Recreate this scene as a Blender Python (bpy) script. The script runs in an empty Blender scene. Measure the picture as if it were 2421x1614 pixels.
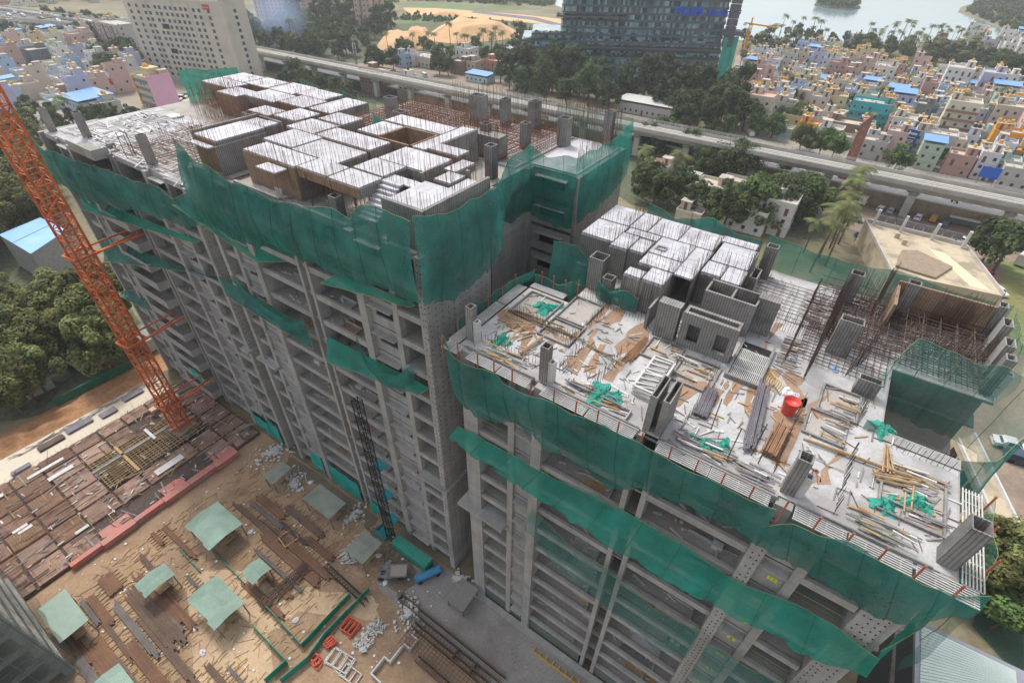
import bpy, math, random
from mathutils import Vector, Matrix
random.seed(7)
sc = bpy.context.scene
COL = sc.collection
R = math.radians

# ------------------------------------------------------------------ camera
CAM_H = 64.0
F_PX, IMG_W, IMG_H = 1209.0, 2421.0, 1614.0
PITCH, ROLL, YAW = R(39.13), R(-1.03), R(-34.1)     # YAW: bearing of the long facades
_f = Vector((0, math.cos(PITCH), -math.sin(PITCH)))
_r = Vector((1, 0, 0))
_d = _f.cross(_r)
_cr, _sr = math.cos(ROLL), math.sin(ROLL)
CR, CD, CF = _r * _cr + _d * _sr, _d * _cr - _r * _sr, _f
cam = bpy.data.cameras.new('camera')
cam.sensor_width = 36.0
cam.lens = F_PX / IMG_W * 36.0
cam.clip_start, cam.clip_end = 0.5, 6000
cam_o = bpy.data.objects.new('camera', cam)
m = Matrix((CR, -CD, -CF)).transposed().to_4x4()
m.translation = Vector((0, 0, CAM_H))
cam_o.matrix_world = m
COL.objects.link(cam_o)
sc.camera = cam_o

# ------------------------------------------------------------------ sky, sun, exposure
SUN_ELEV, SUN_AZ = R(58), R(-28)       # sun stands beyond the site, a little to the left of the view
world = bpy.data.worlds.new('World')
sc.world = world
world.use_nodes = True
nt = world.node_tree
sky = nt.nodes.new('ShaderNodeTexSky')
sky.sky_type = 'NISHITA'
sky.sun_disc = False
sky.sun_elevation = SUN_ELEV
sky.sun_rotation = SUN_AZ
sky.air_density, sky.dust_density, sky.ozone_density = 1.0, 3.0, 1.0
bg = nt.nodes['Background']
bg.inputs['Strength'].default_value = 0.15
hsv = nt.nodes.new('ShaderNodeHueSaturation')     # a veil of cloud takes most of the blue out of the sky
hsv.inputs['Saturation'].default_value = 0.35
nt.links.new(sky.outputs[0], hsv.inputs['Color'])
nt.links.new(hsv.outputs[0], bg.inputs['Color'])
sun = bpy.data.lights.new('sun', 'SUN')
sun.energy = 1.35
sun.angle = R(10)
sun.color = (1.0, 0.95, 0.87)
sun_o = bpy.data.objects.new('sun', sun)
sv = Vector((math.sin(SUN_AZ) * math.cos(SUN_ELEV), math.cos(SUN_AZ) * math.cos(SUN_ELEV), math.sin(SUN_ELEV)))
sun_o.rotation_euler = (-sv).to_track_quat('-Z', 'Y').to_euler()
sun_o.location = (0, 0, 300)
COL.objects.link(sun_o)
sc.view_settings.view_transform = 'Standard'
sc.view_settings.look = 'None'
sc.view_settings.exposure = 0.76
sc.view_settings.gamma = 1.0
sc.view_settings.use_curve_mapping = False
sc.cycles.max_bounces = 6
sc.cycles.diffuse_bounces = 3
sc.cycles.glossy_bounces = 2
sc.cycles.transparent_max_bounces = 16
sc.cycles.use_denoising = True

# ------------------------------------------------------------------ measuring helpers
UX, UY = math.cos(YAW), math.sin(YAW)
def uv2xy(u, v): return (u * UX - v * UY, u * UY + v * UX)
def xy2uv(x, y): return (x * UX + y * UY, -x * UY + y * UX)
def at(x, y, z=0.0):
    """ground point (world x, y) that the photograph shows at pixel x, y when it lies at height z"""
    d = CR * ((x - IMG_W / 2) / F_PX) + CD * ((y - IMG_H / 2) / F_PX) + CF
    t = (z - CAM_H) / d.z
    return (d.x * t, d.y * t)
def atv(x, y, z=0.0):
    a = at(x, y, z)
    return Vector((a[0], a[1], z))
def atuv(x, y, z=0.0): return xy2uv(*at(x, y, z))
def rnd(a, b): return random.uniform(a, b)

# ------------------------------------------------------------------ materials
MATS = {}
def hexc(h):
    h = h.lstrip('#')
    c = [int(h[i:i + 2], 16) / 255 for i in (0, 2, 4)]
    return tuple(x / 12.92 if x <= 0.04045 else ((x + 0.055) / 1.055) ** 2.4 for x in c)
def mat(name, col, rough=0.85, var=0.18, scale=1.2, fine=0.10, fscale=14.0, bump=0.0, metal=0.0, stain=None, stain_amt=0.5, stain_scale=0.35,
        stripe=None, spec=0.3, alpha=1.0, transl=0.0, obj_var=0.0, streak=0.0):
    if name in MATS: return MATS[name]
    if isinstance(col, str): col = hexc(col)
    mt = bpy.data.materials.new(name)
    mt.use_nodes = True
    n, l = mt.node_tree.nodes, mt.node_tree.links
    b = n['Principled BSDF']
    b.inputs['Roughness'].default_value = rough
    b.inputs['Metallic'].default_value = metal
    b.inputs['Specular IOR Level'].default_value = spec
    geo = n.new('ShaderNodeNewGeometry')
    tc = n.new('ShaderNodeTexCoord')
    src = geo.outputs['Position']
    def noise(sca, det=4.0, s=src):
        q = n.new('ShaderNodeTexNoise'); q.inputs['Scale'].default_value = sca; q.inputs['Detail'].default_value = det
        q.inputs['Roughness'].default_value = 0.6
        l.new(s, q.inputs['Vector']); return q
    def mixc(fac, a, bb, mode='MIX'):
        q = n.new('ShaderNodeMix'); q.data_type = 'RGBA'; q.blend_type = mode
        if isinstance(fac, (int, float)): q.inputs[0].default_value = fac
        else: l.new(fac, q.inputs[0])
        for s_, val in ((6, a), (7, bb)):
            if isinstance(val, (tuple, list)): q.inputs[s_].default_value = (*val[:3], 1)
            else: l.new(val, q.inputs[s_])
        return q.outputs[2]
    def ramp(fac, lo, hi):
        q = n.new('ShaderNodeMapRange'); q.inputs['From Min'].default_value = lo; q.inputs['From Max'].default_value = hi
        l.new(fac, q.inputs['Value']); return q.outputs['Result']
    dk = tuple(c * (1 - var) for c in col); lt = tuple(min(1, c * (1 + var)) for c in col)
    c = mixc(ramp(noise(scale).outputs['Fac'], 0.35, 0.65), dk, lt)
    if fine:
        f = ramp(noise(fscale, 2.0).outputs['Fac'], 0.3, 0.7)
        c = mixc(f, mixc(fine, c, (0, 0, 0)), mixc(fine * 0.5, c, (1, 1, 1)))
    if stain is not None:
        sc_ = hexc(stain) if isinstance(stain, str) else stain
        f = ramp(noise(stain_scale, 6.0).outputs['Fac'], 0.5, 0.64)
        mm = n.new('ShaderNodeMath'); mm.operation = 'MULTIPLY'; mm.inputs[1].default_value = stain_amt
        l.new(f, mm.inputs[0]); c = mixc(mm.outputs[0], c, sc_)
    if streak:
        mpg = n.new('ShaderNodeMapping'); mpg.inputs['Scale'].default_value = (1.6, 1.6, .10); l.new(src, mpg.inputs['Vector'])
        f = ramp(noise(1.0, 5.0, mpg.outputs[0]).outputs['Fac'], 0.42, 0.68)
        mm = n.new('ShaderNodeMath'); mm.operation = 'MULTIPLY'; mm.inputs[1].default_value = streak
        l.new(f, mm.inputs[0]); c = mixc(mm.outputs[0], c, tuple(x * .55 for x in col))
        mpg = n.new('ShaderNodeMapping'); mpg.inputs['Scale'].default_value = (.05, .05, 2.2); l.new(src, mpg.inputs['Vector'])
        f = ramp(noise(1.0, 2.0, mpg.outputs[0]).outputs['Fac'], 0.5, 0.62)
        mm = n.new('ShaderNodeMath'); mm.operation = 'MULTIPLY'; mm.inputs[1].default_value = streak * .5
        l.new(f, mm.inputs[0]); c = mixc(mm.outputs[0], c, tuple(min(1, x * 1.25) for x in col))
    if stripe:
        w = n.new('ShaderNodeTexWave'); w.wave_type = 'BANDS'; w.bands_direction = stripe[0]
        w.inputs['Scale'].default_value = stripe[1]; w.inputs['Distortion'].default_value = stripe[4] if len(stripe) > 4 else 0.0
        w.inputs['Detail'].default_value = 1.0
        l.new(tc.outputs['Object'], w.inputs['Vector'])
        mm = n.new('ShaderNodeMath'); mm.operation = 'MULTIPLY'; mm.inputs[1].default_value = stripe[2]
        l.new(ramp(w.outputs['Fac'], stripe[3], 1.0), mm.inputs[0])
        c = mixc(mm.outputs[0], c, (0.02, 0.02, 0.02))
    if obj_var:
        oi = n.new('ShaderNodeObjectInfo')
        hs = n.new('ShaderNodeHueSaturation')
        mp = n.new('ShaderNodeMapRange'); mp.inputs['To Min'].default_value = 1 - obj_var; mp.inputs['To Max'].default_value = 1 + obj_var
        l.new(oi.outputs['Random'], mp.inputs['Value']); l.new(mp.outputs[0], hs.inputs['Value']); l.new(c, hs.inputs['Color'])
        c = hs.outputs[0]
    l.new(c, b.inputs['Base Color'])
    if bump:
        bp = n.new('ShaderNodeBump'); bp.inputs['Strength'].default_value = bump; bp.inputs['Distance'].default_value = 0.05
        l.new(noise(fscale, 5.0).outputs['Fac'], bp.inputs['Height']); l.new(bp.outputs[0], b.inputs['Normal'])
    if alpha < 1.0 or transl > 0:
        out = n['Material Output']
        surf = b.outputs[0]
        if transl:
            tr = n.new('ShaderNodeBsdfTranslucent'); l.new(c, tr.inputs['Color'])
            ms = n.new('ShaderNodeMixShader'); ms.inputs[0].default_value = transl
            l.new(surf, ms.inputs[1]); l.new(tr.outputs[0], ms.inputs[2]); surf = ms.outputs[0]
        if alpha < 1.0:
            tp = n.new('ShaderNodeBsdfTransparent')
            ms = n.new('ShaderNodeMixShader')
            mpg = n.new('ShaderNodeMapping'); mpg.inputs['Scale'].default_value = (.5, .5, .6); l.new(src, mpg.inputs['Vector'])
            f = noise(1.0, 5.0, mpg.outputs[0])
            mp = n.new('ShaderNodeMapRange'); mp.inputs['From Min'].default_value = 0.3; mp.inputs['From Max'].default_value = 0.7
            mp.inputs['To Min'].default_value = max(0, alpha - 0.16); mp.inputs['To Max'].default_value = min(1, alpha + 0.12)
            l.new(f.outputs['Fac'], mp.inputs['Value']); l.new(mp.outputs[0], ms.inputs[0])
            l.new(tp.outputs[0], ms.inputs[1]); l.new(surf, ms.inputs[2]); surf = ms.outputs[0]
        l.new(surf, out.inputs['Surface'])
    MATS[name] = mt
    return mt

# ------------------------------------------------------------------ mesh collector
class MB:
    def __init__(s): s.v, s.f, s.mi = [], [], []; s.cur = 0
    def quad(s, *p):
        b = len(s.v); s.v += [tuple(q) for q in p]; s.f.append(tuple(range(b, b + len(p)))); s.mi.append(s.cur); return s
    def hexa(s, p):      # 8 corners: bottom 0-3 (counter-clockwise), top 4-7
        b = len(s.v); s.v += [tuple(q) for q in p]
        for f in ((3, 2, 1, 0), (4, 5, 6, 7), (0, 1, 5, 4), (1, 2, 6, 5), (2, 3, 7, 6), (3, 0, 4, 7)):
            s.f.append(tuple(b + i for i in f)); s.mi.append(s.cur)
        return s
    def box(s, x0, x1, y0, y1, z0, z1):
        return s.hexa([(x0, y0, z0), (x1, y0, z0), (x1, y1, z0), (x0, y1, z0), (x0, y0, z1), (x1, y0, z1), (x1, y1, z1), (x0, y1, z1)])
    def bar(s, a, b, w, h=None):
        a, b = Vector(a), Vector(b); h = h or w
        d = (b - a)
        if d.length < 1e-6: return s
        d.normalize()
        up = Vector((0, 0, 1)) if abs(d.z) < 0.95 else Vector((1, 0, 0))
        x = d.cross(up).normalized() * (w / 2); y = x.cross(d).normalized() * (h / 2)
        return s.hexa([a - x - y, a + x - y, a + x + y, a - x + y, b - x - y, b + x - y, b + x + y, b - x + y])
    def tube(s, a, b, r, n=6, r2=None, caps=True):
        a, b = Vector(a), Vector(b); d = (b - a).normalized(); r2 = r if r2 is None else r2
        up = Vector((0, 0, 1)) if abs(d.z) < 0.95 else Vector((1, 0, 0))
        x = d.cross(up).normalized(); y = x.cross(d)
        k = len(s.v)
        for p, rr in ((a, r), (b, r2)):
            for i in range(n):
                t = 2 * math.pi * i / n
                s.v.append(tuple(p + x * (math.cos(t) * rr) + y * (math.sin(t) * rr)))
        for i in range(n):
            j = (i + 1) % n; s.f.append((k + i, k + j, k + n + j, k + n + i)); s.mi.append(s.cur)
        if caps:
            s.f.append(tuple(k + i for i in range(n))[::-1]); s.mi.append(s.cur)
            s.f.append(tuple(k + n + i for i in range(n))); s.mi.append(s.cur)
        return s
    def prism(s, poly, z0, z1):
        n = len(poly)
        a = sum(poly[i][0] * poly[(i + 1) % n][1] - poly[(i + 1) % n][0] * poly[i][1] for i in range(n))
        if a < 0: poly = poly[::-1]
        b = len(s.v); s.v += [(p[0], p[1], z0) for p in poly] + [(p[0], p[1], z1) for p in poly]
        s.f.append(tuple(range(b, b + n))[::-1]); s.mi.append(s.cur)
        s.f.append(tuple(range(b + n, b + 2 * n))); s.mi.append(s.cur)
        for i in range(n):
            j = (i + 1) % n; s.f.append((b + i, b + j, b + n + j, b + n + i)); s.mi.append(s.cur)
        return s
    def sheet(s, poly, z):
        n = len(poly)
        a = sum(poly[i][0] * poly[(i + 1) % n][1] - poly[(i + 1) % n][0] * poly[i][1] for i in range(n))
        if a < 0: poly = poly[::-1]
        b = len(s.v); s.v += [(p[0], p[1], p[2] if len(p) > 2 else z) for p in poly]
        s.f.append(tuple(range(b, b + n))); s.mi.append(s.cur); return s
    def wall(s, u0, u1, v0, v1, z0, z1, holes, axis='u'):
        """a wall plate in the u-z plane (thickness v0..v1) with rectangular holes (a0, a1, b0, b1)"""
        us = sorted({u0, u1, *[h[0] for h in holes], *[h[1] for h in holes]}); zs = sorted({z0, z1, *[h[2] for h in holes], *[h[3] for h in holes]})
        for i in range(len(us) - 1):
            for j in range(len(zs) - 1):
                cu, cz = (us[i] + us[i + 1]) / 2, (zs[j] + zs[j + 1]) / 2
                if any(h[0] < cu < h[1] and h[2] < cz < h[3] for h in holes): continue
                if axis == 'u': s.box(us[i], us[i + 1], v0, v1, zs[j], zs[j + 1])
                else: s.box(v0, v1, us[i], us[i + 1], zs[j], zs[j + 1])
        return s
    def grid(s, fn, nu, nv):
        b = len(s.v)
        for i in range(nu + 1):
            for j in range(nv + 1): s.v.append(tuple(fn(i / nu, j / nv)))
        for i in range(nu):
            for j in range(nv):
                a = b + i * (nv + 1) + j; s.f.append((a, a + nv + 1, a + nv + 2, a + 1)); s.mi.append(s.cur)
        return s
    def lathe(s, prof, n=10, c=(0, 0, 0)):
        b = len(s.v)
        for r, z in prof:
            for i in range(n):
                t = 2 * math.pi * i / n; s.v.append((c[0] + r * math.cos(t), c[1] + r * math.sin(t), c[2] + z))
        for k in range(len(prof) - 1):
            for i in range(n):
                j = (i + 1) % n; s.f.append((b + k * n + i, b + k * n + j, b + (k + 1) * n + j, b + (k + 1) * n + i)); s.mi.append(s.cur)
        s.f.append(tuple(b + (len(prof) - 1) * n + i for i in range(n))); s.mi.append(s.cur)
        return s
    def mesh(s, name, *mats, smooth=False):
        me = bpy.data.meshes.new(name)
        me.from_pydata(s.v, [], s.f)
        for mt in mats: me.materials.append(mt)
        if any(s.mi): me.polygons.foreach_set('material_index', s.mi)
        if smooth: me.polygons.foreach_set('use_smooth', [True] * len(s.f))
        me.update()
        return me
    def build(s, name, mt, parent=None, loc=(0, 0, 0), rz=0.0, smooth=False):
        mts = mt if isinstance(mt, (list, tuple)) else [mt]
        return inst(name, s.mesh(name, *mts, smooth=smooth), parent, loc, rz)

def inst(name, me, parent=None, loc=(0, 0, 0), rz=0.0, scale=None):
    o = bpy.data.objects.new(name, me)
    o.location = loc
    if rz: o.rotation_euler = (0, 0, rz)
    if scale is not None: o.scale = (scale, scale, scale) if isinstance(scale, (int, float)) else scale
    if parent is not None: o.parent = parent
    COL.objects.link(o)
    return o
def tag(o, label=None, cat=None, group=None, kind=None):
    if label: o['label'] = label
    if cat: o['category'] = cat
    if group: o['group'] = group
    if kind: o['kind'] = kind
    return o
def thing(name, label, cat, loc=(0, 0, 0), rz=0.0, group=None):
    o = bpy.data.objects.new(name, None)
    o.empty_display_size = 0.5
    o.location = loc; o.rotation_euler = (0, 0, rz)
    COL.objects.link(o)
    return tag(o, label, cat, group)
def copy_tree(o, parent=None):
    c = o.copy(); COL.objects.link(c); c.parent = parent
    for ch in o.children: copy_tree(ch, c)
    return c
def stuff(o): o['kind'] = 'stuff'; return o

# ------------------------------------------------------------------ palette
M_CONC = mat('raw_concrete', '#a09d99', 0.92, 0.10, 0.35, 0.10, 9.0, bump=0.15, stain='#827e79', stain_amt=0.55, stain_scale=0.25, streak=.45)
M_CONC2 = mat('form_concrete', '#83817f', 0.9, 0.14, 0.5, 0.14, 6.0, bump=0.2, stain='#5c5855', stain_amt=0.6, stain_scale=0.6)
M_SLAB = mat('floor_concrete', '#a39d96', 0.95, 0.12, 0.4, 0.12, 5.0, stain='#8a7a6b', stain_amt=0.5, stain_scale=0.2)
M_WALLIN = mat('inner_concrete', '#979490', 0.95, 0.12, 0.3, 0.08, 4.0, streak=.3)
M_FORM = mat('formwork_wall', '#8d8984', 0.8, 0.15, 0.4, 0.12, 7.0, stain='#57524e', stain_amt=0.5, stain_scale=0.5, stripe=('X', 1.6, 0.5, 0.55, 0.6))
M_FORMV = mat('formwork_wall_side', '#8d8984', 0.8, 0.15, 0.4, 0.12, 7.0, stain='#57524e', stain_amt=0.5, stain_scale=0.5, stripe=('Y', 1.6, 0.5, 0.55, 0.6))
M_RUSTF = mat('rusty_formwork', '#94785f', 0.85, 0.2, 0.5, 0.15, 7.0, stain='#73513c', stain_amt=0.6, stain_scale=0.5, stripe=('X', 1.6, 0.35, 0.6, 0.6))
M_WHITE = mat('white_form_panel', '#bbbabf', 0.8, 0.09, 0.8, 0.07, 4.0, stain='#989698', stain_amt=0.6, stain_scale=0.45, obj_var=0.09)
M_DECK = mat('dusty_deck', '#b2b1b1', 0.9, 0.14, 0.5, 0.14, 5.0, stain='#8b8987', stain_amt=0.75, stain_scale=0.22)
M_GREYW = mat('galvanised_white', '#c4c2bf', 0.6, 0.1, 1.0, 0.1, 8.0)
M_REBAR = mat('rusty_rebar', '#7d5a47', 0.9, 0.25, 0.8, 0.0, 1.0)
M_REBARG = mat('dark_rebar', '#5f4f49', 0.8, 0.25, 0.8, 0.0, 1.0)
M_ORANGE = mat('orange_paint', '#cb642c', 0.65, 0.2, 0.6, 0.12, 6.0, stain='#8f4522', stain_amt=0.65, stain_scale=0.9)
M_POLE = mat('red_oxide_pole', '#a3543c', 0.7, 0.15, 1.0, 0.1, 8.0)
M_NET = mat('green_safety_net', '#2b7a70', 0.9, 0.25, 0.35, 0.10, 16.0, alpha=0.78, transl=0.34, spec=0.05, bump=.25, stain='#4c8f86', stain_amt=.45, stain_scale=.3, streak=.10)
M_NETL = mat('light_green_net', '#24937e', 0.9, 0.2, 0.5, 0.08, 16.0, alpha=0.84, transl=0.36, spec=0.05, bump=.25, stain='#59a594', stain_amt=.4, stain_scale=.4)
M_NETT = mat('thin_green_net', '#3f887c', 0.9, 0.16, 0.5, 0.06, 30.0, alpha=0.42, transl=0.3, spec=0.05)
M_ROPE = mat('yellow_rope', '#7f8a62', 0.9, 0.1, 1.0, 0.0)
M_WOOD = mat('bamboo_timber', '#a98a5f', 0.85, 0.2, 1.0, 0.1, 10.0)
M_SAND = mat('spread_sand', '#94775f', 0.95, 0.14, 0.8, 0.1, 6.0)
M_STEEL = mat('bundled_steel', '#6f6a70', 0.6, 0.15, 1.0, 0.1, 10.0)
M_DARK = mat('void_shade', '#2a2a2b', 0.9, 0.1, 1.0, 0.0)  # near-black colour that stands in for the shade inside openings
M_YSIGN = mat('lime_sign_paint', '#c3cf45', 0.8, 0.08, 1.0, 0.0)
M_BLACK = mat('black_paint', '#1d1d1d', 0.7, 0.1, 1.0, 0.0)
M_BLUE = mat('blue_tarp', '#2f6fc0', 0.7, 0.1, 1.0, 0.0)
M_PAPER = mat('white_sack', '#d9d7dd', 0.9, 0.1, 2.0, 0.05)
# ================================================================== the two building blocks
STOREY = 3.08
def LV(k): return 39.0 - STOREY * k          # top of the floor slab k storeys below the nearer deck

def block_root(name, label, u, v):
    x, y = uv2xy(u, v)
    return thing(name, label, 'building', (x, y, 0), YAW)

class Frame:
    """building coordinates (u along the facade, v away from the camera) relative to a root"""
    def __init__(s, root, u0, v0): s.r, s.u0, s.v0 = root, u0, v0
    def part(s, name, mb, mt, smooth=False, parent=None):
        mb.v = [(a - s.u0, b - s.v0, c) for a, b, c in mb.v]
        return mb.build(name, mt, parent or s.r, smooth=smooth)
    def rep(s, name, mb, mt, zs):
        """the same piece at several heights, as parts that share one mesh"""
        mb.v = [(a - s.u0, b - s.v0, c) for a, b, c in mb.v]
        mts = mt if isinstance(mt, (list, tuple)) else [mt]
        me = mb.mesh(name, *mts)
        return [inst(name, me, s.r, (0, 0, z)) for z in zs]

def rebar_field(mb, pts, h=(0.9, 1.5), w=0.035, lean=0.05):
    for (u, v, z) in pts:
        hh = rnd(*h)
        a, b = rnd(-lean, lean) * hh, rnd(-lean, lean) * hh
        # a thin three-sided rod
        r = w * 0.6
        base = len(mb.v)
        for (ox, oy) in ((r, 0), (-r * .5, r * .87), (-r * .5, -r * .87)):
            mb.v.append((u + ox, v + oy, z)); mb.v.append((u + ox + a, v + oy + b, z + hh))
        for i in range(3):
            j = (i + 1) % 3
            mb.f.append((base + 2 * i, base + 2 * j, base + 2 * j + 1, base + 2 * i + 1)); mb.mi.append(mb.cur)
def line_pts(u0, v0, u1, v1, z, step):
    L = math.hypot(u1 - u0, v1 - v0); n = max(1, int(L / step))
    return [(u0 + (u1 - u0) * i / n + rnd(-.05, .05), v0 + (v1 - v0) * i / n + rnd(-.05, .05), z) for i in range(n + 1)]
def mesh_mat(mb, u0, u1, v0, v1, z, step, w=0.03):
    n = int((u1 - u0) / step)
    for i in range(n + 1):
        u = u0 + (u1 - u0) * i / n
        mb.bar((u, v0, z + rnd(0, .04)), (u + rnd(-.1, .1), v1, z + rnd(0, .04)), w)
    n = int((v1 - v0) / step)
    for i in range(n + 1):
        v = v0 + (v1 - v0) * i / n
        mb.bar((u0, v, z + w + rnd(0, .04)), (u1, v + rnd(-.1, .1), z + w + rnd(0, .04)), w)
def hollow_col(mb, u0, u1, v0, v1, z0, z1, t=0.08):
    mb.box(u0, u0 + t, v0, v1, z0, z1); mb.box(u1 - t, u1, v0, v1, z0, z1)
    mb.box(u0 + t, u1 - t, v0, v0 + t, z0, z1); mb.box(u0 + t, u1 - t, v1 - t, v1, z0, z1)
    mb.box(u0 + t, u1 - t, v0 + t, v1 - t, z0, z1 - 0.8)

def facade(fr, c, vf, ks, off, mirror=False, left_forward=0.0, balcony_left=False, base_z=0.0, top_extra=0.0, lift=0.0, win=(-1.95, -.72), shade=-.66):
    """one unit of the facade about its centre line c; off = (fin0, fin1, small0, small1, corner0, corner1)"""
    zs = [LV(k) + (lift if k > 0 else 0) for k in ks]
    f0, f1, s0, s1, c0, c1 = off
    ztop = max(zs) + top_extra
    # columns and fins, full height
    for sg in (-1, 1):
        d = left_forward if sg < 0 else 0.0
        def uu(a, b): return (c + sg * a, c + sg * b) if sg > 0 else (c - b, c - a)
        a, b = uu(0.45, 0.85); fr.part('column', MB().box(a, b, vf - 0.05, vf + 1.2, base_z, ztop), M_CONC)
        a, b = uu(f0, f1); fr.part('fin_wall', MB().box(a, b, vf - 0.25 - d, vf + 2.6, base_z, ztop), M_CONC)
        a, b = uu(s0, s1); fr.part('column', MB().box(a, b, vf + 0.02 - d, vf + 0.7 - d, base_z, ztop), M_CONC)
        # partition walls behind the column lines, storey by storey hidden behind the slabs
        for q in (f1, s1):
            a, b = uu(q - 0.2, q - 0.02)
            fr.part('partition_wall', MB().box(a, b, vf + 0.75, vf + 5.2, base_z, ztop), M_WALLIN)
        a, b = uu(0.5, 0.7); fr.part('partition_wall', MB().box(a, b, vf + 1.25, vf + 5.2, base_z, ztop), M_WALLIN)
    # edge beams of the wide and the open bays, one per storey
    for sg in (-1, 1):
        d = left_forward if sg < 0 else 0.0
        def uu(a, b): return (c + sg * a, c + sg * b) if sg > 0 else (c - b, c - a)
        a, b = uu(0.85, f0)
        if not (balcony_left and sg < 0):
            fr.rep('edge_beam', MB().box(a, b, vf + 0.05, vf + 0.35, -0.42, 0.22), M_CONC, zs)
        else:
            bm = MB().box(a, b, vf - 1.5, vf - 1.35, -0.45, 0.75).box(b - 0.15, b, vf - 1.35, vf + 0.3, -0.45, 0.75).box(a, b - .16, vf - 1.35, vf + 0.3, -0.2, -0.02)
            fr.rep('balcony', bm, M_CONC, zs)
        a, b = uu(s1, c0); fr.rep('edge_beam', MB().box(a, b, vf + 0.05 - d, vf + 0.35 - d, -0.50, 0.12), M_CONC, zs)
        a, b = uu(0.40, -0.40) if sg > 0 else (0, 0)
        # window bay: panel with an opening, and a sunshade slab above it
        a, b = uu(f1, s0)
        w0, w1 = (a + 0.55, b - 0.45)
        pan = MB().wall(a, b, vf + 0.32 - d, vf + 0.5 - d, -2.98, 0.0, [(w0, w1, win[0], win[1])])
        fr.rep('window_wall', pan, M_CONC, zs)
        fr.rep('sunshade', MB().box(a + 0.25, b - 0.1, vf - 0.35 - d, vf + 0.31 - d, shade, shade + .1), M_CONC, zs)
        fr.rep('window_dark_fill', MB().box(w0 + .02, w1 - .02, vf + 0.47 - d, vf + 0.49 - d, win[0] + .02, win[1] - .02), M_DARK, zs)  # dark plate in the opening; the unlit room behind is painted on
    fr.rep('edge_beam', MB().box(c - 0.45, c + 0.45, vf + 0.3, vf + 0.6, -0.42, 0.1), M_CONC, zs)
    # kerb pieces, planks and rubbish on the floors, rails in a few bays
    pb = MB()
    for z in zs:
        for sg in (-1, 1):
            for q in range(7):
                x = c + sg * rnd(1.2, f0 - .3); y = vf + rnd(0.7, 3.2)
                l, a = rnd(.2, 1.6), rnd(-.6, .6)
                pb.bar((x, y, z + .05), (x + l * math.cos(a), y + l * math.sin(a), z + .06), rnd(.06, .2), .06)
            if random.random() < .55:
                for q in range(int(rnd(4, 14))):
                    x = c + sg * rnd(2, f0 - 1); y = vf + rnd(.6, 2.2); s_ = rnd(.06, .22)
                    pb.box(x, x + s_, y, y + s_ * .8, z + .002, z + s_ * .5)
    stuff(fr.part('loose_rubble', pb, M_GREYW))
    # props, screed patches and sacks here and there on the floors
    pr = MB()
    for z in zs:
        for sg in (-1, 1):
            for q in range(random.choice((0, 0, 2, 4))):
                x = c + sg * rnd(1.2, f0 - .3); y = vf + rnd(.6, 3.0); pr.tube((x, y, z + .01), (x + rnd(-.1, .1), y, z + STOREY - .2), .035, 4, caps=False)
            if random.random() < .4:
                x = c + sg * rnd(2, f0 - 2.4); w_ = rnd(1.5, 3.4)
                fr.part('screed_patch', MB().box(x - w_ / 2, x + w_ / 2, vf + .5, vf + rnd(2, 3.6), z + .003, z + .015), random.choice((M_SAND, M_WOOD, M_CONC2, M_DECK)))
            if random.random() < .35:
                x = c + sg * rnd(2, f0 - 1); fr.part('block_pile', MB().box(x, x + rnd(.4, 1.2), vf + 1.0, vf + 1.0 + rnd(.3, .8), z + .016, z + rnd(.2, .6)), random.choice((M_CONC2, M_GREYW, M_WOOD)))
    if len(pr.v): stuff(fr.part('props', pr, M_REBARG))
    kb = MB()
    for z in zs:
        for sg in (-1, 1):
            u = c + sg * rnd(2.4, 4.5)
            kb.box(u, u + 2.2, vf + 1.3, vf + 1.4, z + .002, z + .3).box(u + 2.2, u + 2.3, vf + .36, vf + 1.4, z + .002, z + .3)
    stuff(fr.part('floor_kerb', kb, M_CONC))
    rb = MB()
    for z in zs[::1]:
        for sg in (-1, 1):
            if random.random() < .5: continue
            a, b = sorted((c + sg * s1, c + sg * c0))
            for h in (.55, 1.05): rb.tube((a, vf + .5, z + h), (b, vf + .5, z + h), .03, 4, caps=False)
    stuff(fr.part('guard_rails', rb, M_ROPE))

def slab_set(fr, poly, ks, thick=0.18, lift=0.0):
    fr.rep('floor_slab', MB().prism(poly, -thick, 0.0), M_SLAB, [LV(k) + (lift if k > 0 else 0) for k in ks])

# ---- tie holes and pour joints of bare walls: shade inside the holes is painted as dark studs on the face
def tie_holes(fr, axis, fixed, a0, a1, z0, z1, da=0.75, dz=0.62, parent=None):
    mb = MB()
    z = z0
    while z < z1:
        a = a0 + 0.3
        while a < a1:
            if random.random() < .85:
                s_ = 0.045
                aa = a + rnd(-.04, .04); zz = z + rnd(-.05, .05)
                if axis == 'u': mb.box(aa - s_, aa + s_, fixed - .012, fixed + .02, zz - s_ * 1.4, zz + s_ * 1.4)
                else: mb.box(fixed - .02, fixed + .012, aa - s_, aa + s_, zz - s_ * 1.4, zz + s_ * 1.4)
            a += da
        z += dz
    return stuff(fr.part('tie_holes', mb, M_DARK))

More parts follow.
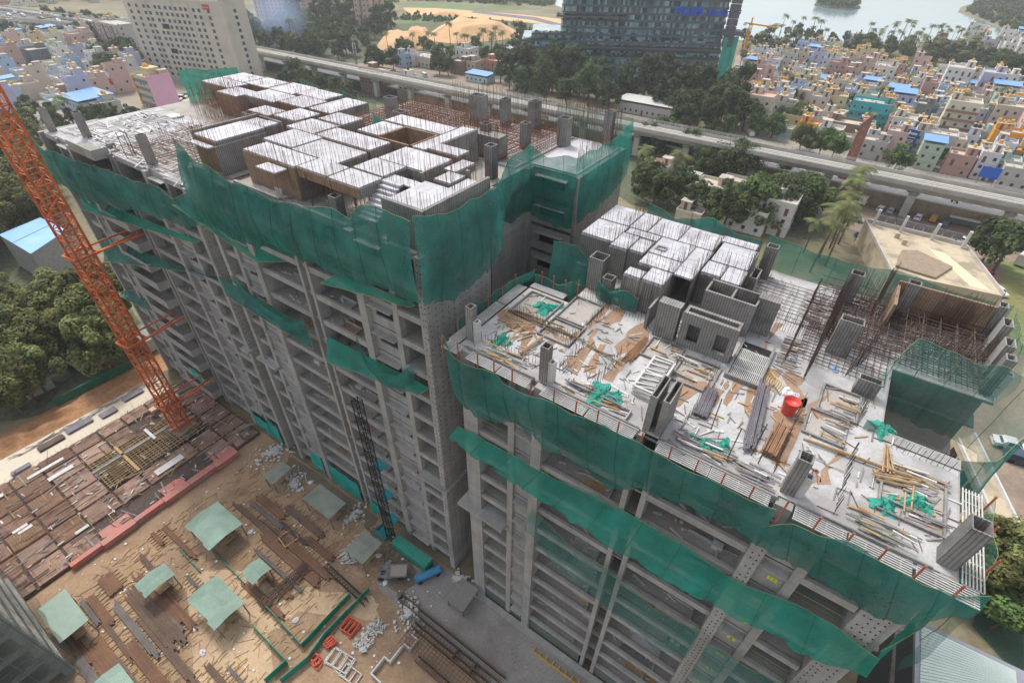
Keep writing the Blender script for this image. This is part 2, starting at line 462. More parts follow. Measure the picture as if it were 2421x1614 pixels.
# ================================================================== far block, nearer unit (A1)
A1 = block_root('apartment_block', 'tall unfinished concrete block with white formwork roof wrapped in green netting', -39.6, 23.2)
fa = Frame(A1, -39.6, 23.2)
offA = (7.6, 8.5, 11.7, 12.3, 15.2, 15.9)
KA = range(12, -3, -1)
facade(fa, -39.6, 23.2, KA, offA, top_extra=0.0)
polyA = [(-53.8, 23.5), (-24.4, 23.5), (-24.4, 31.3), (-27.6, 31.3), (-27.6, 43.5), (-22.2, 43.5), (-22.2, 54), (-53.8, 54)]
slab_set(fa, polyA, KA)
fa.part('light_block_core', MB().prism([(-53.2, 28.4), (-26.0, 28.4), (-26.0, 31.0), (-28.0, 31.0), (-28.0, 53.2), (-53.2, 53.2)], 0, 45.1), M_WALLIN)  # solid inner mass, added to block light and keep the open floors dark
fa.part('end_wall', MB().box(-24.4, -23.7, 22.95, 31.4, 0, 45.16), M_CONC)
fa.part('end_wall', MB().box(-54.5, -53.8, 22.95, 29.0, 0, 45.16), M_CONC)
tie_holes(fa, 'v', -23.7, 23, 31.3, 3, 45)
tie_holes(fa, 'u', 22.95, -24.4, -23.75, 3, 45, .3, .62)
fa.part('recess_wall', MB().box(-28.0, -27.6, 31.4, 43.4, 0, 45.1), M_CONC)
fa.part('ledge', MB().box(-27.4, -23.3, 22.55, 31.5, 16.9, 17.25), M_CONC)
fa.part('ledge', MB().box(-55.2, -51.2, 22.55, 24.0, 19.9, 20.25), M_CONC)
# rear wing seen in the gap between the blocks: front wall with a window and sunshade per storey
zsA = [LV(k) for k in KA]
wp = MB().wall(-27.6, -22.2, 43.5, 43.75, -2.9, 0.0, [(-26.2, -23.4, -1.9, -0.7)])
fa.rep('window_wall', wp, M_CONC, zsA)
fa.rep('sunshade', MB().box(-26.6, -23.0, 42.8, 43.5, -0.66, -0.55), M_CONC, zsA)
fa.rep('window_dark_fill', MB().box(-26.15, -23.45, 43.66, 43.72, -1.88, -0.72), M_DARK, zsA)  # dark plate closes the opening; its colour stands for the shade within
fa.part('end_wall', MB().box(-22.2, -21.9, 43.3, 54, 0, 45.16), M_FORMV)
fa.part('column', MB().box(-27.9, -27.2, 42.6, 43.6, 0, 45.1), M_CONC)
fa.part('column', MB().box(-27.8, -27.0, 36.0, 37.0, 0, 45.1), M_CONC)

# ---- A1: the storey being cast on top (45.16 -> 48.3): white formwork slabs on props and formwork walls
TOPA = 48.3
ZD = LV(-2)
slabsA = [(-53.1, -49.4, 24.0, 29.0), (-53.0, -51.3, 29.02, 30.7), (-51.25, -49.7, 29.1, 31.1), (-52.4, -49.25, 23.0, 23.6), (-46.8, -42.6, 27.1, 30.6), (-45.8, -38.7, 24.4, 26.75),
          (-42.1, -39.5, 23.0, 24.2), (-48.5, -44.1, 30.9, 34.0), (-42.5, -36.5, 27.0, 30.4), (-38.5, -34.8, 24.6, 26.9), (-34.6, -31.0, 24.5, 26.9), (-34.7, -31.2, 27.2, 29.8),
          (-34.7, -29.3, 30.0, 33.5), (-31.1, -27.9, 27.3, 28.4), (-27.8, -24.0, 24.2, 28.5), (-25.7, -24.0, 28.8, 31.2), (-28.0, -26.3, 29.7, 31.6), (-28.9, -27.6, 31.9, 34.5),
          (-42.0, -34.4, 38.0, 40.4), (-34.3, -32.8, 33.9, 41.2), (-32.7, -29.3, 34.3, 35.9), (-43.9, -36.6, 30.8, 33.4), (-41.9, -39.0, 34.2, 37.6), (-47.9, -44.2, 34.3, 37.0)]
low = {3: -0.35, 6: -0.4, 8: -.12, 17: -0.3, 16: -0.25, 15: -0.2, 13: -0.25}
for i, (a, b, c_, d_) in enumerate(slabsA):
    dz = low.get(i, rnd(-.10, .0))
    fa.part('formwork_slab', MB().box(a, b, c_, d_, TOPA - 0.12 + dz, TOPA + dz), M_WHITE)
    # panel joints of the slab formwork: thin raised battens
    jb = MB()
    n = max(1, round((b - a) / 1.2))
    for q in range(1, n): jb.box(a + (b - a) * q / n - .012, a + (b - a) * q / n + .012, c_ + .03, d_ - .03, TOPA + dz, TOPA + dz + .012)
    if len(jb.v): stuff(fa.part('panel_joints', jb, M_GREYW))
    # side forms hanging from the slab edge
    if (d_ - c_) > 1.5:
        fa.part('formwork_wall', MB().box(a - .06, b + .06, c_ - .1, c_ - .01, ZD + (.02 if random.random() < .22 else 2.2), TOPA + dz - .13), random.choice((M_RUSTF, M_RUSTF, M_FORM)))
        fa.part('formwork_wall', MB().box(b + .01, b + .1, c_, d_, ZD + (.02 if random.random() < .3 else 2.2), TOPA + dz - .13), M_FORMV)
        pp = MB()
        for _ in range(int((b - a) * (d_ - c_) * .9)):
            x_, y_ = rnd(a + .1, b - .1), rnd(c_ + .05, d_ - .05); pp.tube((x_, y_, ZD + .01), (x_, y_, TOPA + dz - .13), .045, 4, caps=False)
        if len(pp.v): stuff(fa.part('slab_props', pp, random.choice((M_REBAR, M_STEEL, M_POLE))))
for (a, b, c_, d_, zt) in [(-24.05, -23.75, 24.0, 31.6, 48.55), (-27.9, -23.8, 23.8, 24.1, 48.5), (-32.75, -32.6, 36.2, 41.4, 48.2), (-53.6, -53.3, 24, 31, 48.5), (-49.3, -49.1, 23.6, 29, 47.9),
                           (-36.0, -30.5, 42.0, 43.6, 47.6), (-53.0, -49.4, 30.9, 31.1, 48.4), (-44.3, -44.0, 31, 34, 48.3), (-28.9, -28.7, 29.0, 31.8, 48.5), (-26.3, -26.0, 31.6, 31.9, 48.5)]:
    fa.part('formwork_wall', MB().box(a, b, c_, d_, ZD + .01, zt), M_FORMV if (b - a) < (d_ - c_) else M_FORM)
# stair flight of white treads
for i in range(9):
    fa.part('stair_step', MB().box(-31.0, -29.0, 23.9 + i * .36, 24.3 + i * .36, 46.0 + i * .24, 46.2 + i * .24), M_WHITE)
# stair/lift void lining, steel boxes of the lift shaft
for (a, b, c_, d_) in [(-38.9, -38.7, 34.3, 37.8), (-38.7, -34.6, 37.6, 37.8), (-34.7, -34.5, 34.0, 37.6), (-38.6, -34.8, 33.8, 34.0)]:
    fa.part('shaft_wall', MB().box(a, b, c_, d_, ZD + .02, TOPA - .05), M_RUSTF)
for (u, v, w_, d_, zt) in [(-48.4, 44.0, 1.3, 1.0, 48.4), (-44.0, 41.0, 1.4, 1.0, 48.2), (-33.6, 43.0, .9, .9, 48.3), (-31.0, 46.5, .9, .9, 48.0), (-41.0, 50.6, 1.8, 1.2, 48.5), (-37.2, 51.5, .8, 1.2, 48.4), (-33.6, 52.0, 1.0, 1.4, 48.6),
                             (-28.4, 50.0, 1.2, 1.0, 48.2), (-29.2, 38.0, .9, .9, 48.3), (-50.6, 33.0, 1.6, 1.2, 47.6), (-24.6, 53.3, 1.0, .7, 48.8), (-33.9, 23.6, .9, .8, 47.2)]:
    mb = MB(); hollow_col(mb, u, u + w_, v, v + d_, ZD + .01, zt)
    fa.part('formed_column', mb, M_FORM)
# rebar mats lying on the rear deck, rods standing over slab edges and walls
fa.part('formwork_slab', MB().box(-42.0, -28.2, 41.6, 53.6, ZD + .02, ZD + .14), M_WHITE)
fa.part('formwork_slab', MB().box(-27.5, -22.4, 43.8, 53.6, ZD + .02, ZD + .14), M_WHITE)
fa.part('formwork_slab', MB().box(-53.2, -42.2, 34.6, 53.4, ZD + .02, ZD + .12), M_DECK)
mb = MB()
mesh_mat(mb, -42, -28.3, 41.8, 53.4, ZD + .35, .42, .045)
mesh_mat(mb, -42, -30.0, 42.2, 53.4, ZD + .75, .8, .05)
mesh_mat(mb, -53, -42.4, 35, 53.2, ZD + .3, .42, .05)
mesh_mat(mb, -52, -43, 36, 53.2, ZD + .9, .8, .05)
stuff(fa.part('rebar_mat', mb, M_REBAR))
mb = MB()
for (a, b, c_, d_) in slabsA:
    st = .34
    rebar_field(mb, line_pts(a, c_ - .05, b, c_ - .05, ZD + 1.0, st), (3.0, 3.9), .028)
    rebar_field(mb, line_pts(b + .06, c_, b + .06, d_, ZD + 1.0, st), (2.8, 3.7), .024)
    if random.random() < .6: rebar_field(mb, line_pts(a, d_ + .06, b, d_ + .06, ZD + 1.5, .4), (2.4, 3.2), .028)
for (u0, v0, u1, v1, h) in [(-42, 53.6, -24, 54, (2.5, 4.2)), (-36, 42, -30.5, 42, (3.2, 4)), (-36, 43.6, -30.5, 43.6, (3.2, 4)), (-53, 33, -43, 33, (1.5, 3)), (-53, 38, -43, 38, (1.5, 3)), (-48, 45, -40, 52, (1.5, 3.6)),
                            (-30, 53.2, -22.5, 53.4, (3.2, 4.6)), (-53.5, 31, -53.5, 40, (1.5, 2.6)), (-46, 53.6, -42, 53.6, (2.5, 3.8)), (-22.6, 44, -22.6, 53, (2, 3.2)), (-28.2, 44, -28.2, 52, (2, 3))]:
    rebar_field(mb, line_pts(u0, v0, u1, v1, ZD, .2), h, .036)
stuff(fa.part('standing_rebar', mb, M_REBAR))

# ================================================================== far block, far unit (A2)
A2 = block_root('apartment_block', 'long unfinished concrete block with open balconies behind the orange crane mast', -73.9, 23.2)
fb = Frame(A2, -73.9, 23.2)
offA2 = (7.6, 8.4, 11.7, 12.3, 15.2, 15.9)
KA2 = range(12, -2, -1)
facade(fb, -73.9, 23.2, KA2, offA2, left_forward=1.3, balcony_left=True)
polyA2 = [(-90.2, 22.2), (-81.6, 22.2), (-81.6, 23.5), (-57.4, 23.5), (-57.4, 50.8), (-90.2, 50.8)]
slab_set(fb, polyA2, KA2)
fb.part('light_block_core', MB().box(-89.6, -58.0, 28.4, 50.2, 0, 42.0), M_WALLIN)  # inner mass added so that no light passes through the storeys
fb.part('end_wall', MB().box(-57.9, -57.2, 22.95, 36.0, 0, 42.08), M_CONC)
fb.part('end_wall', MB().box(-90.7, -90.1, 21.7, 29.0, 0, 42.08), M_CONC)
fb.part('recess_wall', MB().box(-57.1, -54.6, 29.5, 30.0, 0, 45.0), M_CONC)
fb.part('ledge', MB().box(-58.6, -56.8, 22.4, 27.0, 19.9, 20.25), M_CONC)
tie_holes(fb, 'v', -57.2, 23, 30, 3, 42)
# rear half one storey higher: white formwork slabs at 45.16
TOPB = LV(-2)
for (a, b, c_, d_) in [(-86.5, -79.5, 43.0, 46.0), (-86.5, -81, 46.2, 50.0), (-79.2, -74.5, 41.0, 44.2), (-80.8, -75.4, 46.4, 50.3), (-74.3, -68.0, 42.2, 46.0), (-75.0, -69.6, 46.4, 50.8), (-67.8, -62.6, 43.0, 46.8), (-69.3, -63.6, 47.0, 50.4), (-63.0, -58.8, 38.8, 42.6), (-62.2, -58.0, 43.4, 49.8), (-67.6, -63.4, 38.2, 40.8)]:
    fb.part('formwork_slab', MB().box(a, b, c_, d_, TOPB - .12, TOPB + rnd(-.06, .02)), M_WHITE)
    fb.part('formwork_wall', MB().box(a, b, c_ - .1, c_ - .01, 42.1 if random.random() < .4 else 44.2, TOPB - .14), random.choice((M_RUSTF, M_FORM)))
    pp = MB()
    for _ in range(int((b - a) * (d_ - c_) * .7)):
        x_, y_ = rnd(a + .1, b - .1), rnd(c_ + .05, d_ - .05); pp.tube((x_, y_, 42.1), (x_, y_, TOPB - .13), .045, 4, caps=False)
    stuff(fb.part('slab_props', pp, M_REBAR))
    fb.part('formwork_wall', MB().box(b + .01, b + .09, c_, d_, 42.1, TOPB - .14), M_FORMV)
for (u, v, w_, d_, zt) in [(-60.5, 33.2, 1.6, 1.3, 45.3), (-83.5, 24.2, .9, .8, 45.2), (-66.8, 24.0, .7, .9, 45.6), (-58.4, 24.0, .7, .8, 45.4), (-89.5, 22.6, .7, .8, 45.0), (-66.5, 36.6, 1.4, 1.2, 45.3)]:
    mb = MB(); hollow_col(mb, u, u + w_, v, v + d_, 42.09, zt)
    fb.part('formed_column', mb, M_FORM)
mb = MB()
mesh_mat(mb, -76, -58.5, 24.4, 37, 42.35, .7, .035)
mesh_mat(mb, -74, -58.5, 25, 30, 42.6, .9, .04)
stuff(fb.part('rebar_mat', mb, M_REBAR))
mb = MB()
for _ in range(44):
    u0, v0 = rnd(-86, -58.5), rnd(37, 50.5)
    L = rnd(3, 7)
    if random.random() < .5: pts = line_pts(u0, v0, min(-58, u0 + L), v0, 42.1, .24)
    else: pts = line_pts(u0, v0, u0, min(50.6, v0 + L), 42.1, .24)
    rebar_field(mb, pts, (2.6, 4.6), .028)
for v0 in (30, 33, 36.5): rebar_field(mb, line_pts(-76, v0, -58.5, v0, 42.1, .3), (.9, 2.6), .028)
rebar_field(mb, line_pts(-58.0, 30, -58.0, 50, 42.1, .25), (2.5, 4.2), .03)
stuff(fb.part('standing_rebar', mb, M_REBAR))
fb.part('deck_topping', MB().prism([(-90.0, 22.4), (-81.5, 22.4), (-81.5, 23.7), (-57.6, 23.7), (-57.6, 37), (-90.0, 37)], 42.082, 42.1), M_DECK)
# white form panels on the front deck
for _ in range(90):
    u, v = rnd(-89, -60), rnd(24.2, 36); s_ = rnd(.5, 1.5)
    fb.part('form_panel', MB().box(u, u + s_ * 1.6, v, v + s_, 42.105, 42.14 + rnd(0, .12)), M_WHITE if random.random() < .8 else M_GREYW)
mb = MB()
for _ in range(420):
    u, v = rnd(-89, -59), rnd(23.6, 35); l, a = rnd(.8, 3), random.choice((0, 0, 1.57, rnd(-1, 1)))
    mb.bar((u, v, 42.15 + rnd(0, .3)), (min(-58, u + l * math.cos(a)), v + l * math.sin(a), 42.15 + rnd(0, .3)), rnd(.06, .16), .07)
stuff(fb.part('loose_timber', mb, M_GREYW))
# ================================================================== nearer block (B)
B = block_root('apartment_block', 'nearer unfinished concrete block with a cluttered open casting deck', -4.6, 22.5)
fB = Frame(B, -4.6, 22.5)
offB = (7.6, 8.5, 10.3, 10.9, 13.9, 15.1)
KB = range(12, -1, -1)
facade(fB, -4.6, 22.5, KB, offB, lift=.7, win=(-1.3, -.52), shade=-.48)
polyB = [(-20.3, 22.8), (11.6, 22.8), (11.6, 31), (7.4, 31), (7.4, 39.2), (13.5, 39.2), (13.5, 48.6), (-4.5, 48.6), (-4.5, 47.0), (-19, 47.0), (-19, 38.9), (-16.2, 38.9), (-16.2, 32.6), (-20.3, 32.6)]
slab_set(fB, polyB, KB, lift=.7)
fB.part('light_block_core', MB().prism([(-19.4, 27.6), (-15.8, 27.6), (10.4, 27.6), (10.4, 30.5), (7.0, 30.5), (7.0, 39.4), (13, 39.4), (13, 48), (-5, 48), (-5, 46.6), (-18.6, 46.6), (-18.6, 39.2), (-15.8, 39.2), (-15.8, 32.2), (-19.4, 32.2)], 0, 38.7), M_WALLIN)  # solid mass added behind the front rooms to shut the light out
for (a, b) in ((-20.0, -18.5), (9.4, 10.8)):
    fB.part('corner_column', MB().box(a, b, 22.4, 24.6, 0, 39.0), M_CONC)
fB.part('end_wall', MB().box(10.85, 11.3, 22.6, 30.9, 0, 38.8), M_CONC)
fB.part('end_wall', MB().box(-20.3, -20.02, 24.0, 32.4, 0, 38.8), M_CONC)
tie_holes(fB, 'u', 22.4, 9.4, 10.8, 12, 38, .35, .55)
tie_holes(fB, 'u', 22.25, 3.0, 3.9, 12, 38, .35, .55)
fB.part('ledge', MB().box(-20.9, -15.5, 21.6, 24.0, 18.6, 18.95), M_CONC)
# corrugated hoarding that closes the ground floor bays
M_HOARD = mat('grey_green_hoarding', '#5f6b62', 0.7, 0.15, 0.5, 0.1, 6.0, stripe=('X', 3.0, 0.35, 0.5))
for (a, b) in ((-18.4, -15.6), (-15.0, -13.3), (-12.2, -5.7), (-3.9, 2.8)):
    fB.part('hoarding', MB().box(a, b, 22.6, 22.66, 0.1, 2.1), M_HOARD)
fB.part('plinth', MB().box(-20.5, 11.5, 21.7, 22.35, 0.0, 0.45), M_CONC)
# storey numbers painted on lime plates, each plate a piece of the wall
SEG = {'1': [((.5, 0), (.5, 1)), ((.25, .8), (.5, 1))], '5': [((.9, 1), (.15, 1)), ((.15, 1), (.15, .55)), ((.15, .55), (.85, .55)), ((.85, .55), (.85, 0)), ((.85, 0), (.1, 0))],
       '6': [((.85, 1), (.15, 1)), ((.15, 1), (.15, 0)), ((.15, 0), (.85, 0)), ((.85, 0), (.85, .5)), ((.85, .5), (.15, .5))], '7': [((.1, 1), (.9, 1)), ((.9, 1), (.4, 0))],
       '8': [((.15, 0), (.15, 1)), ((.85, 0), (.85, 1)), ((.15, 1), (.85, 1)), ((.15, .5), (.85, .5)), ((.15, 0), (.85, 0))], '9': [((.15, .5), (.15, 1)), ((.85, 0), (.85, 1)), ((.15, 1), (.85, 1)), ((.15, .5), (.85, .5)), ((.15, 0), (.85, 0))],
       '0': [((.15, 0), (.15, 1)), ((.85, 0), (.85, 1)), ((.15, 1), (.85, 1)), ((.15, 0), (.85, 0))], '4': [((.15, 1), (.15, .45)), ((.15, .45), (.9, .45)), ((.7, 1), (.7, 0))], '3': [((.85, 0), (.85, 1)), ((.15, 1), (.85, 1)), ((.15, .5), (.85, .5)), ((.15, 0), (.85, 0))]}
def number_plate(txt, u, z, fr=fB, v=22.8):
    o = fr.part('number_plate', MB().box(u, u + .62, v - .012, v - .002, z, z + .42), M_YSIGN)
    mb = MB(); n = len(txt)
    for i, ch in enumerate(txt):
        x0 = u + .31 + (i - n / 2) * .22 + .03
        for (p, q) in SEG[ch]:
            mb.bar((x0 + p[0] * .15, v - .02, z + .08 + p[1] * .26), (x0 + q[0] * .15, v - .02, z + .08 + q[1] * .26), .045, .012)
    d = fr.part('numeral', mb, M_BLACK)
    return o
for i, t in enumerate(('11', '10', '9', '8', '7', '6', '5', '4', '3')):
    number_plate(t, 4.75, 31.5 - STOREY * i)

# ---- casting deck at 39: white dusty boards, kerbs of beams
ZB = 39.0
fB.part('deck_topping', MB().prism([(-20.2, 22.9), (11.5, 22.9), (11.5, 30.9), (7.3, 30.9), (7.3, 39.3), (13.4, 39.3), (13.4, 48.4), (-4.4, 48.4), (-4.4, 38.6), (-9.5, 34.9), (-12, 34.9), (-16.1, 34.9), (-16.1, 32.5), (-20.2, 32.5)], ZB + .002, ZB + .03), M_DECK)
# sunken bays with grey screed and raised kerbs
for (a, b, c_, d_) in [(-19.6, -16.6, 28.8, 32.0), (-16.0, -13.4, 27.4, 29.8), (-16.0, -13.6, 30.2, 33.6), (-8.4, -6.0, 29.8, 32.2), (-5.6, -3.0, 28.6, 31.6), (3.6, 5.8, 31.5, 34.3), (3.2, 5.4, 28.8, 31.2), (7.8, 10.8, 25.2, 29.2)]:
    o = fB.part('sunken_bay', MB().box(a, b, c_, d_, ZB + .032, ZB + .045), M_SLAB)
    kb = MB().box(a - .12, b + .12, c_ - .12, c_, ZB + .031, ZB + .22).box(a - .12, b + .12, d_, d_ + .12, ZB + .031, ZB + .22).box(a - .12, a, c_, d_, ZB + .031, ZB + .22).box(b, b + .12, c_, d_, ZB + .031, ZB + .22)
    fB.part('bay_kerb', kb, M_CONC2)
# white formwork slabs of the next storey at 42.1, each laid from separate panels
TB = 42.08
slabsB = [(-19.0, -15.9, 39.3, 42.75), (-19.0, -16.0, 42.95, 46.6), (-15.85, -14.2, 42.95, 46.6), (-14.05, -11.25, 43.0, 46.5), (-15.8, -14.25, 38.7, 41.5), (-15.7, -12.7, 41.7, 42.8), (-12.55, -9.45, 39.5, 42.8), (-11.15, -8.0, 43.0, 46.4), (-9.4, -7.9, 37.3, 42.8), (-12.5, -9.45, 37.4, 39.35), (-12.75, -11.35, 35.0, 36.2), (-11.2, -9.5, 35.1, 37.2),
          (-7.65, -4.6, 41.4, 45.2), (-7.7, -6.15, 39.1, 41.2), (-6.0, -4.5, 38.7, 41.2), (-8.0, -4.9, 45.4, 46.6), (-14.1, -12.8, 39.0, 41.4)]
for i, (a, b, c_, d_) in enumerate(slabsB):
    dz = rnd(-.06, .02)
    nu, nv = max(1, round((b - a) / 1.1)), max(1, round((d_ - c_) / .75))
    slab = fB.part('formwork_slab', MB().box(a, b, c_, d_, TB - .16 + dz, TB - .05 + dz), M_GREYW)
    du, dv = (b - a) / nu, (d_ - c_) / nv
    pm = MB().box(.012, du - .012, .012, dv - .012, 0, .05).mesh('panel', M_WHITE)
    for p in range(nu):
        for q in range(nv):
            inst('panel', pm, slab, (a + p * du + 4.6, c_ + q * dv - 22.5, TB - .048 + dz + rnd(0, .012)))
    if i not in (7, 8, 12):
        fB.part('formwork_wall', MB().box(a - .05, b + .05, c_ - .12, c_ - .02, ZB + .05, TB + dz - .17), M_FORM)
    fB.part('formwork_wall', MB().box(b + .005, b + .09, c_, d_, ZB + .05, TB + dz + .03), M_FORMV)
# shear walls and lift cores standing in their forms
for (a, b, c_, d_, zt, holes) in [(-8.75, -7.05, 32.6, 33.5, 42.2, []), (-6.75, -2.75, 32.55, 32.85, 42.1, [(-6.2, -5.3, 39.6, 41.2), (-4.1, -3.2, 39.6, 41.2)]), (-6.75, -2.75, 33.4, 33.7, 42.1, []), (-2.75, -1.15, 37.6, 38.6, 42.2, []),
                                 (-6.5, -2.6, 36.5, 36.7, 42.0, []), (-6.5, -2.6, 38.2, 38.4, 42.1, []), (-9.6, -9.4, 33, 35, 41.0, [])]:
    mb = MB().wall(a, b, c_, d_, ZB + .04, zt, holes)
    fB.part('shear_wall_form', mb, M_FORM)
for u in (-6.75, -2.95): fB.part('shear_wall_form', MB().box(u, u + .2, 32.86, 33.39, ZB + .04, 42.1), M_FORMV)
for u in (-6.5, -4.55, -2.7): fB.part('shear_wall_form', MB().box(u, u + .14, 36.72, 38.18, ZB + .04, 42.0), M_FORMV)
for (u, v, w_, d_, zt) in [(-20.25, 23.6, .6, .65, 42.1), (-13.25, 23.0, .62, .65, 42.1), (3.0, 23.2, .75, .8, 42.0), (10.6, 23.4, .85, 1.0, 42.2), (-16.25, 35.6, 1.35, 1.3, 42.1), (-14.4, 34.6, .9, .9, 41.2), (-12.2, 40.2, .9, .7, 42.2),
                             (2.9, 38.4, 1.5, .9, 42.1), (5.2, 34.6, 1.4, .7, 40.4), (12.5, 47.2, .6, .9, 42.2), (12.7, 44.6, .6, 1.2, 42.1), (12.7, 41.8, .6, 1.2, 42.1), (12.6, 39.8, .6, .8, 42.2), (2.6, 46.2, 1.0, .9, 42.0), (-4.3, 46.4, 1.0, .9, 42.2), (-4.2, 40.8, .6, 1.8, 41.9), (6.6, 46.8, .9, .9, 42.2)]:
    mb = MB(); hollow_col(mb, u, u + w_, v, v + d_, ZB + .04, zt)
    fB.part('formed_column', mb, M_FORM)
    if d_ < .9 and w_ < .9:
        mb = MB(); hollow_col(mb, u + w_ + .01, u + w_ + .42, v + .1, v + .6, ZB + .04, zt - 1.2); fB.part('column_clamp', mb, M_GREYW)
# twin column forms by the front edge
for u in (-5.35, -4.55):
    mb = MB(); hollow_col(mb, u, u + .45, 22.95, 25.2, ZB + .04, 42.1); fB.part('formed_column', mb, M_FORMV)
fB.part('formed_column', MB().box(-4.88, -4.57, 23.6, 24.8, ZB + .04, 41.2), M_FORMV)
# slab form beyond on the right, on the rear wing
fB.part('formwork_wall', MB().box(6.0, 12.4, 47.0, 47.2, ZB + .04, 42.1), M_RUSTF)
fB.part('formwork_wall', MB().box(6.0, 6.2, 43.5, 47.0, ZB + .04, 41.8), M_RUSTF)
# grating over the stair well
st = fB.part('stair_dark_fill', MB().box(-2.4, -.4, 31.2, 36.0, ZB + .032, ZB + .05), M_DARK)  # flat dark sheet on the deck; the shade of the well is painted
gb = MB()
for i in range(17): gb.box(-2.35 + i * .12, -2.29 + i * .12, 31.3, 34.9, ZB + .14, ZB + .2)
for q in (31.3, 32.5, 33.7, 34.8): gb.box(-2.4, -.4, q, q + .1, ZB + .07, ZB + .13)
fB.part('stair_grating', gb, M_GREYW)
fB.part('stair_kerb', MB().box(-2.6, -2.41, 31, 36.2, ZB + .031, ZB + .4).box(-.39, -.2, 31, 36.2, ZB + .031, ZB + .4).box(-2.4, -.4, 31.0, 31.19, ZB + .031, ZB + .4), M_CONC2)
# cantilevered grating walkways round the deck and the red oxide poles that carry the net
def walkway(u0, u1, v0, v1, along='u'):
    mb = MB()
    if along == 'u':
        n = 6
        for i in range(n + 1): v = v0 + (v1 - v0) * i / n; mb.box(u0, u1, v - .025, v + .025, ZB + .05, ZB + .12)
        u = u0
        while u < u1: mb.box(u, u + .05, v0, v1, ZB + .0, ZB + .048); u += .8
    else:
        n = 6
        for i in range(n + 1): u = u0 + (u1 - u0) * i / n; mb.box(u - .025, u + .025, v0, v1, ZB + .05, ZB + .12)
        v = v0
        while v < v1: mb.box(u0, u1, v, v + .05, ZB + .0, ZB + .048); v += .8
    fB.part('walkway_grating', mb, M_GREYW)
for (a, b) in ((-21.2, -19.7), (-18.9, -16.2), (-16.1, -13.5), (-12.4, -9.0), (-8.9, -5.5), (-4.0, -.8), (-.7, 2.7), (4.0, 6.6), (6.7, 9.6), (9.8, 12.4)): walkway(a, b, 21.75, 22.65)
for (c_, d_) in ((22.8, 25.5), (25.7, 29.0), (29.2, 32.4)): walkway(-21.3, -20.45, c_, d_, 'v')
for (c_, d_) in ((22.8, 26.0), (26.2, 29.6)): walkway(11.7, 12.6, c_, d_, 'v')
walkway(7.5, 11.6, 31.05, 31.8); walkway(-20.3, -16.9, 32.7, 33.4)
pm = MB().tube((0, 0, -1.0), (0, 0, 1.25), .055, 6).mesh('net_pole', M_POLE)
for u in [-21.0 + 1.62 * i for i in range(21)]: inst('net_pole', pm, B, (u + 4.6 + rnd(-.2, .2), 21.7 - 22.5, ZB + rnd(-.1, .1)))
for v in (24, 26, 28, 30, 32): inst('net_pole', pm, B, (-21.4 + 4.6, v - 22.5, ZB + rnd(0, .3)))
for v in (24.2, 26.4, 28.6): inst('net_pole', pm, B, (12.7 + 4.6, v - 22.5, ZB))
for u in (-19.6, -18.4, -17.2, -16.0): inst('net_pole', pm, B, (u + 4.6, 33.5 - 22.5, ZB + .2))
for (u, v) in ((-13.5, 34.7), (-12.3, 34.5), (-11, 34.6)): inst('net_pole', pm, B, (u + 4.6, v - 22.5, ZB + .4))
# low formwork kerb along the front edge
for (a, b) in ((-19.5, -13.4), (-12.4, -5.5), (-4.0, 2.8), (4.0, 10.4)):
    fB.part('edge_form', MB().box(a, b, 22.68, 22.78, ZB - .45, ZB + .32), M_CONC2)
# sand swept over the deck
def deck_patch(pts, z=ZB + .034):
    poly = [atuv(x, y, ZB) for x, y in pts]
    cu_, cv_ = sum(q_[0] for q_ in poly) / len(poly), sum(q_[1] for q_ in poly) / len(poly)
    poly = [(cu_ + (a - cu_) * 1.14, cv_ + (b - cv_) * 1.14) for a, b in poly]
    n = len(poly); out = []
    for i in range(n):
        p, q = poly[i], poly[(i + 1) % n]
        for t in (0, .33, .66): out.append((p[0] + (q[0] - p[0]) * t + rnd(-.08, .08), p[1] + (q[1] - p[1]) * t + rnd(-.08, .08)))
    fB.part('sand_patch', MB().prism(out, z, z + .012), M_SAND)
Z2 = lambda L: [(1080 + x / 4.9, 640 + y / 4.9) for x, y in L]
Z3 = lambda L: [(1480 + x / 4.9, 640 + y / 4.9) for x, y in L]
Z8 = lambda L: [(1800 + x / 3.787, 800 + y / 3.787) for x, y in L]
for L in ([(490, 520), (600, 470), (760, 560), (880, 640), (910, 700), (850, 760), (790, 880), (720, 870), (760, 740), (640, 700), (560, 620)],
          [(1690, 420), (1760, 400), (1740, 470), (1620, 600), (1500, 700), (1390, 790), (1330, 870), (1290, 860), (1400, 710), (1560, 590)], [(1720, 540), (1860, 440), (1940, 460), (1890, 580), (1740, 620)],
          [(1530, 740), (1620, 700), (1560, 800), (1590, 880), (1480, 1010), (1410, 1170), (1320, 1120), (1290, 1020), (1400, 960), (1500, 870)], [(1660, 870), (1720, 880), (1650, 1000), (1600, 1170), (1490, 1140), (1560, 1020)],
          [(1900, 1020), (1970, 1040), (1900, 1150), (1800, 1280), (1700, 1230), (1800, 1130)], [(1930, 300), (2080, 330), (2130, 420), (2000, 400), (1930, 350)],
          [(2000, 700), (2200, 590), (2200, 800), (2000, 930), (1880, 950), (1850, 870), (1960, 770)], [(1110, 740), (1280, 780), (1240, 830), (1160, 790)], [(1060, 810), (1180, 810), (1080, 890)]): deck_patch(Z2(L))
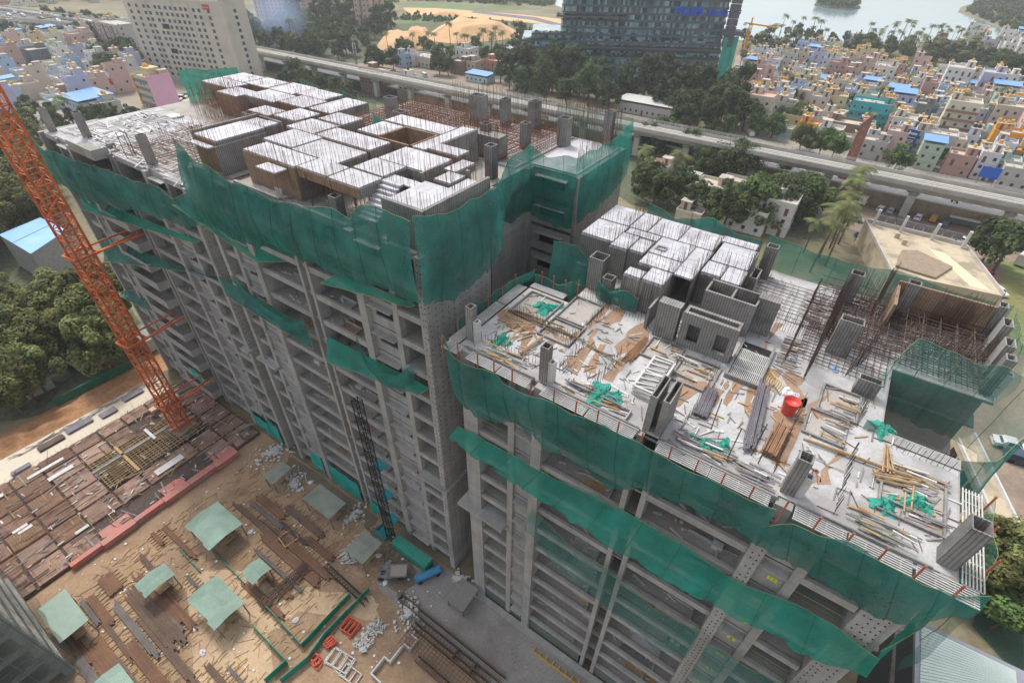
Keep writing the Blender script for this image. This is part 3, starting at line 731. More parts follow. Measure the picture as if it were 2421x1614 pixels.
for L in ([(650, 1290), (900, 1300), (1100, 1400), (1000, 1568), (850, 1400), (700, 1500), (620, 1568), (600, 1400)], [(1720, 650), (1800, 680), (1640, 850), (1620, 1000), (1650, 1130), (1780, 1160), (1700, 1300), (1480, 1568), (1400, 1568), (1420, 1350), (1560, 1100), (1600, 900)],
          [(1300, 1190), (1390, 1230), (1330, 1370), (1240, 1440), (1180, 1568), (1130, 1500), (1210, 1390)], [(1830, 1240), (1900, 1180), (2080, 1270), (1980, 1350), (2100, 1480), (2060, 1568), (1960, 1568), (1900, 1400)]): deck_patch(Z3(L))
for L in ([(110, 690), (400, 560), (330, 840), (200, 1110), (100, 1080), (130, 830)], [(430, 610), (640, 480), (520, 600), (600, 700), (500, 720)], [(540, 1180), (700, 1050), (740, 1060), (600, 1150), (620, 1290), (520, 1290)], [(440, 1200), (500, 1190), (530, 1280), (440, 1290)]): deck_patch(Z8(L))
# rebar: starter bars, mats on the right half
mb = MB()
mesh_mat(mb, 2.2, 13.2, 39.6, 48.0, ZB + .3, .34, .04)
mesh_mat(mb, .8, 13.0, 36.0 if False else 40.0, 48.0, ZB + 1.2, 1.1, .05)
for _ in range(260):
    u, v = rnd(.6, 13), rnd(39.6, 48); a = rnd(-.5, .5) + random.choice((0, 1.57)); l_ = rnd(1, 4)
    mb.bar((u, v, ZB + .4), (min(13.2, u + l_ * math.cos(a)), min(48.2, v + l_ * math.sin(a)), ZB + rnd(.3, 1.3)), .035)
mesh_mat(mb, 1.2, 7.0, 36.2, 41.6, ZB + .25, .42, .04)
mesh_mat(mb, -4.2, 2.0, 40.5, 46.5, ZB + .22, .6, .035)
mesh_mat(mb, 3.0, 12.8, 42.0, 47.0, ZB + .7, .9, .05)
stuff(fB.part('rebar_mat', mb, M_REBARG))
mb = MB()
for (u0, v0, u1, v1, h, s_) in [(2.2, 34, 2.6, 46.5, (1.6, 3.2), .09), (8.5, 42, 12.6, 43, (1.6, 3.0), .09), (9.0, 46.6, 12.6, 47.2, (2.2, 3.8), .07), (4.0, 44.5, 8.0, 45.2, (1.5, 3.2), .09), (2.6, 40.2, 2.9, 46, (2, 3.4), .08), (.6, 34.5, .8, 46.5, (1.4, 2.4), .2), (-4.2, 39.4, -3.8, 46, (2.4, 3.6), .14), (2.5, 46.8, 12.6, 47.6, (2.2, 3.6), .14), (12.9, 39.5, 12.9, 48, (2.0, 3.2), .14), (5.2, 45.8, 5.4, 48, (3.2, 4.4), .1), (2.4, 42.5, 6, 43, (1.2, 2.6), .14),
                                (-19, 28.4, -13.3, 28.2, (.8, 1.4), .22), (-13.2, 26.6, -13.2, 33, (.8, 1.4), .25), (-9.6, 23.6, -9.5, 28.4, (.8, 1.5), .25), (-3.2, 25.2, -3.1, 31, (.7, 1.3), .3), (2.4, 24, 2.6, 31, (.8, 1.5), .25), (5.8, 23.4, 6.0, 28.6, (.8, 1.5), .22),
                                (-19.2, 24.2, -13.6, 24.2, (.6, 1.2), .3), (-16.4, 33.8, -9.6, 33.6, (.9, 1.6), .25), (-11.0, 34.8, -9.6, 34.8, (2, 3.4), .2), (8.0, 30.6, 11, 30.6, (.8, 1.4), .3), (6.0, 31.4, 6.1, 34.6, (.8, 1.6), .2), (-12.4, 24.5, -12.3, 28, (.8, 1.3), .25),
                                (4.6, 36.2, 5.6, 39, (2, 3.2), .12), (-1, 39.2, 2.2, 39.3, (1, 2.2), .2)]:
    rebar_field(mb, line_pts(u0, v0, u1, v1, ZB + .03, s_), h, .03)
for (a, b, c_, d_) in slabsB:
    rebar_field(mb, line_pts(a, c_ - .06, b, c_ - .06, ZB + 1.5, .26), (2.4, 3.3), .024)
    rebar_field(mb, line_pts(b + .05, c_, b + .05, d_, ZB + 1.5, .26), (2.4, 3.3), .024)
stuff(fB.part('standing_rebar', mb, M_REBARG))
# small debris over the whole deck
for mt_, n_, nm in ((M_GREYW, 110, 'deck_scrap'), (M_WOOD, 80, 'deck_sticks'), (M_REBAR, 260, 'deck_rods'), (M_CONC2, 180, 'deck_rubble')):
    db = MB()
    for _ in range(n_):
        u, v = rnd(-19.8, 11.2), rnd(23.2, 31.5 if random.random() < .6 else 47.5)
        if v > 31 and (u > 6.8 and v < 39.4): continue
        if v > 32 and u < -16.2: continue
        if v > 34.5 and u < -4.6: continue
        l_, a = rnd(.15, 1.3), random.choice((0, 1.57, rnd(0, 3.14), rnd(0, 3.14)))
        db.bar((u, v, ZB + .06), (u + l_ * math.cos(a), v + l_ * math.sin(a), ZB + .06 + rnd(0, .12)), rnd(.03, .10) if mt_ is not M_REBAR else .03, rnd(.03, .06))
    stuff(fB.part(nm, db, mt_))
# dust-covered fan of loose rods standing on the right of the deck
mb = MB()
for i in range(90): rebar_field(mb, [(3.6 + rnd(-.5, .5), 39.9 + rnd(-.4, .4), ZB + .05)], (1.2, 2.4), .03, .5)
stuff(fB.part('loose_rod_fan', mb, M_REBAR))

# ================================================================== loose things on the deck of the nearer block
def bundle(name, label, cat, p0, p1, w, h, mt, z, n=26, jag=.25):
    """a bundle of long rods from p0 to p1 (world xy), laid as separate rods"""
    c = Vector((p0[0], p0[1], z)); d = Vector((p1[0] - p0[0], p1[1] - p0[1], 0)); L = d.length
    rz = math.atan2(d.y, d.x)
    t = thing(name, label, cat, c, rz)
    mb = MB(); r = max(.03, math.sqrt(w * h / n) * .62)
    for i in range(n):
        y = (i / (n - 1) - .5) * w; k = rnd(0, h)
        mb.tube((rnd(0, jag), y, r + k), (L - rnd(0, jag), y + rnd(-.05, .05), r + k), r, 5)
    stuff(mb.build('rods', mt, t))
    for q in (.25, .75): MB().box(L * q - .05, L * q + .05, -w / 2 - .08, w / 2 + .08, .0, .05).build('tie', M_REBAR, t)
    return t
def dk(x, y): return at(x, y, ZB)
z9 = ZB + .05
bundle('steel_bundle', 'neat grey bundle of thin steel rods lying across brown sand on the deck', 'steel bundle', dk(1682, 925), dk(1653, 990), .85, .3, M_STEEL, z9, 90, .1)
bundle('steel_bundle', 'straw brown bundle of rusty rods below the red bucket on the deck', 'steel bundle', dk(1848, 1012), dk(1812, 1082), .8, .4, mat('straw_rust', '#8f6b4d', .9, .2, 1.0, .1, 12.0), z9, 90, .1)
bundle('steel_bundle', 'untidy dark grey heap of long rods beside the neat bundle', 'steel bundle', dk(1806, 905), dk(1765, 1075), .7, .35, M_STEEL, z9, 60, 1.8)
bundle('rod_sheaf', 'fan of thin brown rods leaning by the tall shear wall form', 'rods', dk(1535, 800), dk(1475, 860), .7, .15, mat('straw_rust'  , '#8f6b4d'), z9, 46, 1.2)
# red bucket with lime in it
x, y = dk(1860, 975)
t = thing('bucket', 'large translucent red bucket half filled with white powder on the deck', 'bucket', (x, y, z9))
M_BUCK = mat('red_bucket', '#d2483f', .4, .06, 1.0, 0, spec=.5)
MB().lathe([(.40, 0), (.46, .5), (.52, 1.05), (.55, 1.08), (.50, 1.04), (.47, .8)], 20).build('body', M_BUCK, t, smooth=True)
MB().lathe([(.0, .78), (.45, .80), (.46, .78)], 20).build('powder', M_PAPER, t)
# stack of aluminium formwork frames
rx, ry = uv2xy(-7.25, 25.6)
t = thing('formwork_rack', 'stacked rack of white aluminium formwork frames next to the twin column forms', 'formwork', (rx, ry, ZB + .035), YAW)
for lv in range(3):
    z0 = lv * .32
    fb_ = MB()
    for (a, b) in (((0, 0), (1.5, 0)), ((0, 3.8), (1.5, 3.8)), ((0, 0), (0, 3.8)), ((1.5, 0), (1.5, 3.8)), ((0, 1.9), (1.5, 1.9))): fb_.bar((*a, z0 + .1), (*b, z0 + .1), .14, .16)
    for i in range(6): fb_.bar((.1, .3 + i * .6, z0 + .2), (1.3, .7 + i * .55, z0 + .2), .12, .1)
    fb_.build('frame', M_GREYW, t)
# crumpled heaps of green netting
def net_heap(x, y, z, r, label, mt=None, h=.5):
    wx, wy = at(x, y, z)
    seed = rnd(0, 100)
    from mathutils import noise as N
    def fn(i, j):
        a = i * 2 * math.pi; q = j
        rr = r * q * (1 + .35 * math.sin(3 * a + seed) * q + .2 * math.sin(7 * a + seed))
        p = Vector((math.cos(a) * rr, math.sin(a) * rr * .75, 0))
        hh = h * (1 - q ** 1.5) * (.75 + .6 * N.noise(p * 3.5 + Vector((seed, 0, 0)))) + .14 * N.noise(p * 9 + Vector((0, seed, 0))) * (1 - q * .5)
        return (p.x, p.y, max(.03 if q < .98 else .0, hh))
    mb = MB().grid(fn, 40, 12)
    o = mb.build('folded_netting', mt or mat('heap_net', '#15907c', .9, .25, 3.0, .15, 14.0), None, (wx, wy, z + .036), rnd(0, 6))
    return tag(o, label, 'netting', 'heaps of green netting on the decks')
for (x, y, r, lab) in [(1457, 693, .75, 'round heap of green netting at the foot of the hollow tower form'), (1292, 730, 1.1, 'dark green netting heap on the sunken bay near the deck corner'), (1186, 807, .85, 'green netting heap among bamboo at the left front corner of the deck'),
                       (1424, 937, 1.35, 'bright green netting with yellow cords spilling over the front walkway'), (1664, 1050, .75, 'pale green netting lump left of the dark lump by the front walkway'), (1705, 1062, .8, 'dark green netting lump by the front walkway below the bundles'),
                       (2085, 1017, .8, 'green netting heap on the deck beside the netted pocket'), (2165, 1190, .9, 'green netting heap with white sheet on the right front corner of the deck'), (2090, 1195, .8, 'green netting heap under planks near the right front corner of the deck')]:
    net_heap(x, y, ZB, r, lab)
# bamboo and planks: each pile one thing
def pole_pile(label, name, segs, z, r, mt, cat='timber'):
    (x, y) = at(*segs[0][0], z)
    t = thing(name, label, cat, (x, y, z + .04))
    me = None
    for (p, q) in segs:
        a, b = at(*p, z), at(*q, z)
        zz = rnd(0, .25)
        MB().tube((a[0] - x, a[1] - y, r + zz), (b[0] - x, b[1] - y, r + zz + rnd(0, .1)), r, 5).build('pole', mt, t)
    return t
def Zc(ox, oy, s, L): return [((ox + a / s, oy + b / s), (ox + c / s, oy + d / s)) for a, b, c, d in L]
pole_pile('fan of bamboo poles lying over brown sand at the left corner of the deck', 'bamboo_pile', Zc(1080, 640, 4.9, [(480, 640, 850, 650), (490, 770, 700, 650), (560, 900, 760, 680), (620, 800, 900, 720), (470, 570, 620, 630), (700, 820, 880, 760), (740, 700, 880, 640), (560, 500, 620, 580)]), ZB, .05, M_WOOD)
pole_pile('pair of yellow timber planks beside the slim column form at the front', 'timber_pile', Zc(1080, 640, 4.9, [(725, 980, 980, 795), (745, 990, 1010, 795), (735, 985, 995, 800), (760, 990, 900, 940)]), ZB, .06, M_WOOD)
pole_pile('long bundle of brown poles running diagonally over the left half of the deck', 'timber_pile', Zc(1080, 640, 4.9, [(600, 470, 1170, 750), (620, 480, 1320, 770), (640, 470, 1300, 760), (680, 490, 1250, 700), (1190, 690, 1910, 1105)]), ZB, .06, mat('brown_pole', '#7d6750', .9, .2))
pole_pile('triangle of bamboo poles at the right front corner of the deck', 'bamboo_pile', Zc(1800, 800, 3.787, [(1060, 1220, 1090, 980), (1075, 1220, 1100, 985), (1110, 1220, 1105, 985), (1140, 1230, 1110, 985), (1170, 1230, 1115, 990), (980, 1240, 1390, 1330), (985, 1225, 1400, 1310), (1000, 1255, 1380, 1345), (1010, 1275, 1390, 1370), (1030, 1285, 1340, 1360), (1320, 1560, 1340, 1350), (1360, 1560, 1430, 1390), (1260, 1568, 1270, 1400)]), ZB, .055, M_WOOD)
pole_pile('pair of very long bamboo poles crossing the right half of the deck', 'bamboo_pile', Zc(1800, 800, 3.787, [(370, 905, 1450, 1320), (400, 930, 1440, 1310), (1250, 1220, 1570, 1370)]), ZB, .06, M_WOOD)
# planks and steel sections along the front edge
def plank_strip(label, u0, u1, v0, v1, n, z=ZB):
    x, y = uv2xy(u0, v0)
    t = thing('plank_pile', label, 'planks', (x, y, z + .036), YAW)
    for i in range(n):
        L = rnd(.7, 2.0); a = rnd(0, max(.1, u1 - u0 - L)); y0 = rnd(0, v1 - v0); an = rnd(-.12, .12) if random.random() < .85 else rnd(-.6, .6)
        zz = .04 + rnd(0, .3)
        MB().bar((a, y0, zz), (a + L * math.cos(an), y0 + L * math.sin(an), zz + rnd(-.02, .05)), rnd(.06, .14), .05).build('plank', random.choice((M_GREYW, M_CONC2, M_CONC2, M_STEEL, M_WOOD)), t)
for (lab, a, b, c_, d_, n) in [('white planks and steel sections along the front edge between slim column and twin forms', -11.8, -6.6, 22.9, 24.4, 26), ('white planks piled on the front edge right of the twin column forms', -3.8, 0.4, 22.9, 24.3, 24), ('planks heaped against the broad column form on the front edge', .2, 2.9, 22.9, 24.0, 18),
                               ('planks and battens at the left front corner of the deck', -19.2, -14.5, 22.9, 24.2, 20), ('row of long white sections on the right rear corner of the deck', 8.0, 11.2, 25.2, 29.2, 20), ('white sections lying in the sunken bay by the netted pocket', 3.6, 6.0, 29.0, 34.0, 18),
                               ('white battens in the sunken bay before the shear wall', -8.2, -3.2, 29.0, 31.8, 14), ('blue and white steel sections piled beside the rear netting', .2, 2.0, 40.6, 45.6, 24), ('offcuts and battens strewn beside the stair grating', .0, 1.4, 34.0, 38.5, 30), ('white offcuts lying between the lift cores and the formwork slab', -9.4, -3.4, 34.0, 36.2, 40),
                               ('planks under netting on the right front corner of the deck', 6.2, 10.2, 23.0, 24.4, 18)]:
    plank_strip(lab, a, b, c_, d_, n)
# grey ladder-like bench, coiled hose, sacks
def blob_sack(x, y, z, label, s=.5, mt=M_PAPER):
    a = at(x, y, z)
    def fn(i, j):
        t_, p = i * 2 * math.pi, j * math.pi / 2
        return (s * math.cos(t_) * math.cos(p) * (1 + .2 * math.sin(3 * t_)), s * .7 * math.sin(t_) * math.cos(p), s * .45 * math.sin(p) * (1 + .3 * math.sin(5 * t_)))
    return tag(MB().grid(fn, 14, 5).build('sack', mt, None, (*a, z + .05), rnd(0, 3)), label, 'sack')
blob_sack(1861, 928, ZB, 'crumpled white sack just above the red bucket')
blob_sack(1877, 938, ZB, 'second crumpled white sack right beside the red bucket', .45)
blob_sack(1382, 772, ZB, 'small pinkish sack on bare white deck left of the shear wall', .35)
blob_sack(1971, 874, ZB, 'pale blue round basin in the sunken box on the right half of the deck', .4, mat('pale_blue', '#8fb9dd', .5, .05))
blob_sack(1870, 852, ZB, 'white sack with green cloth by the rebar mats', .5)
t = thing('hose', 'yellow hose coiled on the sand above the red bucket', 'hose', (*dk(1815, 895), ZB + .05))
pts = []
for i in range(90):
    a = i * .35; r = .5 + .12 * math.sin(i * .7)
    pts.append((r * math.cos(a) + i * .004, r * 1.3 * math.sin(a) - i * .01, .03 + .02 * math.sin(i)))
for i in range(30): pts.append((pts[89][0] - .02 * i, pts[89][1] + .14 * i, .03))
mb = MB()
for p, q in zip(pts, pts[1:]): mb.tube(p, q, .025, 4, caps=False)
mb.build('coil', mat('hose_yellow', '#c9b079', .7, .1), t)
# ================================================================== safety nets
from mathutils import noise as NZ
def interp(poly, t):
    """point at parameter t of a polyline, by length"""
    L = [0.0]
    for p, q in zip(poly, poly[1:]): L.append(L[-1] + (Vector(q) - Vector(p)).length)
    s_ = t * L[-1]
    for i in range(len(poly) - 1):
        if s_ <= L[i + 1] or i == len(poly) - 2:
            f = (s_ - L[i]) / max(1e-6, L[i + 1] - L[i]); return Vector(poly[i]).lerp(Vector(poly[i + 1]), f)
def net(label, top, bottom, mt=None, nu=90, nv=18, wav=.17, belly=.25, out=(0, -1), group='green safety nets hung on the blocks', rope=True, seams=True):
    """a hanging net between two polylines given in building coordinates (u, v, z)"""
    mt = mt or M_NET
    c = Vector(top[len(top) // 2])
    x0, y0 = uv2xy(c.x, c.y)
    t = thing('safety_net', label, 'net', (x0, y0, c.z), YAW, group)
    seed = Vector((rnd(0, 50), rnd(0, 50), 0))
    o3 = Vector((out[0], out[1], 0))
    top = [Vector(p) - c for p in top]; bottom = [Vector(p) - c for p in bottom]
    def fn(i, j):
        a, b = interp(top, i), interp(bottom, i)
        p = a.lerp(b, j)
        w = NZ.noise(Vector((i * (a - top[0]).length * 0 + p.x * .55 + p.y * .55, p.z * .25, 0)) + seed) * 2.0 + .7 * NZ.noise(Vector((p.x * 1.7 + p.y * 1.7, p.z * .5, 3)) + seed) + .35 * NZ.noise(Vector((p.x * 3.6 + p.y * 3.6 + p.z * 1.2, p.z * 2.0, 5)) + seed)
        bl = math.sin(j * math.pi) * belly
        p = p + o3 * (bl + w * wav * min(1, j * 4 + .3))
        if j == 0: p.z += .35 * NZ.noise(Vector((p.x * .6 + p.y * .6, 7, 0)) + seed)
        if j == 1: p.z += .6 * NZ.noise(Vector((p.x * .5 + p.y * .5, 11, 0)) + seed) + .45 * NZ.noise(Vector((p.x * 1.9 + p.y * 1.9, 13, 0)) + seed)
        return p
    me = MB().grid(fn, nu, nv)
    me.build('netting', mt, t, smooth=True)
    if rope:
        rb = MB()
        for i in range(nu): rb.tube(fn(i / nu, 0) + o3 * .02, fn((i + 1) / nu, 0) + o3 * .02, .02, 4, caps=False)
        rb.build('edge_rope', M_ROPE, t)
    if seams:
        sb = MB()
        for q in range(1, int(nu / 8)):
            i = q * 8 / nu
            for j in range(nv): sb.tube(fn(i, j / nv) + o3 * .03, fn(i, (j + 1) / nv) + o3 * .03, .02, 3, caps=False)
        stuff(sb.build('seams', mat('seam_green', '#0c5a4c', .9, .1), t))
    return t
def fan(label, pts, mt=None, group='tilted catch nets fixed to the facades', sag=.3):
    """a catch net stretched between four corners, building coordinates: inner left, inner right, outer right, outer left"""
    a, b, c_, d_ = [Vector(p) for p in pts]
    o = a.copy(); x0, y0 = uv2xy(o.x, o.y)
    t = thing('catch_net', label, 'net', (x0, y0, o.z), YAW, group)
    seed = rnd(0, 50)
    def fn(i, j):
        p = a.lerp(b, i).lerp(d_.lerp(c_, i), j) - o
        p.z += -sag * math.sin(i * math.pi) * math.sin(j * math.pi) + .10 * NZ.noise(Vector((p.x * .8 + seed, p.y * .8, 0))) + .05 * NZ.noise(Vector((p.x * 2.5 + seed, p.y * 2.5, 0)))
        return p
    MB().grid(fn, 26, 7).build('netting', mt or M_NETL, t, smooth=True)
    rb = MB()
    for i in range(26): rb.tube(fn(i / 26, 1), fn((i + 1) / 26, 1), .035, 4, caps=False)
    for j in range(7): rb.tube(fn(0, j / 7), fn(0, (j + 1) / 7), .03, 4, caps=False); rb.tube(fn(1, j / 7), fn(1, (j + 1) / 7), .03, 4, caps=False)
    rb.build('edge_pipe', M_ROPE, t)
    for q in (.2, .5, .8):
        p = fn(q, 1); MB().tube(p, p + Vector((0, 2.2, 2.6)), .018, 3, caps=False).build('stay_rope', M_ROPE, t)
    return t
# -- far block, nearer unit: front and right-hand wrap
V1 = 22.35
net('long dark green net wrapped round the front of the tall far block', [(-53.9, V1, 48.4), (-51.7, V1, 46.9), (-46.6, V1, 45.9), (-40.2, V1, 45.9), (-34.2, V1, 46.5), (-31.6, V1, 47.3), (-30, V1, 47.1), (-28.3, V1, 48.4), (-25.8, V1, 48.6), (-23.3, 22.1, 48.6)],
    [(-54.9, V1, 39.2), (-50.4, V1, 39.2), (-44.2, V1, 39.9), (-37.4, V1, 40.7), (-33.9, V1, 40.9), (-30.1, V1, 41.1), (-27.5, V1, 41.5), (-23.0, 21.9, 42.1)], nu=90, nv=16, belly=.35)
net('green net round the right corner wall of the tall far block', [(-23.2, 22.2, 48.9), (-23.0, 25.3, 48.0), (-23.0, 29.4, 47.9), (-23.1, 32.0, 48.4)], [(-22.9, 22.0, 42.3), (-22.8, 25.1, 40.7), (-22.8, 28.5, 41.0), (-22.8, 31.3, 41.6), (-23, 32.2, 42.6)], nu=36, out=(1, 0), belly=.25)
net('green net in the recess behind the corner of the tall far block', [(-23.3, 31.8, 48.2), (-25.0, 34.6, 47.0), (-27.0, 38.5, 47.2), (-27.0, 42.5, 47.6)], [(-23.1, 32.3, 42.5), (-27.0, 36.0, 41.2), (-27.3, 40.0, 40.4), (-27.3, 43.0, 40.6)], nu=36, out=(1, 0), belly=.2, wav=.2)
net('lighter green net round the rear wing of the tall far block', [(-27.4, 42.8, 47.7), (-27.6, 43.0, 47.4), (-25.3, 43.0, 46.6), (-22.4, 43.2, 47.0), (-21.5, 46.0, 47.4), (-21.4, 50.0, 47.6), (-21.6, 54.2, 48.2)], [(-27.4, 42.9, 40.6), (-26.6, 42.9, 40.2), (-23.4, 42.9, 39.6), (-21.5, 44.0, 40.4), (-21.4, 50.6, 41.2), (-21.6, 54.6, 42.2)], nu=60, out=(.5, -.5), belly=.25, mt=mat('mid_green_net', '#22877a', .9, .2, .35, .08, 30.0, alpha=.7, transl=.35, spec=.05))
net('pale see-through net along the back edge of the tall far block', [(-31.0, 54.4, 48.2), (-28, 54.4, 48.1), (-24.0, 54.5, 48.2), (-21.7, 54.3, 48.2)], [(-31.0, 54.4, 44.2), (-24, 54.4, 44.0), (-21.7, 54.3, 43.6)], nu=24, out=(0, 1), mt=M_NETT, belly=.05)
net('green net hanging beside the hollow column on the tall block roof', [(-44.6, 38.8, 48.6), (-43.0, 38.6, 47.9), (-41.0, 38.4, 47.2), (-40.2, 38.4, 47.6)], [(-44.6, 38.8, 46.4), (-42.8, 38.6, 45.9), (-41.2, 38.4, 45.4), (-40.3, 38.4, 45.4)], nu=20, mt=M_NETL, belly=.05)
# -- far unit
V2 = 22.4
net('long dark green net along the front of the far unit behind the crane mast', [(-91.4, 20.9, 41.6), (-88.6, 20.9, 40.2), (-85.0, 20.9, 41.0), (-80.8, 21.2, 40.6), (-74.0, 21.4, 41.3), (-68.0, V2, 40.6), (-62.5, V2, 41.4), (-59.4, V2, 40.7), (-55.0, V2, 42.6)],
    [(-91.2, 20.9, 36.8), (-88.0, 20.9, 35.2), (-80.7, 21.0, 35.0), (-72.7, 21.4, 36.4), (-64.1, V2, 36.9), (-57.9, V2, 37.7), (-54.0, V2, 39.6)], nu=90, nv=14, belly=.25)
net('green net standing at the rear left end of the far unit', [(-88.5, 41.0, 46.6), (-88.5, 45.0, 46.2), (-88.0, 50.0, 45.6)], [(-88.5, 41.0, 41.4), (-88.5, 45, 41.6), (-88.0, 50.0, 42.2)], nu=24, out=(1, 0), mt=M_NETL)
net('green net edging the back of the far unit roof', [(-74, 51.4, 46.0), (-70, 51.4, 44.9), (-66, 51.4, 45.2), (-62, 51.4, 44.7), (-58, 51.4, 45.1)], [(-74, 51.4, 43.4), (-66, 51.4, 43), (-58, 51.4, 43.0)], nu=30, mt=M_NETT, belly=.05)
# -- catch nets: corners measured on the facade
def fp(x, y, z): u, v = atuv(x * 1.02934, y * 1.02934, z); return (u, v, z)
def catch(label, inner_l, inner_r, outer_r, outer_l, mt=None, sag=.3): fan(label, [inner_l, inner_r, outer_r, outer_l], mt, sag=sag)
catch('bright green catch net under the left half of the tall block netting', (-57.0, 22.9, 40.4), (-37.0, 22.9, 40.6), fp(720, 600, 38.7), fp(590, 602, 37.0))
fan('bright green triangular catch net reaching left from the tall block', [(-56.9, 22.9, 40.3), (-56.0, 22.9, 40.0), fp(590, 602, 37.0), fp(395, 470, 40.2)])
catch('bright green catch net above the chajjas near the tall block corner', (-33.5, 22.8, 40.6), (-24.6, 22.8, 40.9), fp(945, 707, 40.2), fp(735, 650, 39.3))
catch('long green catch net across the far unit below its upper netting', (-90.0, 22.6, 33.4), (-58.5, 22.9, 35.7), fp(450, 560, 35.0), fp(190, 482, 33.0))
catch('dark green catch net half way up the far unit with rubbish on it', (-90.0, 22.4, 26.9), (-58.2, 22.9, 30.6), fp(560, 640, 30.0), fp(240, 600, 25.6), M_NET)
catch('green catch net hung across the gap between the two far units', (-57.5, 22.9, 31.5), (-41.5, 22.9, 31.2), fp(720, 802, 29.6), fp(520, 680, 30.2), M_NET, sag=.6)
catch('sagging green catch net beside the black hoist mast', (-38.2, 22.9, 31.4), (-24.2, 22.8, 32.2), fp(960, 908, 30.6), fp(750, 830, 29.0), M_NETL, sag=.5)
net('torn strip of dark net swinging below the catch net at the corner', [(-32.2, 22.2, 34.6), (-31.2, 22.0, 32.6), (-29.4, 21.9, 31.8), (-27.0, 22.0, 32.8), (-25.0, 22.4, 35.0)], [(-32.0, 22.2, 33.8), (-31.0, 22.0, 31.4), (-29.2, 21.8, 30.4), (-26.6, 21.9, 31.4), (-24.8, 22.4, 33.9)], nu=30, nv=6, rope=False, seams=False)
net('torn strip of dark net hanging from the catch net in the gap', [(-52.0, 22.1, 34.0), (-48, 21.9, 32.2), (-43.0, 21.9, 31.6), (-40.2, 22.1, 33.0)], [(-51.6, 22.1, 32.8), (-48, 21.9, 30.8), (-43.0, 21.8, 30.2), (-40.0, 22.1, 31.5)], nu=30, nv=6, rope=False, seams=False)
catch('small green catch net at the left end of the far unit near the ground', (-90.0, 22.0, 17.6), (-84.5, 22.0, 17.8), fp(345, 715, 17.2), fp(275, 680, 17.0), M_NET)
# -- nearer block
V3 = 21.55
net('long dark green net along the front of the nearer block deck', [(-21.2, 22.0, 39.9), (-20.0, V3, 38.9), (-17.6, V3, 38.6), (-15.9, V3, 39.3), (-15.2, V3, 38.7), (-12.2, V3, 38.9), (-7.3, V3, 39.3), (-5, V3, 39.3), (-1.6, V3, 39.2), (3.1, V3, 39.1)],
    [(-20.8, 22.1, 34.4), (-18.4, V3, 33.6), (-16.7, V3, 33.8), (-14.2, V3, 34.9), (-11.9, V3, 34.5), (-6.5, V3, 33.9), (-5.2, V3, 34.2), (-.9, V3, 36.3), (3.2, V3, 35.6)], nu=90, nv=14, belly=.2)
net('dark green net on the right front corner of the nearer block', [(3.0, V3, 37.6), (4.1, V3, 38.8), (6.4, V3, 39.6), (10.0, V3, 39.1), (11.0, V3, 39.4), (12.6, 22.4, 39.6)], [(3.1, V3, 35.6), (4.4, V3, 35.8), (8, V3, 35.2), (10.4, V3, 35.1), (11.4, V3, 36.6), (12.8, 22.6, 37.2)], nu=50, nv=12, belly=.2)
net('thin net over the back edge of the nearer block above the road', [(-4.6, 49.0, 42.2), (-1, 49.2, 41.6), (3, 49.4, 41.4), (6, 49.4, 41.9), (10, 49.4, 41.3), (13.8, 49.2, 41.6)], [(-4.6, 48.9, 38.9), (4, 49.0, 38.8), (13.8, 49.0, 38.8)], nu=50, mt=mat('rear_green_net', '#257d70', .9, .2, .4, .06, 30.0, alpha=.62, transl=.4, spec=.05), belly=.05)
net('thin net on the right side of the nearer block rear wing', [(14.0, 49.0, 41.8), (14.1, 46, 41.2), (14.1, 43, 41.5), (14.0, 40, 41.0)], [(14.0, 49, 38.6), (14.1, 44, 38.4), (14.0, 40, 38.4)], nu=30, out=(1, 0), mt=M_NETT)
net('pair of green net panels behind the white formwork slab', [(-16, 47.6, 42.8), (-13, 47.6, 41.9), (-9.5, 47.6, 42.9), (-7, 47.6, 42.0), (-4.8, 47.7, 42.0)], [(-16, 47.5, 40.2), (-9.5, 47.5, 40.0), (-4.8, 47.5, 39.9)], nu=40, mt=M_NET, belly=.05)
net('green net across the gap between the far block and the white formwork', [(-20.4, 36.6, 41.9), (-18.6, 37.6, 41.6), (-16.6, 37.9, 39.9)], [(-20.6, 36.4, 36.0), (-18.6, 37.4, 36.0), (-16.6, 37.7, 36.2)], nu=24, belly=.2)
net('low green net along the left edge of the deck over the gap', [(-21.6, 24.0, 39.9), (-21.6, 28.0, 39.7), (-21.5, 31.0, 39.9), (-20.6, 34.0, 40.2)], [(-21.7, 24, 38.6), (-21.6, 28, 38.5), (-21.5, 31, 38.6), (-20.6, 34, 38.9)], nu=30, out=(-1, 0), belly=.05)
net('low green net round the notch left of the hollow tower form', [(-20.4, 33.6, 40.0), (-18.0, 33.7, 39.6), (-16.8, 34.0, 40.0)], [(-20.4, 33.6, 38.4), (-18, 33.7, 38.2), (-16.8, 34, 38.3)], nu=24, belly=.1)
net('green net panels hung on poles in front of the formwork wall', [(-14.6, 34.4, 41.0), (-13.4, 34.4, 40.5), (-12.2, 34.4, 40.8), (-10.9, 34.4, 40.5)], [(-14.6, 34.4, 39.2), (-12.2, 34.4, 39.1), (-10.9, 34.4, 39.1)], nu=24, mt=M_NET, belly=.1)
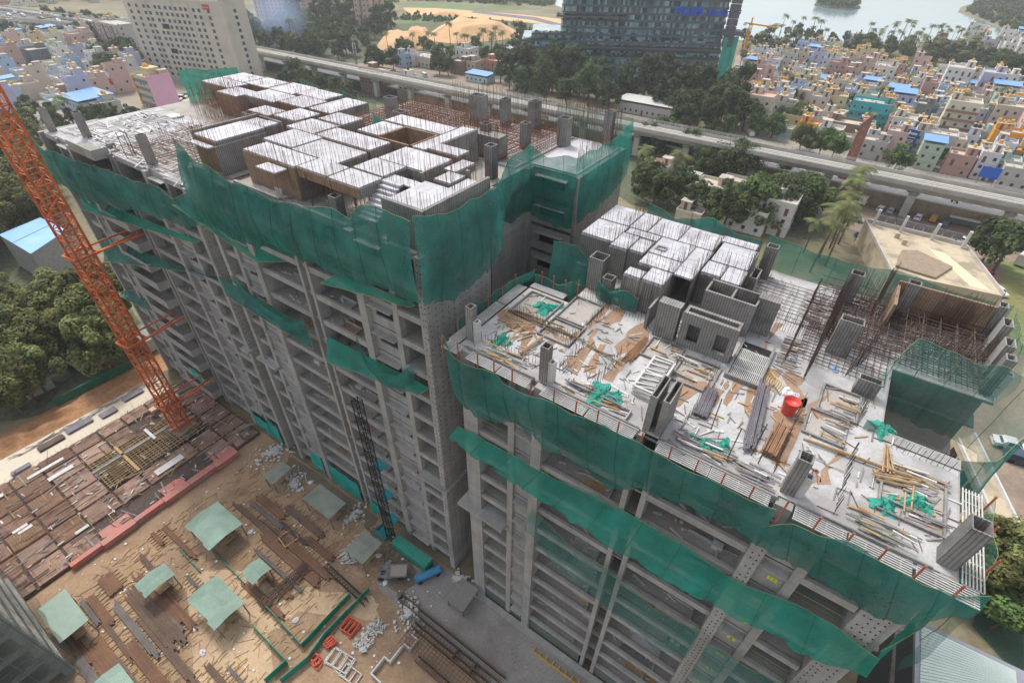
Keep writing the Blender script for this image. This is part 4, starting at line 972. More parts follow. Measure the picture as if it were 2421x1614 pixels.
# the netted pocket over the light well at the right
net('upper green screen of the netted pocket on the right of the deck', [(6.2, 34.6, 41.8), (7.6, 38.6, 42.3), (10, 38.9, 41.8), (12.7, 39.0, 42.0), (14.0, 38.0, 42.0), (14.6, 35.6, 41.6)], [(6.2, 34.4, 37.0), (7.5, 38.4, 36.0), (10, 38.6, 35.6), (12.6, 38.7, 35.4), (13.8, 37.6, 35.8), (14.4, 35.4, 36.2)], nu=60, nv=14, belly=-.1, mt=mat('pocket_net', '#2a7d72', .9, .2, .5, .06, 30.0, alpha=.46, transl=.35, spec=.05))
net('dark green apron of the netted pocket facing the deck', [(6.3, 31.6, 39.6), (8.4, 31.9, 38.6), (11.0, 32.2, 38.4), (13.2, 32.6, 39.4), (14.5, 35.2, 41.2)], [(6.4, 31.6, 36.4), (8.6, 31.4, 35.2), (11.0, 31.4, 34.6), (13.4, 31.6, 35.0), (14.4, 34.8, 36.0)], nu=50, nv=12, belly=.2)
net('pale green skirt net on the right end of the nearer block', [(13.0, 23.0, 36.8), (13.6, 26.4, 38.2), (13.4, 30.6, 38.6)], [(13.2, 23.0, 29.0), (13.8, 26.4, 30.5), (13.6, 31.0, 33.5)], nu=30, nv=12, out=(1, 0), mt=M_NETT)
# big catch net below
def q(x, y, z): return fp(x, y, z)
segs = [((-20.6, 22.3, 30.0), (1030, 1005, 28.2)), ((-13.4, 22.2, 30.2), (1170, 1105, 29.2)), ((-9.6, 22.3, 30.4), (1260, 1160, 29.4)), ((-5.0, 22.3, 31.0), (1400, 1258, 29.0)), ((0.4, 22.3, 30.8), (1560, 1350, 29.2)), ((3.6, 22.0, 30.6), (1700, 1420, 29.4)), ((7.2, 22.3, 31.6), (1850, 1505, 29.4)), ((11.4, 21.8, 31.2), (1990, 1556, 29.2))]
top_, bot_ = [], []
for (a, (x, y, z)) in segs: top_.append(a); bot_.append(fp(x, y, z))
net('very long bright green catch net across the front of the nearer block', top_, bot_, M_NETL, nu=90, nv=10, wav=.05, belly=.25, out=(0, -.2), group='tilted catch nets fixed to the facades')
net('bright green catch net turning round the right end of the nearer block', [(11.4, 22.3, 31.4), (12.4, 23.4, 33.6), (13.4, 26.0, 36.6)], [fp(1990, 1556, 29.2), fp(2040, 1480, 31.5), fp(2165, 1345, 36.0)], M_NETL, nu=24, nv=8, wav=.05, belly=.1, out=(.3, 0), group='tilted catch nets fixed to the facades')
net('faint dark net sagging over the lower storeys of the nearer block', [(-12.6, 22.1, 24.5), (-8, 21.9, 23.0), (-5, 21.8, 23.4), (0, 21.9, 21.5), (3, 22.0, 22.5)], [(-12.6, 20.9, 22.9), (-8, 20.6, 20.6), (-5, 20.6, 20.2), (0, 20.6, 18.8), (3, 21.0, 19.5)], M_NETT, nu=40, nv=6, belly=.1, seams=False)
net('faint dark net over the numbered storeys of the nearer block', [(3.8, 21.9, 21.5), (7, 21.7, 22.2), (10.8, 21.8, 23.5)], [(3.8, 20.6, 17.0), (7, 20.5, 17.6), (10.8, 20.6, 18.2)], M_NETT, nu=24, nv=6, belly=.1, seams=False)
# teal tarpaulins closing ground floor bays of the far block
M_TARP = mat('teal_tarp', '#119a8e', .6, .12, .5, .05, 6.0, bump=.3)
for (a, b, v, z0, z1, lab) in [(-46.6, -40.7, 22.9, .2, 4.2, 'teal sheet closing a ground floor bay left of the hoist mast'), (-51.0, -48.2, 22.9, .3, 4.6, 'narrow faded teal sheet at the foot of the tall far block'), (-65.4, -61.5, 22.9, .4, 3.2, 'teal sheet at the foot of the far unit beside debris'), (-61.0, -58.6, 22.9, .4, 4.2, 'narrow teal sheet beside the gap between the far units'), (-38.6, -36.6, 22.8, .2, 2.6, 'teal sheet behind the foot of the hoist mast'), (-79.5, -75.2, 21.7, 4.5, 6.8, 'rumpled teal sheet on a low balcony of the far unit')]:
    x, y = uv2xy(a, v)
    sd = rnd(0, 9)
    def fn(i, j, W=b - a, Hh=z1 - z0): return (i * W, .12 * math.sin(i * W * 3 + sd) * (1 - j * .6), j * Hh)
    tag(MB().grid(fn, 24, 4).build('tarpaulin', M_TARP, None, (x, y, z0), YAW), lab, 'tarpaulin', 'teal tarpaulins on the far blocks')
# ================================================================== ground of the site
def uvpoly(L): return [uv2xy(*p) for p in L]
M_EARTH = mat('site_earth', '#a08467', .97, .14, .25, .12, 3.0, bump=.25, stain='#7c6450', stain_amt=.65, stain_scale=.12)
M_PALE = mat('pale_sand_track', '#bfa484', .97, .10, .3, .10, 3.0, bump=.2, stain='#9a8168', stain_amt=.5, stain_scale=.18)
M_DRIVE = mat('wet_concrete', '#8d8883', .85, .12, .25, .10, 4.0, bump=.1, stain='#6f665d', stain_amt=.6, stain_scale=.15)
M_MUD = mat('dark_mud', '#6b5d4c', .6, .2, .5, .1, 3.0, bump=.2)
M_BEIGE = mat('beige_concrete', '#cfc3b0', .95, .07, .3, .08, 4.0, stain='#b5a893', stain_amt=.6, stain_scale=.3)
M_SOIL = mat('orange_soil', '#a8794f', .98, .2, .3, .15, 2.0, bump=.5, stain='#8a5b3c', stain_amt=.6, stain_scale=.2)
M_FIELD = mat('dry_ground', '#7d7358', .97, .2, .03, .12, .6, stain='#57603a', stain_amt=.8, stain_scale=.02)
def ground(name, poly, z, mt): return tag(MB().sheet(poly, z).build(name, mt), kind='structure')
ground('ground', [(-2600, -300), (2600, -300), (2600, 1150), (-2600, 1150)], -0.06, M_FIELD)
def wob(poly, a=.35, n=6):
    out = []
    for i in range(len(poly)):
        p, q_ = poly[i], poly[(i + 1) % len(poly)]
        for j in range(n): t = j / n; out.append((p[0] + (q_[0] - p[0]) * t + rnd(-a, a), p[1] + (q_[1] - p[1]) * t + rnd(-a, a)))
    return out
ground('yard_ground', uvpoly([(-64, -14), (-8, -14), (14, 10), (14, 22.6), (-64, 22.6)]), -0.03, M_EARTH)
ground('concrete_path', uvpoly(wob([(-30.5, 15.8), (-25.5, 15.2), (-12, 15.2), (14, 10), (14, 22.3), (-30, 22.3), (-32.5, 19)])), -0.02, M_DRIVE)
ground('mud_path', uvpoly(wob([(-37, 20.5), (-33.5, 19.6), (-29.5, 16.6), (-27, 16.4), (-26.5, 18.8), (-30, 21.8), (-36, 22.2)], .3)), -0.014, M_MUD)
ground('mud_path', uvpoly(wob([(-55, 20.2), (-47, 20.9), (-40, 21), (-37, 20.6), (-37, 22.3), (-56, 22.3)], .3)), -0.014, M_MUD)
ground('track_path', uvpoly(wob([(-50.5, 2.4), (-48.6, 5.6), (-36.5, 10.8), (-29.5, 14.6), (-27.2, 13.2), (-35.6, 8.0), (-36.5, 4.6), (-30, 1.0), (-31, -6), (-36, -4), (-46, .4)], .3)), -0.016, M_PALE)
ground('concrete_road', uvpoly([(-91, -14), (-85.2, -14), (-84.9, 19.5), (-90.6, 19.5)]), -0.012, M_BEIGE)
ground('soil_bank', uvpoly(wob([(-97, -14), (-91, -14), (-90.8, 22), (-96.5, 24)], .3)), -0.02, M_SOIL)
# low soil ridge
mb = MB()
def fn(i, j): return (-96.4 + i * 5.2 + .3 * NZ.noise(Vector((i * 2, j * 9, 0))), -12 + j * 32, -.05 + 1.1 * math.sin(i * math.pi) * (.6 + .8 * NZ.noise(Vector((i * 3, j * 14, 2)))))
g_ = MB().grid(fn, 12, 60); g_.v = [(*uv2xy(a, b), c) for a, b, c in g_.v]
tag(g_.build('soil_terrain', M_SOIL, smooth=True), kind='structure')

YG = 'site yard'
def yard(name, label, cat, u, v, z=0.0, rz=0.0, group=None): x, y = uv2xy(u, v); return thing(name, label, cat, (x, y, z), YAW + rz, group)
# ---- podium: timber formwork deck between dark beam trenches, at the left
t = yard('podium_deck', 'brown plywood formwork deck of the podium with dark beam trenches', 'formwork deck', -85, -12)
M_PLY = mat('weathered_ply', '#8f7262', .9, .2, .5, .12, 6.0, stain='#6b564a', stain_amt=.6, stain_scale=.3, stripe=('X', 2.2, .22, .6), obj_var=.16)
M_PINK = mat('pink_ply', '#bd7468', .85, .12, .6, .1, 5.0, stain='#8f8883', stain_amt=.55, stain_scale=.3)
M_BEAMT = mat('beam_trench', '#4d3f38', .95, .15, .5, .1, 5.0)
MB().box(0, 21.5, 0, 34.2, .0, .25).build('deck_base', M_BEAMT, t)
us = [0, 3.0, 6.6, 10.4, 14.0, 17.6, 21.4]; vs = [0, 3.6, 7.4, 11.0, 15.2, 19.0, 22.6, 26.4, 30.0, 34.0]
hole = {(2, 5), (2, 6), (3, 4), (3, 5), (3, 6), (1, 6), (2, 4), (3, 7)}
for i in range(6):
    for j in range(9):
        if (i, j) in hole: continue
        a, b, c_, d_ = us[i] + .3, us[i + 1] - .05, vs[j] + .3, vs[j + 1] - .05
        h = .62 if i < 4 else .55
        if i == 5 and 2 < j < 7: continue
        MB().box(a, b, c_, d_, .26, h + rnd(-.03, .03)).build('plywood_panel', M_PLY, t)
for j in range(2, 8):
    MB().box(21.45, 22.2 + rnd(-.1, .5), vs[j] - .2, vs[j + 1] - .25, .05, .9).build('side_form', M_PINK, t)
    if j % 2: MB().box(19.6, 21.2, vs[j] + .3, vs[j + 1] - .3, .26, .66).build('plywood_panel', M_PINK, t)
pit = MB().box(6.7, 14.0, 15.3, 29.9, .252, .30); pit.build('pit_dark_fill', M_DARK, t)  # flat dark sheet instead of depth; the shade of the pit is painted
pb = MB()
for i in range(26):
    v = 15.6 + i * .55; pb.bar((6.8, v, .75), (13.9, v + rnd(-.2, .2), .78), .07)
for i in range(14):
    u = 6.9 + i * .52; pb.bar((u, 15.4, .85), (u + rnd(-.2, .2), 29.6, .88), .07)
stuff(pb.build('scaffold_grid', M_WOOD, t))
for (a, b, c_, d_, z, mt) in [(8.8, 9.3, 15.2, 30, 1.0, M_CONC2), (6.6, 14, 19.2, 19.6, 1.0, M_WOOD), (10.2, 10.7, 26, 29.8, 1.2, M_PINK), (6.8, 10, 23.6, 24.0, 1.1, M_GREYW), (8.5, 12.8, 16.6, 18.4, .7, M_GREYW)]:
    MB().box(a, b, c_, d_, .7, z).build('pit_beam', mt, t)
MB().box(3.4, 4.4, 26.2, 30.8, 1.0, 1.5).build('pit_beam', mat('cream_beam', '#c5ab8c', .9, .1), t)
rb = MB()
for i in range(6): rebar_field(rb, line_pts(us[i] + .15, .3, us[i] + .15, 33.8, .3, .7), (.5, 1.0), .03)
for i in range(140):
    u, v = rnd(.5, 21), rnd(.5, 34); l, a = rnd(.5, 2.4), random.choice((0, 1.57, rnd(0, 3)))
    rb.bar((u, v, .72), (u + l * math.cos(a), v + l * math.sin(a), .74), rnd(.04, .12), .05)
for i in range(5): mesh_mat(rb, us[i] + .4, us[i + 1] - .1, vs[2 - i % 2] + .3, vs[2 - i % 2 + 1] - .1, .68, .22, .02)
stuff(rb.build('loose_bars', M_WOOD, t))
for mt_, n_, nm in ((M_BEAMT, 60, 'deck_joists'), (M_REBAR, 260, 'deck_rods'), (M_GREYW, 140, 'deck_scrap'), (M_CONC2, 130, 'deck_rubble')):
    qb = MB()
    for _ in range(n_):
        u, v = rnd(.4, 21), rnd(.4, 33.6); a = random.choice((0, 1.57, 1.57, rnd(0, 3))); l = rnd(.4, 3.4) if mt_ is not M_GREYW else rnd(.2, .9)
        u2, v2 = min(21.3, u + l * math.cos(a)), min(34, v + l * math.sin(a)); qb.bar((u, v, .74), (u2, v2, .76), rnd(.05, .2) if mt_ is not M_REBAR else .04, .06)
    stuff(qb.build(nm, mt_, t))
for (i, j) in ((0, 0), (0, 1), (1, 0), (1, 1), (1, 2), (2, 1), (2, 2), (3, 1), (4, 2), (0, 3), (4, 0), (3, 2)):
    qb = MB(); mesh_mat(qb, us[i] + .35, us[i + 1] - .1, vs[j] + .35, vs[j + 1] - .1, .69, .28, .028); stuff(qb.build('rebar_mat', M_REBAR, t))
for (u, v, l, w_) in [(15.8, 20.5, 1.2, 4.0), (10.4, 4.8, .5, 1.7), (11.1, 5.2, .5, 1.6), (17.2, 9.5, .5, 1.6), (4.6, 11.0, .8, 3.2), (2.2, 5.2, .7, 1.2), (1.6, 3.8, .6, 1.2), (2.0, 9.4, .6, 4.6)]:
    MB().box(u, u + l, v, v + w_, .7, .78).build('white_board', M_GREYW, t)
# things strewn on the beige concrete road
for i, (u, v, w_, d_, lab, mt) in enumerate([(-88.6, 9.2, 1.3, 2.2, 'grey grating leaning flat on the beige road', M_STEEL), (-89.4, 4.6, 1.4, 3.4, 'grey bundle of sheets on the beige road near the soil bank', M_STEEL), (-88.8, .6, 1.1, 3.2, 'dark bundle on the beige road near the picture edge', M_REBARG), (-89.6, 13.2, 1.2, 3.0, 'pile of grey sheets on the far end of the beige road', M_STEEL), (-86.6, -3.6, .8, 2.2, 'grey boards at the near end of the beige road', M_STEEL)]):
    t = yard('sheet_pile', lab, 'steel sheets', u, v, -.01)
    for q_ in range(5): MB().box(rnd(-.1, .1), w_ + rnd(-.1, .2), rnd(-.2, .1), d_ + rnd(-.2, .2), q_ * .07, q_ * .07 + .06).build('sheet', mt, t)
t = yard('timber_pile', 'scatter of grey timber along the edge of the beige road', 'timber', -90.2, 5, -.01)
for i in range(46):
    v = rnd(-8, 13); a = rnd(1.1, 1.9); l = rnd(.8, 3.2)
    MB().bar((rnd(-.2, .9), v, .06 + rnd(0, .2)), (rnd(-.1, .8), v + l, .08 + rnd(0, .2)), rnd(.05, .14), .06).build('plank', M_CONC2, t)
# green hoarding by the soil bank
M_HGREEN = mat('dark_green_sheet', '#17694f', .7, .15, .6, .08, 6.0, stripe=('Y', 3.5, .25, .55))
t = yard('hoarding', 'dark green corrugated hoarding beside the orange soil bank', 'fence', -96.4, 6.0)
for i in range(8): MB().box(-.03, .03, i * 1.62, i * 1.62 + 1.58, 0, 1.5 + rnd(-.1, .1)).build('sheet', M_HGREEN, t)
MB().box(-.9, -.03, 3.0, 10.5, 1.1, 1.2).build('cap_sheet', M_HGREEN, t)

# ---- corrugated roofs of the bending sheds
M_SHED = mat('pale_green_sheet', '#8ba697', .6, .1, .5, .08, 5.0, stain='#6f8a7c', stain_amt=.4, stain_scale=.6, stripe=('Y', 3.2, .35, .35), obj_var=.08)
M_SHEDG = mat('grey_green_sheet', '#8b9186', .7, .08, .5, .06, 5.0, stain='#6f736a', stain_amt=.5, stain_scale=.6, stripe=('Y', 5.0, .25, .5))
def shed(label, u0, u1, v0, v1, z=2.8, mt=None, ridge=True, tilt=.0):
    t = yard('bending_shed', label, 'shed', u0, v0)
    W, D = u1 - u0, v1 - v0; mt = mt or M_SHED
    n = 3
    n = 4
    for i in range(n):
        a, b = W * i / n - .03, W * (i + 1) / n + .03
        if ridge:
            h = .12
            for k_, (p, q_) in enumerate(((-.02, D * .52), (D * .48, D + .02))):
                z0, z1 = (z - .1, z + h) if k_ == 0 else (z + h, z - .22)
                oo = rnd(-.12, .12)
                MB().hexa([(a, p + oo, z0 + i * .012), (b, p + oo, z0 + i * .012), (b, q_, z1 + i * .012), (a, q_, z1 + i * .012), (a, p + oo, z0 + .04 + i * .012), (b, p + oo, z0 + .04 + i * .012), (b, q_, z1 + .04 + i * .012), (a, q_, z1 + .04 + i * .012)]).build('roof_sheet', mt, t)
        else:
            MB().hexa([(a, 0, z - tilt + i * .015), (b, 0, z - tilt + i * .015), (b, D, z + tilt + i * .015), (a, D, z + tilt + i * .015), (a, 0, z + .04 - tilt + i * .015), (b, 0, z + .04 - tilt + i * .015), (b, D, z + .04 + tilt + i * .015), (a, D, z + .04 + tilt + i * .015)]).build('roof_sheet', mt, t)
    for u in (.15, W - .15):
        for v in (.2, D - .2): MB().box(u - .06, u + .06, v - .06, v + .06, 0, z - .28).build('post', M_STEEL, t)
    MB().box(.6, W - .6, D * .3, D * .7, .75, .85).build('work_bench', M_WOOD, t)
    for u in (.8, W - .8): MB().box(u - .05, u + .05, D * .45, D * .55, 0, .74).build('bench_leg', M_STEEL, t)
    return t
shed('green shed roof next to the netted building at the lower left', -58.5, -52.5, -9.1, -6.2, mt=mat('shed_w', '#93a89b', .6, .07, .5, .05, 5.0, stripe=('Y', 5.0, .2, .5)), ridge=False, tilt=.05)
a, b = atuv(319.5, 1382, 2.8), atuv(409, 1353, 2.8)
ca, cb = atuv(319.5, 1382, 2.8), atuv(409, 1353, 2.8); cc, cd = atuv(385.5, 1329, 2.8), atuv(346, 1410, 2.8)
shed('small bent green shed roof between the rebar stacks', min(ca[0], cc[0]), max(cb[0], cd[0]), min(ca[1], cd[1]), max(cb[1], cc[1]))
shed('large green shed roof beside the pink side forms', -55.2, -49.4, 6.2, 10.7)
shed('large green shed roof in the middle of the rebar yard', -45.8, -40.1, 1.3, 4.9)
ca, cb = atuv(576, 1359, 2.5), atuv(638, 1340, 2.5); cc, cd = atuv(607, 1320, 2.5), atuv(602, 1377, 2.5)
shed('small green shed roof beyond the green fence line', min(ca[0], cc[0]), max(cb[0], cd[0]), min(ca[1], cd[1]), max(cb[1], cc[1]), 2.5)
shed('grey green shed roof farthest up beside the debris', -54.0, -51.7, 16.8, 20.0, 2.4, M_SHEDG, False, .1)
shed('grey green shed roof in front of the teal sheet', -46.0, -40.6, 17.6, 20.5, 2.8, M_SHEDG, False, .05)
shed('grey green shed roof beside the white timber pile near the hoist', -35.6, -32.4, 15.9, 19.2, 2.8, M_SHEDG, False, .05)
shed('green shed roof cut off by the bottom edge of the picture', -45.4, -41.5, -9.4, -6.4, 2.8, M_SHED)
shed('grey ramp roof beside the gap between the two blocks', -21.6, -19.1, 18.9, 22.0, 1.8, mat('grey_sheet', '#827f7a', .8, .08, .5, .08, 4.0, stripe=('Y', 4.0, .25, .5)), False, .1)

# ---- stacks of reinforcing bars lying along the yard
M_RUST = mat('rust_bar', '#7b553c', .9, .2, .6, .12, 7.0, stripe=('Y', 7.0, .35, .45, .4))
M_GREYB = mat('grey_bar', '#6a625f', .75, .2, .6, .12, 7.0, stripe=('Y', 7.0, .35, .45, .4))
M_BRNB = mat('brown_bar', '#68503f', .85, .2, .6, .12, 7.0, stripe=('Y', 7.0, .35, .45, .4))
def bars(label, u0, u1, v, w, mt, h=.35, n=9, rz=0.0):
    t = yard('rebar_stack', label, 'rebar stack', u0, v, 0, rz, 'stacks of reinforcing bars in the yard')
    L = u1 - u0
    for i in range(n):
        y = (i + .5) / n * w - w / 2; ww = w / n * .94; hh = h * rnd(.55, 1.0)
        a, b = rnd(0, .12) * L, L * (1 - rnd(0, .12))
        MB().box(a, b, y - ww / 2, y + ww / 2, .1, .1 + hh).build('bar_bundle', mt, t)
    for q_ in [L * k_ / 6 + L / 12 for k_ in range(6)]:
        MB().box(q_ - .06, q_ + .06, -w / 2 - .6, w / 2 + .6, .0, .099).build('sleeper', M_WOOD, t)
    return t
SD = [(-55.0, -43.0, -1.9, 1.9, M_BRNB, 'broad brown stack of bars passing in front of the small bent shed'), (-55.2, -43.8, -3.9, .7, M_GREYB, 'narrow grey stack next to the broad brown stack'), (-52.5, -43.2, .1, .8, M_RUST, 'rust brown stack between small bent shed and middle shed'), (-59.0, -55.4, -3.0, 1.6, M_RUST, 'short flat rusty stack beside the pink side forms'),
      (-57.8, -51.5, -5.2, .9, M_RUST, 'short rust stack behind the lower left shed'), (-58.0, -53.0, -6.0, .5, M_GREYB, 'thin grey stack touching the lower left shed'), (-52.0, -42.5, -7.4, 1.9, M_RUST, 'wide rust stack running out at the bottom of the picture'), (-52.2, -43.0, -9.0, .9, M_GREYB, 'grey stack at the very bottom left of the yard'), (-53.6, -46.0, -5.6, .5, M_BRNB, 'thin brown stack before the wide rust stack'),
      (-48.6, -35.4, 11.7, 1.1, M_RUST, 'long rust stack beyond the green fence'), (-47.2, -36.6, 9.9, .45, M_GREYB, 'thin grey stack beyond the green fence'), (-53.6, -47.0, 15.0, 1.1, M_RUST, 'rust stack below the farthest shed'), (-54.0, -46.2, 13.8, .6, M_GREYB, 'grey stack below the farthest shed'), (-47.6, -41.4, 14.2, .5, mat('black_bar', '#453f3f', .8, .2), 'thin dark stack in the upper part of the yard'),
      (-42.6, -37.0, 14.8, .9, M_RUST, 'rust stack leading to the white timber pile'), (-44.0, -37.2, 8.6, .8, M_RUST, 'rust stack beside the small shed beyond the fence'), (-39.2, -33.2, -1.2, .6, M_BRNB, 'brown stack right of the middle shed near the bottom edge'), (-37.4, -32.6, .0, .35, M_GREYB, 'thin grey stack right of the middle shed'), (-40.2, -36.2, 11.9, .45, M_GREYB, 'thin grey stack next to the truss frames'),
      (-36.0, -30.6, -4.0, .9, M_BRNB, 'brown stack near the bottom centre of the yard'), (-60.0, -57.0, 3.4, .5, M_RUST, 'small rust stack at the corner of the podium'), (-47.0, -44.4, -.8, .4, M_GREYB, 'short grey stack under the eave of the middle shed'), (-50.6, -47.4, 2.9, .35, M_GREYB, 'blue grey short stack beside the small bent shed'),
      (-58.6, -49.0, -8.3, .5, M_RUST, 'narrow rust stack along the side of the lower left shed'), (-41.6, -34.6, -8.6, 1.2, M_RUST, 'rust stack leaving the picture at the bottom'), (-50.0, -44.0, 13.0, .3, M_BRNB, 'thin brown rods below the far grey stack')]
SD += [(-56.5, -45.5, -.6, .9, M_RUST, 'rust stack just beyond the broad brown stack'), (-50.5, -38.5, -2.9, .8, M_BRNB, 'brown stack passing below the middle shed'), (-49.0, -37.0, -5.0, 1.1, M_RUST, 'long rust stack below the middle shed'), (-48.0, -36.5, -6.6, .5, M_GREYB, 'long thin grey stack near the bottom edge'), (-55.5, -44.0, 12.4, .7, M_BRNB, 'brown stack running from the pink forms past the timber box'),
       (-45.0, -35.0, 13.0, 1.0, M_RUST, 'rust stack between the timber box and the black girder'), (-49.0, -40.5, 16.2, .9, M_BRNB, 'brown stack in front of the two grey green sheds'), (-44.2, -36.0, 6.6, .9, M_RUST, 'rust stack between the V fence and the small shed'), (-60.5, -51.5, 4.8, .6, M_RUST, 'rust stack between podium and large shed'), (-58.5, -50.0, .9, .6, M_BRNB, 'brown stack left of the small bent shed'), (-39.6, -31.5, -3.0, .9, M_BRNB, 'brown stack by the dark fence corner at the bottom')]
for (a, b, v, w, mt, lab) in SD: bars(lab, a, b, v, w, mt, n=max(4, int(w * 6)))
# sleepers, offcuts, scraps spread over the earth
sb = MB()
for _ in range(1100):
    u, v = rnd(-60, -31), rnd(-10, 20.5)
    x, y = uv2xy(u, v); l, a = rnd(.2, 1.8), random.choice((YAW + 1.57 + rnd(-.2, .2), rnd(0, 3.1)))
    sb.bar((x, y, .02), (x + l * math.cos(a), y + l * math.sin(a), .03), rnd(.03, .09), .05)
o = stuff(sb.build('wood_offcuts_litter', M_WOOD)); tag(o, 'wood offcuts and short rods littering the yard earth', 'litter')
sb = MB()
for _ in range(260):
    u, v = rnd(-62, -20), rnd(-9, 21.5)
    x, y = uv2xy(u, v); s_ = rnd(.08, .3)
    sb.box(x, x + s_, y, y + s_ * rnd(.5, 1.2), -.01, s_ * .35)
o = stuff(sb.build('rubble_litter', M_PAPER)); tag(o, 'white paper and rubble scraps littering the yard', 'litter')
for i, (x, y, lab) in enumerate([(593, 1257, 'white crumpled sheet right of the large shed by the pink forms'), (461, 1484, 'white sack below the middle shed'), (480, 1542, 'white box near the bottom of the yard'), (700, 1466, 'white sack beside the truss frames'), (895, 1313, 'lilac sack beside the grey green shed near the hoist'), (911, 1376, 'white paper bag on the mud by the dumper'), (735, 1140, 'heap of pale cloth beside the farthest shed')]):
    blob_sack(x, y, -.03, lab, .45)
# ---- green fence lines
def fence(label, pts, h=1.0):
    P_ = [atv(x, y, 0) for x, y in pts]
    t = thing('mesh_fence', label, 'fence', P_[0])
    for p, q_ in zip(P_, P_[1:]):
        L = (q_ - p).length; n = max(1, int(L / 2.2))
        for i in range(n):
            a, b = p.lerp(q_, i / n) - P_[0], p.lerp(q_, (i + 1) / n) - P_[0]
            d_ = (b - a).normalized(); nn = Vector((-d_.y, d_.x, 0)) * .02; a2, b2 = a + d_ * .02, b - d_ * .02
            hh = h + rnd(-.08, .08)
            MB().hexa([a2 - nn, b2 - nn, b2 + nn, a2 + nn, a2 - nn * 2 + Vector((0, 0, hh)), b2 - nn * 2 + Vector((0, 0, hh + rnd(-.05, .05))), b2 + nn * 2 + Vector((0, 0, hh)), a2 + nn * 2 + Vector((0, 0, hh))]).build('net_panel', M_FGREEN, t)
            MB().tube(a, a + Vector((0, 0, h + .1)), .03, 5).build('post', M_STEEL, t)
M_FGREEN = mat('fence_green', '#14826a', .8, .15, .6, .06, 9.0)
S6 = lambda L: [(600 + x / 3.787, 1200 + y / 3.787) for x, y in L]
S5 = lambda L: [(x / 3.787, 1200 + y / 3.787) for x, y in L]
fence('green fence making a V round the truss frames', S6([(120, 900), (440, 1250), (870, 790)]))
fence('green fence running beside the orange frames', S6([(1040, 740), (650, 1150), (500, 1360), (250, 1568)]))
fence('green fence round the dark stack at the bottom edge', S6([(0, 1070), (305, 1390), (110, 1568)]))
fence('short green fence line beside the small bent shed', S5([(1605, 370), (1800, 580)]), .5)
fence('thin green fence line between the two large sheds', S5([(1900, 380), (2200, 690)]), .5)

# ---- material hoist with black lattice mast
def lattice(t, name, w, z0, z1, step, rc, rb, mt, sub=True):
    mb = MB(); c = [(-w / 2, -w / 2), (w / 2, -w / 2), (w / 2, w / 2), (-w / 2, w / 2)]
    for i, (x, y) in enumerate(c): MB().box(x - rc, x + rc, y - rc, y + rc, z0, z1).build('chord', mt, t)
    z = z0; k_ = 0
    while z < z1 - .01:
        zt = min(z1, z + step)
        for i in range(4):
            p, q_ = c[i], c[(i + 1) % 4]
            if k_ % 2: p, q_ = q_, p
            mb.bar((*p, z), (*q_, zt), rb * 2); mb.bar((*c[i], zt), (*c[(i + 1) % 4], zt), rb * 2)
        z = zt; k_ += 1
    stuff(mb.build('lattice', mt, t))
M_BLK = mat('black_steel', '#2c2c2e', .6, .1, 1.0, 0)
t = yard('hoist_mast', 'black lattice hoist mast standing against the tall far block', 'hoist', -33.35, 21.3)
lattice(t, 'm', .75, .1, 26.4, .8, .04, .018, M_BLK)
M_TEALP = mat('teal_paint', '#1f8f98', .55, .12, .8, .05)
for z in (3.2, 8.6, 14.4): MB().box(-.9, .5, .45, 1.6, z, z + .12).build('tie_frame', M_TEALP, t)
t = yard('hoist_cage', 'teal hoist cage at the foot of the black mast', 'hoist cage', -35.4, 20.5)
MB().box(0, 1.5, 0, 1.4, .1, .2).build('floor_plate', M_TEALP, t)
cb = MB()
for (x, y) in ((0, 0), (1.5, 0), (1.5, 1.4), (0, 1.4)): cb.box(x - .04, x + .04, y - .04, y + .04, .1, 1.5)
cb.box(0, 1.5, -.03, .03, 1.4, 1.5).box(0, 1.5, 1.37, 1.43, 1.4, 1.5).box(0, 1.5, -.03, .0, .5, 1.2).box(-.03, 0, 0, 1.4, .5, 1.2); cb.build('frame', M_TEALP, t)
t = yard('site_container', 'long teal steel container beside the hoist mast', 'container', -32.2, 20.4)
M_CONT = mat('teal_container', '#23907b', .6, .14, .5, .08, 5.0, stripe=('X', 2.6, .22, .5))
MB().box(0, 5.8, 0, 1.35, .15, 1.5).build('body', M_CONT, t)
MB().box(-.04, 5.84, -.04, 1.39, 1.5, 1.62).build('lid', M_CONT, t)
for u in (.0, 2.8, 5.6): MB().box(u, u + .2, -.02, 1.37, 0, .149).build('skid', M_BLK, t)
